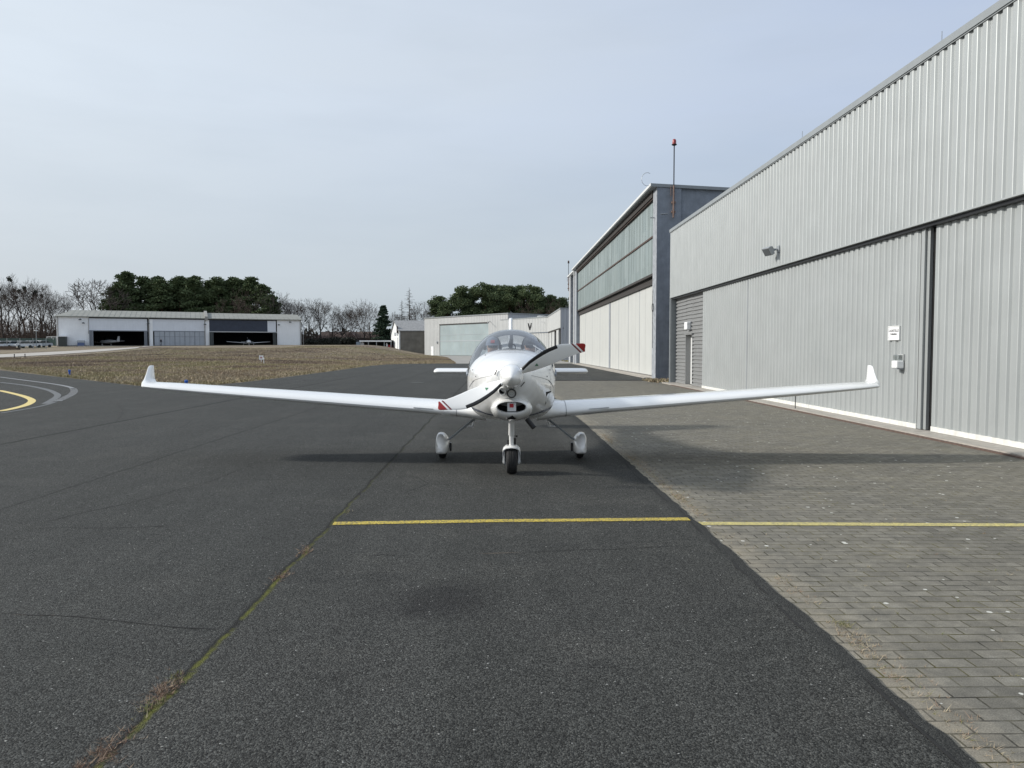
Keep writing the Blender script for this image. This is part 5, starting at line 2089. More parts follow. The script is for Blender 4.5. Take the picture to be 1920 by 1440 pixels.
def bare_tree_mesh(seed, Ht, spread=0.5, fork=0.3, levels=5, col='twig_grey', lean_up=0.25, tw=1.0):
    rr = random.Random(seed)
    big, small = [], []

    def grow(p, d, ln, r, lev):
        n = 3 if lev > 1 else 2
        for i in range(n):
            nd = d + np.array([rr.gauss(0, .13), rr.gauss(0, .13), rr.gauss(0, .10) + lean_up * 0.25])
            nd /= np.linalg.norm(nd)
            q = p + nd * ln / n
            r2 = r * (0.90 if lev > 0 else 0.6)
            (big if lev >= 3 else small).append((p, q, r, r2))
            if lev <= 3 and lev > 0 and rr.random() < 0.75:
                sd_ = rot_dir(nd, rr.uniform(0.5, 1.1), rr.uniform(0, 2 * PI))
                grow(q, sd_, ln * rr.uniform(0.4, 0.65), r2 * 0.45, max(0, lev - 2))
            p, d, r = q, nd, r2
        if lev == 0:
            return
        k = 2 if rr.random() < 0.55 else 3
        az = rr.uniform(0, 2 * PI)
        for j in range(k):
            nd = rot_dir(d, rr.uniform(0.25, 0.25 + spread), az + 2 * PI * j / k + rr.gauss(0, 0.3))
            grow(p, nd, ln * rr.uniform(0.66, 0.86), r * (0.76 if k == 2 else 0.68), lev - 1)

    # trunk
    tp, tr = np.array([0.0, 0, -0.5]), 0.020 * Ht
    tv = []
    segs = 4
    d = np.array([rr.gauss(0, .05), rr.gauss(0, .05), 1.0])
    for i in range(segs):
        q = tp + d / np.linalg.norm(d) * (fork * Ht + 0.5) / segs
        tv.append((tp, q, tr, tr * 0.93))
        tp, tr = q, tr * 0.93
        d = d + np.array([rr.gauss(0, .06), rr.gauss(0, .06), 0])
    k = rr.choice((3, 4, 4))
    az = rr.uniform(0, 6)
    grow(tp, d, Ht * 0.22, tr * 0.8, levels)
    for j in range(k):
        grow(tp, rot_dir(d / np.linalg.norm(d), rr.uniform(0.35, 0.4 + spread), az + 2 * PI * j / k), Ht * 0.19, tr * 0.6, levels)
    mn = 0.023 * tw
    small = [(a, b_, max(c_, mn), max(e, mn * 0.7)) for a, b_, c_, e in small]
    # scale height to Ht
    top = max(max(s[1][2] for s in small), 1)
    allp = np.array([s[1] for s in small])
    top = np.quantile(allp[:, 2], 0.997)
    f = Ht / top
    sc_seg = lambda S: [(a * f, b_ * f, c_ * f, e * f) for a, b_, c_, e in S]
    V1, F1 = tube_arrays(sc_seg(big), 4)
    V2, F2 = tube_arrays(sc_seg(small), 3)
    crown = fast_mesh('crown', np.vstack([V1, V2]), np.vstack([F1, F2 + len(V1)]), M[col])
    V3, F3 = tube_arrays(sc_seg(tv), 8)
    trunk = fast_mesh('trunk', V3, F3, M['bark_grey'], smooth=True)
    tips = [s[1] * f for s in small if s[1][2] * f > 0.7 * Ht]
    return trunk, crown, tips


def needle_cloud(rg_, centres, radii, per, size, flat=0.6):
    V, Fc = [], []
    C_ = np.repeat(np.array(centres), per, axis=0)
    R_ = np.repeat(np.array(radii), per, axis=0)
    n = len(C_)
    d = rg_.normal(0, 1, (n, 3))
    d /= np.linalg.norm(d, axis=1)[:, None]
    rad = rg_.random(n) ** 0.45
    P = C_ + d * R_ * rad[:, None]
    # each sprig: an elongated pointed quad radiating outwards
    o = d * np.array([1, 1, 0.6]) + rg_.normal(0, 0.55, (n, 3)) + np.array([0, 0, 0.3])
    o /= np.linalg.norm(o, axis=1)[:, None]
    s = np.cross(o, rg_.normal(0, 1, (n, 3)))
    s /= np.linalg.norm(s, axis=1)[:, None]
    ln = size * rg_.uniform(0.6, 1.5, n)[:, None]
    w = ln * 0.30
    v = np.stack([P - o * ln * .4 - s * w * .4, P - o * ln * 0.4 + s * w * .4, P + o * ln * 0.1 + s * w, P + o * ln * 0.65, P + o * ln * 0.1 - s * w], 1)
    return v.reshape(-1, 3), np.arange(n * 5).reshape(-1, 5)


for nm, ca, cb_ in (('pine_needles', (0.048, 0.070, 0.034), (0.115, 0.150, 0.070)), ('spruce_needles', (0.026, 0.048, 0.032), (0.055, 0.082, 0.052))):
    m, nt, b = nmat(nm)
    b.inputs['Roughness'].default_value = 0.75
    b.inputs['Specular IOR Level'].default_value = 0.2
    v = objvec(nt)
    c_ = mixc(nt, noise(nt, v, 0.55, 4), ca, cb_)
    c_ = mixc(nt, ramp(nt, noise(nt, v, 6, 2), [(0.35, 0.0), (0.7, 0.8)]), c_, cb_)
    L(nt, c_, b.inputs['Base Color'])


def pine_mesh(seed, Ht, base=0.42, width=0.26, conic=False):
    rr = random.Random(seed)
    rg_ = np.random.default_rng(seed)
    segs = []
    p, r = np.array([0.0, 0, -0.5]), 0.014 * Ht + 0.05
    d = np.array([rr.gauss(0, .03), rr.gauss(0, .03), 1.0]) if not conic else np.array([0.0, 0, 1])
    n = 8
    path = []
    for i in range(n):
        q = p + d / np.linalg.norm(d) * (Ht * 0.93 + .5) / n
        segs.append((p, q, r, r * 0.86))
        path.append(q)
        p, r = q, r * 0.86
        d = d + np.array([rr.gauss(0, .07), rr.gauss(0, .07), 0]) * (0.3 if conic else 1.0)
    V3, F3 = tube_arrays(segs, 7)
    br, cen, rad = [], [], []
    nb = 38 if conic else 24
    for k in range(nb):
        f = base + (0.97 - base) * (k + rr.random()) / nb
        zz = f * Ht
        idx = min(n - 1, int(f * n / 0.97))
        c0 = path[max(0, idx - 1)] + (path[idx] - path[max(0, idx - 1)]) * 0.5
        c0 = np.array([c0[0], c0[1], zz])
        env = math.sin(PI * min(1, max(0.0, (f - base) / (1.0 - base) * 0.78 + 0.20))) ** 0.7
        if conic:
            env = (1.0 - ((f - base) / (1.0 - base)) ** 1.6) * 0.95 + 0.06
        ln = Ht * width * env * rr.uniform(0.4, 1.15)
        az = rr.uniform(0, 2 * PI)
        up = rr.uniform(-0.05, 0.45)
        e = c0 + np.array([math.cos(az) * ln, math.sin(az) * ln, ln * up])
        br.append((c0, e, 0.07, 0.025))
        rs = Ht * (rr.uniform(0.035, 0.06) if conic else rr.uniform(0.05, 0.085))
        cen.append(e)
        rad.append((rs * 1.25, rs * 1.25, rs * 0.62))
        if ln > Ht * 0.1:
            cen.append(c0 + (e - c0) * 0.55 + np.array([rr.gauss(0, .5), rr.gauss(0, .5), rr.uniform(0, .6)]))
            rad.append((rs, rs, rs * 0.55))
        # side sprig
        az2 = az + rr.choice((-1, 1)) * rr.uniform(0.4, 0.8)
        e2 = c0 + np.array([math.cos(az2) * ln * 0.75, math.sin(az2) * ln * 0.75, ln * (up + 0.15)])
        br.append((c0 + (e - c0) * 0.3, e2, 0.045, 0.02))
        cen.append(e2)
        rad.append((rs * 0.9, rs * 0.9, rs * 0.5))
    cen.append(path[-1])
    rad.append((Ht * 0.03, Ht * 0.03, Ht * 0.06) if conic else (Ht * 0.07, Ht * 0.07, Ht * 0.05))
    Vb, Fb = tube_arrays(br, 4)
    trunk = fast_mesh('trunk', np.vstack([V3, Vb]), np.vstack([F3, Fb + len(V3)]), M['bark_pine'])  if False else None
    Vt = np.vstack([V3, Vb])
    # quads only
    Ft = np.vstack([F3, Fb + len(V3)])
    trunk = fast_mesh('trunk', Vt, Ft, M['bark_pine'])
    V, Fc = needle_cloud(rg_, cen, [(a_ * 1.18, b__ * 1.18, c__ * 1.3) for a_, b__, c__ in rad], 130 if conic else 190, Ht * 0.021)
    crown = fast_mesh('crown', V, Fc, M['pine_needles'])
    return trunk, crown


def spruce_mesh(seed, Ht, bare=False):
    rr = random.Random(seed)
    rg_ = np.random.default_rng(seed)
    segs = [(np.array([0, 0, -0.5]), np.array([0, 0, Ht]), 0.012 * Ht + 0.05, 0.03)]
    V3, F3 = tube_arrays(segs, 8)
    trunk = fast_mesh('trunk', V3, F3, M['bark_grey'])
    br, cen, rad = [], [], []
    nb = 120 if bare else 95
    for k in range(nb):
        f = 0.10 + 0.87 * ((k + rr.random()) / nb)
        ln = Ht * (0.22 if bare else 0.25) * (1.0 - f) ** 0.75 * rr.uniform(0.6, 1.15) + 0.2
        az = rr.uniform(0, 2 * PI)
        c0 = np.array([0, 0, f * Ht])
        e = c0 + np.array([math.cos(az) * ln, math.sin(az) * ln, ln * rr.uniform(-0.15, 0.12)])
        br.append((c0, e, 0.05, 0.02))
        m_ = 9 if bare else 3
        for j in range(m_):
            t = (j + 0.6) / m_
            pt = c0 + (e - c0) * t
            if bare:
                for _ in range(2):
                    az2 = az + rr.choice((-1, 1)) * rr.uniform(0.6, 1.3)
                    l2 = ln * rr.uniform(0.12, 0.3)
                    br.append((pt, pt + np.array([math.cos(az2) * l2, math.sin(az2) * l2, rr.uniform(-0.35, 0.2) * l2]), 0.022, 0.013))
            else:
                cen.append(pt + np.array([0, 0, -0.1]))
                rad.append((0.16 * ln + 0.35, 0.16 * ln + 0.35, 0.3))
    Vb, Fb = tube_arrays(br, 3)
    if bare:
        crown = fast_mesh('crown', Vb, Fb, M['twig_brown'])
    else:
        V, Fc = needle_cloud(rg_, cen, rad, 36, Ht * 0.035)
        crown = fast_mesh('crown', V, Fc, M['spruce_needles'])
    return trunk, crown


def tree(name, label, meshes, x, y, zscale, rz=0.0, wscale=None, group=None, cat='tree'):
    t = thing(name, label, cat, (x, y, T(x, y)), rz, group)
    for me in meshes[:2]:
        o = bpy.data.objects.new(me.name.split('.')[0], me)
        COL.objects.link(o)
        o.parent = t
    ws = wscale or zscale
    t.scale = (ws, ws, zscale)
    return t


def place(px, ytop, D):
    x_ = at(px, 650, D)[0]
    ztop = at(px, ytop, D)[2]
    z0 = T(x_, D)
    return x_, ztop - z0


BT = [bare_tree_mesh(101, 20, 0.45, 0.30), bare_tree_mesh(202, 20, 0.40, 0.36), bare_tree_mesh(303, 20, 0.5, 0.25), bare_tree_mesh(404, 20, 0.42, 0.33, col='twig_brown')]
RT = bare_tree_mesh(77, 20, 0.85, 0.12, lean_up=0.5, tw=1.7)
ST = [bare_tree_mesh(505, 14, 0.6, 0.22, levels=5), bare_tree_mesh(606, 14, 0.55, 0.28, levels=5), bare_tree_mesh(707, 14, 0.7, 0.2, levels=5, col='twig_brown')]
PT = [pine_mesh(11, 20), pine_mesh(12, 20, 0.36, 0.28), pine_mesh(13, 20, 0.48, 0.25), pine_mesh(14, 20, 0.40, 0.30)]
CT = [pine_mesh(21, 20, 0.22, 0.17, True), pine_mesh(22, 20, 0.30, 0.19, True), pine_mesh(23, 20, 0.26, 0.15, True), pine_mesh(24, 20, 0.34, 0.18, True)]
rr = random.Random(31)


def mist(t, meshes, n, seed, hs):
    r_ = random.Random(seed)
    tips = [p for p in meshes[2] if p[2] > 13]
    for k in range(n):
        p = r_.choice(tips)
        mb = MB()
        R0 = r_.uniform(0.45, 0.75)
        for i in range(70):
            d = Vector((r_.gauss(0, 1), r_.gauss(0, 1), r_.gauss(0, 1))).normalized()
            c0 = Vector(p) + d * R0 * r_.uniform(0.3, 1.0)
            a_ = d.orthogonal().normalized() * 0.22
            b0 = d.cross(a_)
            mb.add([c0 - a_, c0 + b0, c0 + a_ * 0.8 + d * 0.15, c0 - b0], [(0, 1, 2, 3)])
        o = obj('mistletoe', mb, 'mistletoe', t, local=True)


ORD = (lambda a: a + ['sixteenth', 'seventeenth', 'eighteenth'])(['first', 'second', 'third', 'fourth', 'fifth', 'sixth', 'seventh', 'eighth', 'ninth', 'tenth', 'eleventh', 'twelfth', 'thirteenth', 'fourteenth', 'fifteenth'])
# left wood: bare trees with mistletoe
leftw = [(-18, 515, 224, 3, 1), (4, 524, 218, 5, 0), (20, 522, 226, 3, 2), (48, 516, 222, 4, 1), (60, 520, 230, 3, 0), (80, 530, 224, 2, 3), (97, 540, 232, 0, 2), (112, 546, 228, 0, 1), (128, 552, 226, 0, 0), (36, 540, 212, 0, 3), (88, 552, 210, 0, 1), (10, 548, 208, 0, 2)]
leftw.sort()
for i, (px, yt, D, nm_, k) in enumerate(leftw):
    x_, h_ = place(px, yt, D)
    lab = '%s bare tree from the left edge, behind the parked cars%s' % (ORD[i], ', with mistletoe balls' if nm_ else '')
    t = tree('bare_tree', lab, BT[k], x_, D, h_ / 20, rr.uniform(0, 6), wscale=h_ / 20 * 0.85, group='bare trees of the left wood')
    if nm_:
        mist(t, BT[k], nm_, i + 50, h_)
x_, h_ = place(178, 524, 205)
tree('bare_tree', 'round crowned bare tree behind the left end of the long hangar roof', RT, x_, 205, h_ / 20, 0.4, wscale=h_ / 20 * 1.0)
x_, h_ = place(1, 585, 200)
tree('spruce', 'dark evergreen at the very left edge, behind the parked cars', spruce_mesh(3, 18), x_ - 2.2, 200, h_ / 18)
# pines behind the long hangar
pl_ = [(224, 536, 212, 1), (238, 520, 218, 2), (253, 510, 214, 3), (270, 519, 222, 0), (286, 516, 218, 1), (303, 524, 214, 2), (322, 522, 222, 3), (341, 519, 218, 0), (358, 515, 224, 1), (374, 523, 216, 3), (392, 525, 222, 2), (408, 520, 218, 0), (426, 522, 224, 1), (443, 519, 218, 3), (458, 524, 222, 2), (474, 520, 218, 0), (488, 532, 216, 1), (503, 552, 213, 3)]
pl_.sort()
for i, (px, yt, D, k) in enumerate(pl_):
    x_, h_ = place(px, yt, D)
    tree('pine_tree', '%s pine from the left in the dark clump rising behind the long hangar' % ORD[i], CT[k], x_, D, h_ / 20, rr.uniform(0, 6), wscale=h_ / 20 * 1.35, group='pines behind the long hangar')
x_, h_ = place(440, 541, 206)
tree('bare_tree', 'brownish bare tree before the pines, above the dark blue fascia', ST[2], x_, 206, h_ / 14, 1.0, wscale=h_ / 14 * 0.7)
# bare trees between the long hangar and the barn
mids = [(516, 545, 214, 0), (545, 562, 220, 1), (562, 575, 212, 2), (578, 559, 226, 0), (602, 561, 216, 1), (622, 574, 224, 2), (640, 571, 218, 0), (660, 576, 228, 1), (683, 562, 214, 2), (697, 566, 224, 0), (745, 585, 232, 1), (800, 565, 236, 0), (785, 572, 240, 2), (530, 560, 230, 1), (652, 590, 212, 0)]
mids.sort()
for i, (px, yt, D, k) in enumerate(mids):
    x_, h_ = place(px, yt, D)
    tree('bare_tree', '%s bare tree, from the left, between the long hangar and the right pines' % ORD[i], ST[k], x_, D, h_ / 14, rr.uniform(0, 6), wscale=h_ / 14 * 0.85, group='bare trees left of the barn')
x_, h_ = place(719, 571, 208)
tree('spruce', 'dark green conifer standing behind the open shed', spruce_mesh(5, 13), x_, 208, h_ / 13, wscale=h_ / 13 * 1.15)
x_, h_ = place(768, 539, 228)
tree('larch', 'tall bare larch with drooping side branches behind the barn roof', spruce_mesh(6, 20, True), x_, 228, h_ / 20, wscale=h_ / 20 * 1.05)
x_, h_ = place(754, 562, 236)
tree('larch', 'smaller bare larch just left of the tall larch', spruce_mesh(8, 20, True), x_, 236, h_ / 20, wscale=h_ / 20 * 1.1)
# pines behind the pale hangar
pr_ = [(822, 558, 236, 2), (838, 566, 230, 0), (862, 540, 232, 1), (888, 544, 236, 3), (912, 534, 230, 0), (935, 538, 238, 2), (958, 537, 232, 1), (975, 540, 236, 3), (1000, 538, 230, 0), (1012, 556, 236, 1), (1036, 556, 234, 2), (1052, 562, 230, 3), (1075, 556, 234, 1)]
for i, (px, yt, D, k) in enumerate(pr_):
    x_, h_ = place(px, yt, D)
    tree('pine_tree', '%s pine from the left in the clump behind the pale hangar and cockpit' % ORD[i], PT[k], x_, D, h_ / 20, rr.uniform(0, 6), wscale=h_ / 20 * 0.95, group='pines behind the pale hangar')
for i, (px, yt, D) in enumerate(((990, 562, 222), (1028, 560, 220))):
    x_, h_ = place(px, yt, D)
    tree('bare_tree', ('bare brown tree before the pines, above the sloping roof behind the cockpit', 'bare brown tree before the pines, just left of the annex mast')[i], ST[2], x_, D, h_ / 14, rr.uniform(0, 6), wscale=h_ / 14 * 0.6)
# undergrowth at the foot of the woods: stuff
segs = []
rr = random.Random(77)
for i in range(5200):
    if i < 2600:
        x0, y0 = rr.uniform(-190, -96), rr.uniform(207, 236)
        hgt = rr.uniform(3, 9)
    elif i < 4700:
        x0, y0 = rr.uniform(-62, -28), rr.uniform(212, 236)
        hgt = 0.6 + 5.5 * vnoise(np.array([x0 + 200.0]), np.array([y0]), 4.0, 5)[0] * rr.random()
    else:
        x0, y0 = rr.uniform(-100, -60), rr.uniform(205, 214)
        hgt = rr.uniform(2, 5)
    p = np.array([x0, y0, 1.6])
    for j in range(4):
        q = p + np.array([rr.gauss(0, .35), rr.gauss(0, .3), hgt / 4])
        segs.append((p, q, 0.05, 0.04))
        for _ in range(2):
            q2 = q + np.array([rr.gauss(0, .8), rr.gauss(0, .5), rr.uniform(0.2, 0.9)])
            segs.append((q, q2, 0.03, 0.02))
        p = q
V, Fq = tube_arrays(segs, 3)
o = bpy.data.objects.new('undergrowth', fast_mesh('undergrowth', V, Fq, M['twig_brown']))
COL.objects.link(o)
o['kind'] = 'stuff'
# far wood closing the horizon
rg_ = np.random.default_rng(8)
cen, rad = [], []
for i in range(900):
    x0 = rg_.uniform(-330, 330)
    y0 = rg_.uniform(255, 300)
    hh_ = rg_.uniform(3, 9)
    cen.append((x0, y0, 1 + hh_ / 2))
    rad.append((3.5, 2, hh_ / 2))
V, Fc = needle_cloud(rg_, cen, rad, 60, 1.1)
m, nt, b = nmat('far_wood')
b.inputs['Roughness'].default_value = 0.95
L(nt, mixc(nt, noise(nt, objvec(nt), 0.12, 4), (0.075, 0.062, 0.052), (0.05, 0.055, 0.04)), b.inputs['Base Color'])
o = bpy.data.objects.new('distant_wood', fast_mesh('distant_wood', V, Fc, m))
COL.objects.link(o)
o['kind'] = 'stuff'
# dark shrubs left of the open shed
cen, rad = [], []
for i in range(46):
    px = rg_.uniform(578, 668)
    D = rg_.uniform(203, 209)
    q = at(px, 646, D)
    cen.append((q[0], D, T(q[0], D) + rg_.uniform(0.3, 1.5)))
    rad.append((1.3, 0.9, 0.8))
V, Fc = needle_cloud(rg_, cen, rad, 90, 0.45)
pm('dark_shrub', (0.028, 0.030, 0.022), 0.95)
o = bpy.data.objects.new('shrubbery', fast_mesh('shrubbery', V, Fc, M['dark_shrub']))
COL.objects.link(o)
o['kind'] = 'stuff'
# ================================================================== the aeroplane
AX, AY, ARZ = 0.185, 10.5, R(-0.9)
ap = thing('aeroplane', 'white two seat low wing aeroplane facing the viewer on the apron, two people aboard', 'aeroplane', (AX, AY, 0), ARZ)
YP = -2.15                     # propeller plane
FUS = [(0.06, .150, 1.375, 1.24, 1.10, 2.0, 2.0), (0.085, .185, 1.395, 1.235, 1.06, 2.0, 2.0), (0.13, .235, 1.415, 1.225, 1.005, 2.0, 2.0), (0.22, .29, 1.435, 1.21, .93, 2.0, 2.1), (0.35, .345, 1.455, 1.195, .845, 2.0, 2.2),
       (0.5, .40, 1.475, 1.18, .775, 2.0, 2.2), (0.8, .485, 1.512, 1.16, .69, 2.1, 2.5), (1.0, .535, 1.533, 1.145, .655, 2.2, 2.9), (1.17, .565, 1.548, 1.13, .635, 2.3, 3.3),
       (1.6, .590, 1.60, 1.12, .62, 2.6, 3.6), (2.2, .585, 1.62, 1.12, .62, 2.6, 3.4), (2.7, .53, 1.60, 1.14, .64, 2.3, 2.8), (3.05, .455, 1.555, 1.16, .68, 2.0, 2.3),
       (3.5, .37, 1.47, 1.15, .75, 2.0, 2.2), (4.2, .26, 1.38, 1.14, .85, 2, 2), (5.2, .15, 1.31, 1.13, .96, 2, 2), (6.2, .08, 1.26, 1.13, 1.02, 2, 2), (6.75, .03, 1.2, 1.13, 1.06, 2, 2)]
FA = np.array(FUS)


def fus(s):
    return [np.interp(s, FA[:, 0], FA[:, k]) for k in range(1, 7)]


def spt(s, th, off=0.0):
    w, tp, md, bt, nt_, nb_ = fus(s)
    c_, sn = math.cos(th), math.sin(th)
    n_ = nt_ if sn >= 0 else nb_
    x = w * math.copysign(abs(c_) ** (2 / n_), c_)
    z = md + (tp - md if sn >= 0 else md - bt) * math.copysign(abs(sn) ** (2 / n_), sn)
    if off:
        nx_, nz_ = c_ / w, sn / (tp - md if sn >= 0 else md - bt)
        l = math.hypot(nx_, nz_)
        x += off * nx_ / l
        z += off * nz_ / l
    return (x, s + YP, z)


S_ = sorted(set([round(a, 3) for a in np.interp(np.linspace(0, len(FUS) - 1, 69), range(len(FUS)), FA[:, 0])] + [1.19, 2.98]))
NF = 64
rings = [[spt(s, 2 * PI * k / NF) for k in range(NF)] for s in S_]
mb = MB()
vs = [p for r_ in rings for p in r_]
SILL = 8                        # cockpit opening between these ring indices
fs = []
for i in range(len(S_) - 1):
    for k in range(NF):
        if 1.185 < S_[i] < 2.97 and SILL - 4 <= k < NF // 2 - SILL + 4:
            continue
        k2 = (k + 1) % NF
        fs.append((i * NF + k, i * NF + k2, (i + 1) * NF + k2, (i + 1) * NF + k))
fs.append(tuple(range(NF - 1, -1, -1)))
mb.add(vs, fs)
fz = obj('fuselage', mb, 'white_gelcoat', ap, smooth=True, angle=50, local=True)
# liner of the cockpit
mb = MB()
SL = [s for s in S_ if 1.19 <= s <= 2.98]
rl = []
for s in SL:
    rl.append([(x * 0.955, y, 1.17 + (z - 1.17) * (0.94 if z < 1.17 else 0.99)) for x, y, z in [spt(s, 2 * PI * (SILL - 4 - (k if False else 0)) / NF - 2 * PI * k / NF) for k in range(NF // 2 + 2 * (SILL - 4) + 1)]])
mb.loft(rl, caps=False, closed=False)
n_ = len(rl[0])
mb.add(rl[0], [tuple(range(n_))])
mb.add(rl[-1], [tuple(range(n_ - 1, -1, -1))])
obj('cockpit_liner', mb, 'cockpit_grey', fz, smooth=True, angle=50, local=True)
mb = MB()
mb.box((-0.47, 1.24 + YP, 1.15), (0.47, 1.34 + YP, 1.43))
obj('instrument_panel', mb, 'cockpit_grey', fz, local=True, bev=0.04)

# chin with its oval mouth
CH = [(.125, .172, .066, .882), (.130, .185, .080, .880), (.155, .203, .100, .876), (.22, .228, .122, .868), (.34, .245, .146, .852), (.55, .255, .155, .842), (.85, .26, .155, .835), (1.15, .25, .14, .83), (1.5, .22, .11, .81)]
mb = MB()
el = lambda a, b_, zc, s, n=2.15: [(a * math.copysign(abs(math.cos(t)) ** (2 / n), math.cos(t)), s + YP, zc + b_ * math.copysign(abs(math.sin(t)) ** (2 / n), math.sin(t))) for t in [2 * PI * k / 48 for k in range(48)]]
mb.loft([el(.160, .058, .882, .16)] + [el(a, b_, zc, s) for s, a, b_, zc in CH], caps=False)
obj('chin_cowling', mb, 'white_gelcoat', fz, smooth=True, angle=60, local=True)
mb = MB()
mb.loft([el(.161, .059, .882, .15), el(.155, .056, .882, .30)], caps=False)
mb.add(el(.155, .056, .882, .30), [tuple(range(48))])
obj('air_intake', mb, 'dark_void', fz, smooth=True, local=True)
mb = MB()
mb.box((-0.048, .17 + YP, .833), (0.052, .185 + YP, .935))
ic = obj('intake_card', mb, 'card_white', fz, local=True)
mb = MB()
mb.box((-0.022, .162 + YP, .878), (0.022, .1695 + YP, .922))
obj('red_square', mb, 'card_red', ic, local=True)
mb = MB()      # opening for the nose leg
mb.add([(-0.055, .195 + YP, .738), (0.058, .195 + YP, .738), (0.008, .138 + YP, .788), (-0.055, .42 + YP, .715), (0.058, .42 + YP, .715), (0.008, .30 + YP, .788)], [(0, 1, 2), (0, 2, 5, 3), (1, 4, 5, 2), (0, 3, 4, 1)])
obj('gear_opening', mb, 'dark_void', fz, local=True)

# round inlet and landing light
def cyl_y(mb, x, z, s0, s1, r0, r1, n=24, mi=0, tilt=0.0):
    return mb.loft([[(x + r * math.cos(2 * PI * k / n), s + YP + tilt * r * math.sin(2 * PI * k / n), z + r * math.sin(2 * PI * k / n)) for k in range(n)] for s, r in ((s0, r0), (s1, r1))], mi=mi)


mb = MB()
n = 28
prof = [(0.16, .050), (0.055, .046), (0.045, .040), (0.055, .033), (0.14, .030)]
mb.loft([[(-0.108 + r * math.cos(2 * PI * k / n), s + YP, 1.070 + r * math.sin(2 * PI * k / n)) for k in range(n)] for s, r in prof], caps=False)
ri = obj('round_inlet', mb, 'white_gelcoat', fz, smooth=True, local=True)
mb = MB()
cyl_y(mb, -0.108, 1.070, 0.10, 0.14, .033, .030)
obj('inlet_throat', mb, 'dark_void', ri, smooth=True, local=True)
mb = MB()
prof = [(0.16, .056), (0.052, .054), (0.042, .050), (0.042, .040), (0.055, .038)]
mb.loft([[(r * math.cos(2 * PI * k / n), s + YP, 1.045 + r * math.sin(2 * PI * k / n)) for k in range(n)] for s, r in prof], caps=False)
ll = obj('landing_light', mb, 'black_paint', fz, smooth=True, local=True)
mb = MB()
cyl_y(mb, 0, 1.045, 0.052, 0.06, .0395, .0395)
obj('lamp_glass', mb, 'chrome_lens', ll, local=True)
mb = MB()
mb.loft([[(r * math.cos(2 * PI * k / n), s + YP, 1.045 + r * math.sin(2 * PI * k / n)) for k in range(n)] for s, r in ((0.052, .031), (0.0495, .030), (0.0495, .026), (0.052, .025))], caps=False)
for (x0, x1, z0, z1) in ((-.016, -.010, -.008, .010), (-.010, -.002, .006, .011), (-.004, .000, -.010, .010), (.004, .009, -.008, .011), (.009, .017, .004, .009), (-.008, .010, -.016, -.012)):
    mb.box((x0, .0485 + YP, 1.045 + z0), (x1, .0518 + YP, 1.045 + z1))
obj('lamp_emblem', mb, 'sign_frame', ll, local=True)
mb = MB()
for (x, z, dx, dz) in ((-0.180, 1.285, 0.012, 0.028), (0.125, 1.150, 0.022, 0.026), (0.142, 1.265, -0.004, 0.014)):
    mb.tube([(x - dx, .070 + YP, z - dz), (x + dx, .066 + YP, z + dz)], 0.0065, 6)
obj('cooling_slot', mb, 'black_paint', fz, local=True)
mb = MB()
for (s, t) in ((.62, 8), (.62, 172), (.9, 20), (.9, 160), (1.05, 55), (1.05, 125), (.45, 32)):
    q = spt(s, R(t), 0.001)
    mb.sphere(q, 0.008, 8, 5)
obj('cowl_fastener', mb, 'panel_gap', fz, local=True)
for sgn in (1, -1):
    mb = MB()
    a, b_, c_ = spt(.62, R(-16), .006), spt(.86, R(-10), .004), spt(.80, R(-34), .004)
    mb.add([(sgn * p_[0], p_[1], p_[2]) for p_ in (a, b_, c_)] + [(sgn * (p_[0] - 0.02), p_[1] + 0.02, p_[2]) for p_ in (a, b_, c_)], [(0, 1, 2), (0, 1, 4, 3), (1, 2, 5, 4), (2, 0, 3, 5)])
    obj('side_vent', mb, 'dark_void', fz, local=True)
    mb = MB()
    a, b_, c_ = spt(1.25, R(5), .003), spt(1.35, R(9), .003), spt(1.30, R(0), .003)
    mb.add([(sgn * p_[0], p_[1], p_[2]) for p_ in (a, b_, c_)], [(0, 1, 2)])
    obj('cabin_vent', mb, 'dark_void', fz, local=True)


def ribbon(name, path, wd, mat, off=0.003, mirror=False, parent=None):
    """path [(s, theta_deg)], width in degrees or [degrees]"""
    P = np.array(path, float)
    n = 60
    t = np.linspace(0, 1, n)
    tt = np.linspace(0, 1, len(P))
    ss, th = np.interp(t, tt, P[:, 0]), np.interp(t, tt, P[:, 1])
    vs = []
    for s, h_ in zip(ss, th):
        for d in (-0.5, 0, 0.5):
            x, y, z = spt(s, R(h_ + d * wd), off)
            vs.append((-x if mirror else x, y, z))
    fs = []
    for i in range(n - 1):
        for k in (0, 1):
            f = (3 * i + k, 3 * i + k + 1, 3 * i + k + 4, 3 * i + k + 3)
            fs.append(f if mirror else tuple(reversed(f)))
    return obj(name, MB().add(vs, fs), mat, parent or fz, smooth=True, angle=180, local=True)


for mir in (False, True):
    ribbon('stripe', [(.60, -86), (.72, -68), (.9, -47), (1.2, -29), (1.5, -19), (2.2, -13), (3.5, -8), (5.0, -4)], 8, 'stripe_blue', mirror=mir)
    ribbon('cowl_seam', [(.12, 6), (.4, 4), (.7, 0), (.98, -4)], 0.9, 'panel_gap', 0.0015, mirror=mir)
# seam across the top of the cowling
vs, fs = [], []
n = 80
for i in range(n + 1):
    th = R(-40 + 260 * i / n)
    for ds in (-0.0035, 0.0035):
        vs.append(spt(.80 + 0.0 + ds, th, 0.0018))
for i in range(n):
    fs.append((2 * i, 2 * i + 1, 2 * i + 3, 2 * i + 2))
obj('cowl_joint', MB().add(vs, fs), 'trim_grey', fz, local=True)

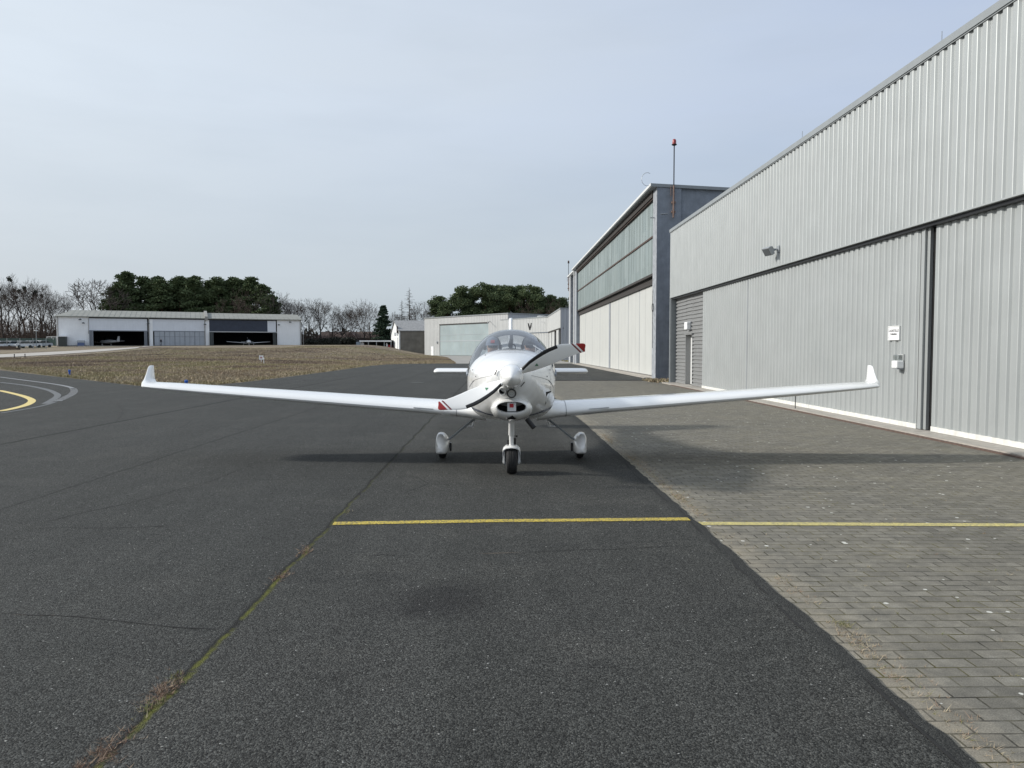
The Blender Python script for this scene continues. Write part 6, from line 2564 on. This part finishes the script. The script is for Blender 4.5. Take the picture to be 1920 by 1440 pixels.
# canopy
CAN = [(1.10, 1.542), (1.17, 1.566), (1.30, 1.628), (1.45, 1.690), (1.62, 1.745), (1.85, 1.798), (2.05, 1.820), (2.25, 1.825), (2.45, 1.805), (2.65, 1.755), (2.82, 1.69), (2.98, 1.615), (3.12, 1.545)]
CA = np.array(CAN)


def cpt(s, th, off=0.0):
    w, tp, md, bt, nt_, nb_ = fus(s)
    tp = np.interp(s, CA[:, 0], CA[:, 1]) + off
    w = w + 0.006 + off
    n_ = 2.0 + 0.28 * sstep(1.17, 1.7, s) * (1 - 0.5 * sstep(2.6, 3.1, s))
    c_, sn = math.cos(th), math.sin(th)
    return (w * math.copysign(abs(c_) ** (2 / n_), c_), s + YP, md + (tp - md) * abs(sn) ** (2 / n_))


def sill_angle(s):
    # lower edge of the glass rises at the front along the cowl and at the back
    return R(14) + R(76) * (1 - sstep(1.08, 1.85, s)) ** 1.6


NC = 40
sc_ = np.concatenate([np.linspace(1.12, 1.6, 14), np.linspace(1.65, 3.10, 26)])
rows = []
for s in sc_:
    a0 = R(10)
    rows.append([cpt(s, a0 + (PI - 2 * a0) * k / NC, 0.004) for k in range(NC + 1)])
mb = MB()
mb.loft(rows, caps=False, closed=False)
cg_ = obj('canopy', mb, 'canopy_glass', ap, smooth=True, angle=180, local=True)
# frames: rim along the sill, arch behind the heads
mb = MB()
for sgn in (1, -1):
    mb.tube([(sgn * cpt(s, R(10), 0.004)[0], s + YP, cpt(s, R(10), .004)[2]) for s in np.linspace(1.25, 3.1, 20)], 0.016, 6)
obj('canopy_rail', mb, 'gate_frame', cg_, smooth=True, local=True)
mb = MB()
ra, rb = [], []
ar = []
for k in range(33):
    th = R(8) + (PI - 2 * R(8)) * k / 32
    o1, o2 = cpt(2.30, th, -0.004), cpt(2.30, th, -0.070)
    ar.append([(o1[0], o1[1] - .03, o1[2]), (o1[0], o1[1] + .04, o1[2]), (o2[0], o2[1] + .04, o2[2]), (o2[0], o2[1] - .03, o2[2])])
mb.loft(ar)
obj('canopy_arch', mb, 'cockpit_grey', cg_, local=True)
mb = MB()
ar = []
for k in range(25):
    th = R(28) + (PI - 2 * R(28)) * k / 24
    o1, o2 = cpt(2.93, th, -0.004), cpt(2.93, th, -0.05)
    ar.append([(o1[0], o1[1] - .02, o1[2]), (o1[0], o1[1] + .10, o1[2]), (o2[0], o2[1] + .10, o2[2]), (o2[0], o2[1] - .02, o2[2])])
mb.loft(ar)
obj('rear_frame', mb, 'white_gelcoat', cg_, local=True)
mb = MB()
mb.tube([(0, 2.28 + YP, 1.76), (0.0, 2.24 + YP, 1.68), (-0.012, 2.2 + YP, 1.60), (0.0, 2.2 + YP, 1.52)], [0.022, 0.028, 0.034, 0.02], 8)
mb.tube([(0.03 + 0.03 * math.cos(a), 2.2 + YP, 1.57 + 0.045 * math.sin(a)) for a in [2 * PI * k / 14 for k in range(15)]], 0.009, 6)
mb.tube([(0.0, 2.2 + YP, 1.54), (0.0, 2.3 + YP, 1.3), (0, 2.35 + YP, 1.1)], 0.014, 6)
obj('canopy_handle', mb, 'black_paint', cg_, smooth=True, local=True)
mb = MB()
mb.tube([(0.31, 2.0 + YP, 1.60), (0.43, 1.75 + YP, 1.52), (0.49, 1.5 + YP, 1.40)], 0.007, 5)
obj('window_stay', mb, 'trim_light', cg_, local=True)
for x in (-0.26, 0.26):
    mb = MB()
    mb.obox((x, 2.30 + YP, 1.12), (0.20, 0, 0), (0, 0.05, 0.0), (0, 0.07, 0.28))
    obj('seat', mb, 'seat_grey', ap, local=True, bev=0.04)

# spinner and propeller
mb = MB()
prof = [(0.136, 0.055), (0.137, 0.0), (0.134, -0.05), (0.126, -0.10), (0.111, -0.155), (0.090, -0.205), (0.063, -0.25), (0.033, -0.285), (0.012, -0.30), (0.002, -0.304)]
mb.lathe([(r, s + YP) for r, s in prof], (0, 0, 1.24), axis='y', n=48)
prp = thing_p = bpy.data.objects.new('propeller', None)
COL.objects.link(prp)
prp.parent = ap
ROOTM[prp.name] = ROOTM[ap.name]
obj('spinner', mb, 'white_gelcoat', prp, smooth=True, angle=60, local=True)
mb = MB()
mb.lathe([(0.10, 0.05 + YP), (0.139, 0.056 + YP), (0.139, 0.066 + YP), (0.10, 0.07 + YP)], (0, 0, 1.24), axis='y', n=48)
obj('spinner_plate', mb, 'trim_light', prp, smooth=True, local=True)
BL = [(.10, .085, 62, .045), (.14, .095, 52, .040), (.19, .130, 45, .034), (.25, .162, 39, .030), (.33, .182, 33, .026), (.42, .198, 28, .022), (.50, .204, 25, .019), (.60, .192, 21, .016), (.68, .172, 19, .014), (.74, .156, 18, .013), (.782, .145, 18, .012), (.784, .1445, 18, .012), (.804, .138, 18, .012), (.806, .1375, 18, .012), (.826, .130, 17, .011), (.828, .129, 17, .011), (.85, .117, 17, .010), (.868, .105, 16, .009), (.878, .094, 16, .008), (.883, .080, 16, .006), (.885, .05, 16, .003)]
NB = 20


def bsec(a, r, c_, be, t_):
    e = Vector((math.cos(a), 0, math.sin(a)))
    tv = Vector((-math.sin(a), 0, math.cos(a)))
    fw = Vector((0, -1, 0))
    ch = tv * math.cos(R(be)) + fw * math.sin(R(be))
    nm = fw * math.cos(R(be)) - tv * math.sin(R(be))
    shift = 0.10 * c_ + 0.018 * math.sin(PI * min(1, r / 0.9)) - (0.045 * max(0, (r - 0.6) / 0.285) ** 1.5)
    out = []
    for k in range(NB):
        q = 2 * PI * k / NB
        xx = 0.5 * math.cos(q)
        th = math.sin(q) * (0.55 + 0.25 * math.cos(q))
        # lean the tip so that the end is cut at a slant
        rr_ = r - xx * np.interp(r, [.62, .78, .83, .86, .885], [0.0, .06, .05, .015, -.03])
        out.append(Vector((0, YP - 0.055, 1.24)) + e * rr_ + ch * (xx * c_ + shift) + nm * (th * t_))
    return out, e, ch, nm, shift


for a in (R(24.0), R(204.0)):
    secs = [bsec(a, *b_) for b_ in BL]

    def mi_(i, k):
        r0 = (BL[i][0] + BL[i + 1][0]) / 2
        if r0 > 0.827:
            return 2
        if .783 < r0 < .805:
            return 1
        if .15 < r0 < .56 and (k <= 2 or k >= NB - 2):
            return 3
        return 0
    mb = MB()
    mb.loft([s_[0] for s_ in secs], mif=mi_)
    bl = obj('blade', mb, ['white_prop', 'prop_dark_red', 'prop_red', 'black_paint'], prp, smooth=True, angle=50, local=True)
    o_, e, ch, nm, shf = bsec(a, .31, .18, 34, .027)
    c0 = Vector((0, YP - 0.055, 1.24)) + e * .31 + ch * (shf - 0.012) + nm * 0.0185
    up = Vector((0, 0, 1)) if math.sin(a) > 0 else Vector((0, 0, -1))
    up = (up - nm * up.dot(nm)).normalized()
    sd_ = up.cross(nm).normalized()
    mb = MB()
    mb.add([c0 + up * 0.022, c0 - up * 0.014 + sd_ * 0.022, c0 - up * 0.014 - sd_ * 0.022], [(0, 1, 2)])
    obj('decal', mb, 'decal_green', bl, local=True)

# wings
AF = []
for k in range(15):
    t = 1 - math.cos(PI / 2 * k / 14)
    AF.append(t)


def foil(chord, tc, n=16):
    """closed section, LE at 0: list of (xc, z)"""
    up, lo = [], []
    for k in range(n + 1):
        x = 0.5 * (1 - math.cos(PI * k / n))
        yt = 5 * tc * (0.2969 * math.sqrt(x) - 0.1260 * x - 0.3516 * x * x + 0.2843 * x ** 3 - 0.1036 * x ** 4)
        cb_ = 0.03 * (4 * x * (1 - x)) 
        up.append((x * chord, (cb_ + yt) * chord))
        lo.append((x * chord, (cb_ * 0.6 - yt) * chord))
    return up[::-1] + lo[1:-1]


WG = [(0.34, -0.74, 1.64, .735, .225, 1.5), (0.50, -0.64, 1.48, .718, .205, 1.5), (0.60, -0.575, 1.38, .705, .172, 1.5), (0.70, -0.55, 1.33, .703, .152, 1.4), (1.2, -0.53, 1.25, .742, .145, 1.2), (2.0, -0.49, 1.13, .802, .145, 0.9), (3.0, -0.43, .98, .880, .14, 0.5), (4.0, -0.36, .84, .957, .14, 0.2), (4.6, -0.30, .74, 1.004, .135, 0.0), (4.85, -0.25, .67, 1.022, .13, 0), (4.97, -0.21, .61, 1.032, .13, 0)]


def wing_mb():
    mb = MB()
    rings = []
    # refine spanwise
    W = np.array(WG)
    xs_ = np.unique(np.r_[W[:, 0], np.linspace(0.34, 4.97, 26)])
    for x in xs_:
        yle, c_, z, tc, tw = [np.interp(x, W[:, 0], W[:, k]) for k in range(1, 6)]
        rg2 = []
        for (u, v_) in foil(c_, tc):
            rg2.append((x, yle + u * math.cos(R(tw)) + v_ * math.sin(R(tw)), z - u * math.sin(R(tw)) + v_))
        rings.append(rg2)
    mb.loft(rings)
    return mb


def winglet_mb():
    mb = MB()
    rings = []
    st = [(0.0, 0, .61, .13), (0.0, 18, .56, .135), (0.0, 40, .48, .15), (0.0, 62, .40, .165), (0.0, 80, .32, .17), (0.03, 86, .275, .18), (0.07, 87, .235, .18), (0.11, 88, .205, .17), (0.145, 89, .18, .16), (0.17, 90, .15, .15), (0.182, 90, .11, .12)]
    rad = 0.105
    x0, z0, y0 = 4.97, 1.032, -0.21
    yl = [.585 - s_[2] + (.025 if s_[1] == 0 else .01) for s_ in st]
    for (hgt, ph, c_, tc), dy in zip(st, yl):
        a_ = R(min(ph, 86))
        px_ = x0 + rad * math.sin(a_) + hgt * math.cos(R(86)) 
        pz_ = z0 + rad * (1 - math.cos(a_)) + hgt
        n = Vector((-math.sin(R(ph)), 0, math.cos(R(ph))))
        ring = []
        for (u, v_) in foil(c_, tc):
            ring.append((px_ + n.x * v_, y0 + dy + u, pz_ + n.z * v_))
        rings.append(ring)
    mb.loft(rings)
    return mb


for sgn in (1, -1):
    w_ = wing_mb()
    wl = winglet_mb()
    for q_ in (w_, wl):
        q_.v = [(x_ * 1.030 if x_ > 0.7 else x_ * (1 + 0.03 * max(0, (x_ - 0.5) / 0.2)), y_, z_) for x_, y_, z_ in q_.v]
    if sgn < 0:
        w_, wl = w_.mirror_x(), wl.mirror_x()
    wo = obj('wing', w_, 'white_gelcoat', ap, smooth=True, angle=50, local=True)
    obj('winglet', wl, 'white_gelcoat', wo, smooth=True, angle=50, local=True)
    for x in (0.86, 1.93, 3.08):
        zz = np.interp(x, [a[0] for a in WG], [a[3] for a in WG])
        c_ = np.interp(x, [a[0] for a in WG], [a[2] for a in WG])
        y_ = np.interp(x, [a[0] for a in WG], [a[1] for a in WG]) + c_ * 0.82
        mb = MB()
        mb.loft([[(sgn * x - 0.012, y_ - .06, zz + .0), (sgn * x + 0.012, y_ - .06, zz + .0), (sgn * x + .012, y_ + .10, zz), (sgn * x - .012, y_ + .10, zz)],
                 [(sgn * x - 0.018, y_ - .02, zz - .075), (sgn * x + 0.018, y_ - .02, zz - .075), (sgn * x + .018, y_ + .08, zz - .085), (sgn * x - .018, y_ + .08, zz - .085)]])
        obj('flap_hinge', mb, 'gate_frame', wo, local=True)
    mb = MB()
    mb.lathe([(0.022, 0.002), (0.020, 0.006), (0.001, 0.006)], (sgn * 1.42, -0.2, 0.845), n=12)
    obj('fuel_cap', mb, 'black_paint', wo, local=True)
    mb = MB()
    for y_, z_ in ((0.46, 0.0),):
        mb.tube([(sgn * .50, .42, .64), (sgn * .57, .42, .405), (sgn * .70, .42, .405)], 0.016, 8)
    obj('boarding_step', mb, 'white_gelcoat', ap, smooth=True, local=True)
    mb = MB()
    W = np.array(WG)
    rs_ = []
    for x in (0.716, 0.722):
        yle, c_, z, tc, tw = [np.interp(x, W[:, 0], W[:, k]) for k in range(1, 6)]
        rs_.append([(sgn * (x * 1.03), yle - 0.002 + (u * 1.003) * math.cos(R(tw)) + v_ * math.sin(R(tw)), z - u * math.sin(R(tw)) + v_ + math.copysign(0.0018, v_ - 0.02)) for u, v_ in foil(c_, tc)])
    mb.loft(rs_ if sgn > 0 else rs_[::-1], caps=False)
    obj('wing_seam', mb, 'panel_gap', wo, local=True)
    mb = MB()
    for (xa_, xb_) in ((1.05, 1.32),):
        za_, zb_s = [np.interp(x, W[:, 0], W[:, 3]) + 0.012 for x in (xa_, xb_)]
        ya_, yb_ = [np.interp(x, W[:, 0], W[:, 1]) for x in (xa_, xb_)]
        mb.loft([[(sgn * x, y_ + dy, z_ + dz) for dy, dz in ((.02, .008), (-.014, 0), (.02, -.008))] for x, y_, z_ in ((xa_, ya_, za_), (xb_, yb_, zb_s))])
    obj('stall_strip', mb, 'trim_grey', wo, local=True)
    # main gear
    mb = MB()
    mb.tube([(sgn * .36, .05, .66), (sgn * .52, .05, .555), (sgn * .72, .04, .40), (sgn * .86, .02, .285), (sgn * .95, 0, .235)], [.019, .017, .015, .014, .018], 10)
    lg = obj('main_leg', mb, 'lamp_grey', ap, smooth=True, local=True)
    mb = MB()
    fr_ = []
    for (y_, hw, zc_, hh_, inn) in ((-.34, .008, .165, .02, 0), (-.325, .034, .175, .058, 0), (-.28, .062, .19, .095, 0), (-.20, .084, .205, .122, 0), (-.08, .098, .215, .138, 0), (.05, .100, .222, .140, 0), (.18, .090, .228, .128, 0), (.32, .064, .232, .095, 0), (.45, .034, .235, .055, 0), (.54, .008, .236, .016, 0)):
        ring = []
        for k in range(28):
            a_ = 2 * PI * k / 28
            cx_, cz_ = math.cos(a_), math.sin(a_)
            n2 = 3.2
            x_ = hw * math.copysign(abs(cx_) ** (2 / n2), cx_)
            z_ = zc_ + hh_ * math.copysign(abs(cz_) ** (2 / (2.0 if cz_ > 0 else 7.0)), cz_)
            # pinched crest
            if cz_ > 0:
                x_ *= 1 - 0.30 * cz_ ** 1.5
                x_ += sgn * 0.034 * cz_ ** 1.5
            z_ = max(z_, 0.080)
            ring.append((sgn * .975 + x_, y_, z_))
        fr_.append(ring)
    mb.loft(fr_)
    obj('wheel_fairing', mb, 'white_gelcoat', lg, smooth=True, angle=50, local=True)
    mb = MB()
    mb.lathe([(.07, -.05), (.125, -.055), (.152, -.045), (.163, -.02), (.164, 0), (.163, .02), (.152, .045), (.125, .055), (.07, .05)], (sgn * .975, 0, .164), axis='x', n=36)
    obj('main_wheel', mb, 'black_rubber', lg, smooth=True, local=True)
    mb = MB()
    mb.box((sgn * .862 - .012, -.03, .10), (sgn * .862 + .012, .06, .22))
    obj('brake', mb, 'black_paint', lg, local=True)

# tail
mb = MB()
rings = []
for x in np.r_[-1.53, -1.515, -1.48, np.linspace(-1.4, 1.4, 15), 1.48, 1.515, 1.53]:
    e_ = min(1, (1.53 - abs(x)) / 0.07 + 0.02)
    e_ = math.sqrt(max(0.03, 1 - (1 - e_) ** 2))
    rings.append([(x, 3.95 + 0.06 * abs(x) + (1 - e_) * 0.15 + u * (0.6 + 0.4 * e_), 1.118 + v_ * e_ - 0.012) for u, v_ in foil(.66, .145)])
mb.loft(rings)
obj('tailplane', mb, 'white_gelcoat', ap, smooth=True, angle=50, local=True)
mb = MB()
rings = []
for z, yl_, c_ in ((1.15, 3.35, 1.25), (1.4, 3.62, 1.05), (1.8, 3.92, .84), (2.08, 4.13, .70), (2.14, 4.19, .62), (2.165, 4.27, .48), (2.172, 4.36, .3)):
    rings.append([(v_ * 1.0, yl_ + u, z) for u, v_ in [(uu, vv - 0.03 * c_ * 4 * (uu / c_) * (1 - uu / c_) * 0.8) for uu, vv in foil(c_, .125)]])
mb.loft(rings)
obj('fin', mb, 'white_gelcoat', ap, smooth=True, angle=50, local=True)

# nose gear
ny = -1.33
mb = MB()
mb.tube([(0, ny - .30, .78), (0, ny - .18, .66), (0, ny - .10, .55), (0, ny - .06, .50)], [.036, .036, .038, .040], 12)
mb.tube([(0, ny - .065, .52), (0, ny - .015, .335)], [.030, .028], 12)
mb.box((-0.055, ny - .05, .315), (0.055, ny + .04, .36))
ns = obj('nose_leg', mb, 'white_gelcoat', ap, smooth=True, angle=40, local=True)
mb = MB()
for sg_ in (-1, 1):
    mb.loft([[(sg_ * (x_) , ny + y_, z_) for x_, y_ in ((.050, -.045), (.066, -.045), (.066, .03), (.050, .03))] if z_ > .33 else [(sg_ * (x_ + .034), ny + y_, z_) for x_, y_ in ((.050, -.035), (.064, -.035), (.064, .03), (.050, .03))] for z_ in (.36, .335, .315, .25, .165, .13)])
mb.box((-.06, ny - .075, .235), (.06, ny - .045, .30))
obj('fork', mb, 'white_gelcoat', ns, local=True, bev=0.006)
mb = MB()
mb.box((-.032, ny - .085, .262), (.032, ny - .0755, .285))
mb.tube([(.038, ny + .05, .44), (.038, ny + .05, .345)], .021, 10)
mb.tube([(-.04, ny + .04, .42), (-.04, ny + .04, .35)], .012, 8)
obj('spring', mb, 'black_paint', ns, smooth=True, local=True)
mb = MB()
mb.tube([(.05, ny - .05, .475), (.075, ny - .05, .475)], .012, 8)
obj('bracket', mb, 'black_paint', ns, local=True)
mb = MB()
rings = []
for k in range(17):
    ph = R(58 + 150 * k / 16)            # from front top over to the back
    cy_, cz_ = -math.cos(ph), math.sin(ph)
    ring = []
    for (x_, r_) in ((-.112, .08), (-.112, .13), (-.102, .165), (-.07, .193), (0, .203), (.07, .193), (.102, .165), (.112, .13), (.112, .08), (.102, .08), (.102, .13), (.092, .16), (.062, .184), (0, .193), (-.062, .184), (-.092, .16), (-.102, .13), (-.102, .08)):
        ring.append((x_, ny + cy_ * r_, .165 + cz_ * r_))
    rings.append(ring)
mb.loft(rings)
obj('mudguard', mb, 'white_gelcoat', ns, smooth=True, angle=40, local=True)
mb = MB()
pr = [(.075, -.055), (.13, -.066), (.152, -.060), (.160, -.046), (.163, -.031), (.160, -.029), (.160, -.026), (.1645, -.024), (.1655, -.008), (.162, -.006), (.162, .006), (.1655, .008), (.1645, .024), (.160, .026), (.160, .029), (.163, .031), (.160, .046), (.152, .060), (.13, .066), (.075, .055)]
mb.lathe(pr, (0.003, ny, .1655), axis='x', n=48)
obj('nose_wheel', mb, 'black_rubber', ns, smooth=True, angle=30, local=True)
mb = MB()
mb.tube([(.19, -1.50, .70), (.215, -1.51, .665), (.275, -1.54, .595)], .032, 12)
obj('exhaust_pipe', mb, 'black_paint', ap, smooth=True, local=True)


# ================================================================== the two people in the cockpit
def pilot(x, lab, mats, capm, red):
    A = ROOTM[ap.name]
    loc = A @ Vector((x, -0.02, 0))
    J = {'pelvis': (0, .16, .84, .15), 'waist': (0, .17, 1.02, .14), 'chest': (0, .14, 1.24, (.155, .12)), 'neck': (0, .09, 1.415, .058), 'jaw': (0, .035, 1.50, .072), 'head': (0, .04, 1.60, .092), 'crown': (0, .05, 1.665, .07),
         'shL': (-.18, .12, 1.325, .068), 'elL': (-.21, -.05, 1.08, .05), 'haL': (-.12, -.30, 1.03, .035), 'shR': (.18, .12, 1.325, .068), 'elR': (.20, -.05, 1.08, .05), 'haR': (.12, -.30, 1.03, .035),
         'knL': (-.1, -.32, .90, .085), 'knR': (.1, -.32, .90, .085), 'nose': (0, -.052, 1.555, .017)}
    E = [('pelvis', 'waist'), ('waist', 'chest'), ('chest', 'neck'), ('neck', 'jaw'), ('jaw', 'head'), ('head', 'crown'), ('chest', 'shL'), ('shL', 'elL'), ('elL', 'haL'), ('chest', 'shR'), ('shR', 'elR'), ('elR', 'haR'), ('pelvis', 'knL'), ('pelvis', 'knR')]
    del J['nose']
    J['haL'] = (-.12, -.28, 1.05, .033)
    p_ = skin_person('person', lab, loc, ARZ, J, E, (mats, lambda c_: 1 if c_.z > 1.43 else 0), 'people in the cockpit')
    mb = MB()
    mb.loft([[(-.016, -.04, 1.575), (.016, -.04, 1.575), (.02, -.02, 1.55), (-.02, -.02, 1.55)], [(-.013, -.075, 1.545), (.013, -.075, 1.545), (.014, -.05, 1.53), (-.014, -.05, 1.53)]])
    obj('nose', mb, 'skin', p_, smooth=True, local=True)
    mb = MB()
    for s in (-1, 1):
        mb.obox((s * .035, -.056, 1.585), (.028, 0, 0), (0, .008, 0), (0, 0, .016))
    mb.box((-.01, -.06, 1.583), (.01, -.054, 1.589))
    obj('sunglasses', mb, 'black_paint', p_, local=True, bev=.005)
    mb = MB()
    mb.box((-.022, -.052, 1.513), (.022, -.04, 1.520))
    obj('mouth', mb, 'card_red', p_, local=True)
    # cap: crown and peak
    mb = MB()
    rings = []
    for i in range(8):
        t = i / 7
        rr_ = .106 * math.cos(t * PI / 2 * 0.97)
        zz = 1.612 + .112 * math.sin(t * PI / 2)
        rings.append([(rr_ * 0.92 * math.cos(2 * PI * k / 20), .042 + rr_ * 1.08 * math.sin(2 * PI * k / 20), zz) for k in range(20)])
    mb.loft(rings)
    pk = []
    for k in range(9):
        a_ = R(200 + 140 * k / 8)
        pk.append([(.095 * math.cos(a_), .042 + .11 * math.sin(a_), 1.622), (.105 * math.cos(a_), .042 + .19 * math.sin(a_), 1.605), (.105 * math.cos(a_), .042 + .19 * math.sin(a_), 1.599), (.095 * math.cos(a_), .042 + .11 * math.sin(a_), 1.612)])
    mb.loft(pk)
    cp = obj('cap', mb, capm, p_, smooth=True, angle=50, local=True)
    if red:
        mb = MB()
        mb.obox((.004, -.072, 1.655), (.028, 0, 0), (0, .006, -.004), (0, .012, .019))
        obj('cap_badge', mb, 'card_red', cp, local=True)
    mb = MB()
    mb.tube([(.108 * math.cos(a_), .05, 1.60 + .138 * math.sin(a_)) for a_ in [R(-5 + 190 * k / 20) for k in range(21)]], .010, 6)
    for s in (-1, 1):
        mb.lathe([(.02, -.022), (.038, -.018), (.042, 0), (.034, .02), (.02, .024)], (s * .108, .045, 1.575), axis='x', n=16)
    mb.tube([(.105, .02, 1.56), (.09, -.05, 1.525), (.03, -.085, 1.51)], .005, 5)
    obj('headset', mb, 'black_paint', p_, smooth=True, local=True)
    return p_


pilot(-.265, 'person in a grey cap with a red badge, sitting in the aeroplane cockpit', ['shirt_pale', 'skin'], 'cap_grey', True)
pilot(.265, 'person in a dark cap and headset, in the aeroplane cockpit behind the raised blade', ['shirt_dark', 'skin'], 'cap_dark', False)
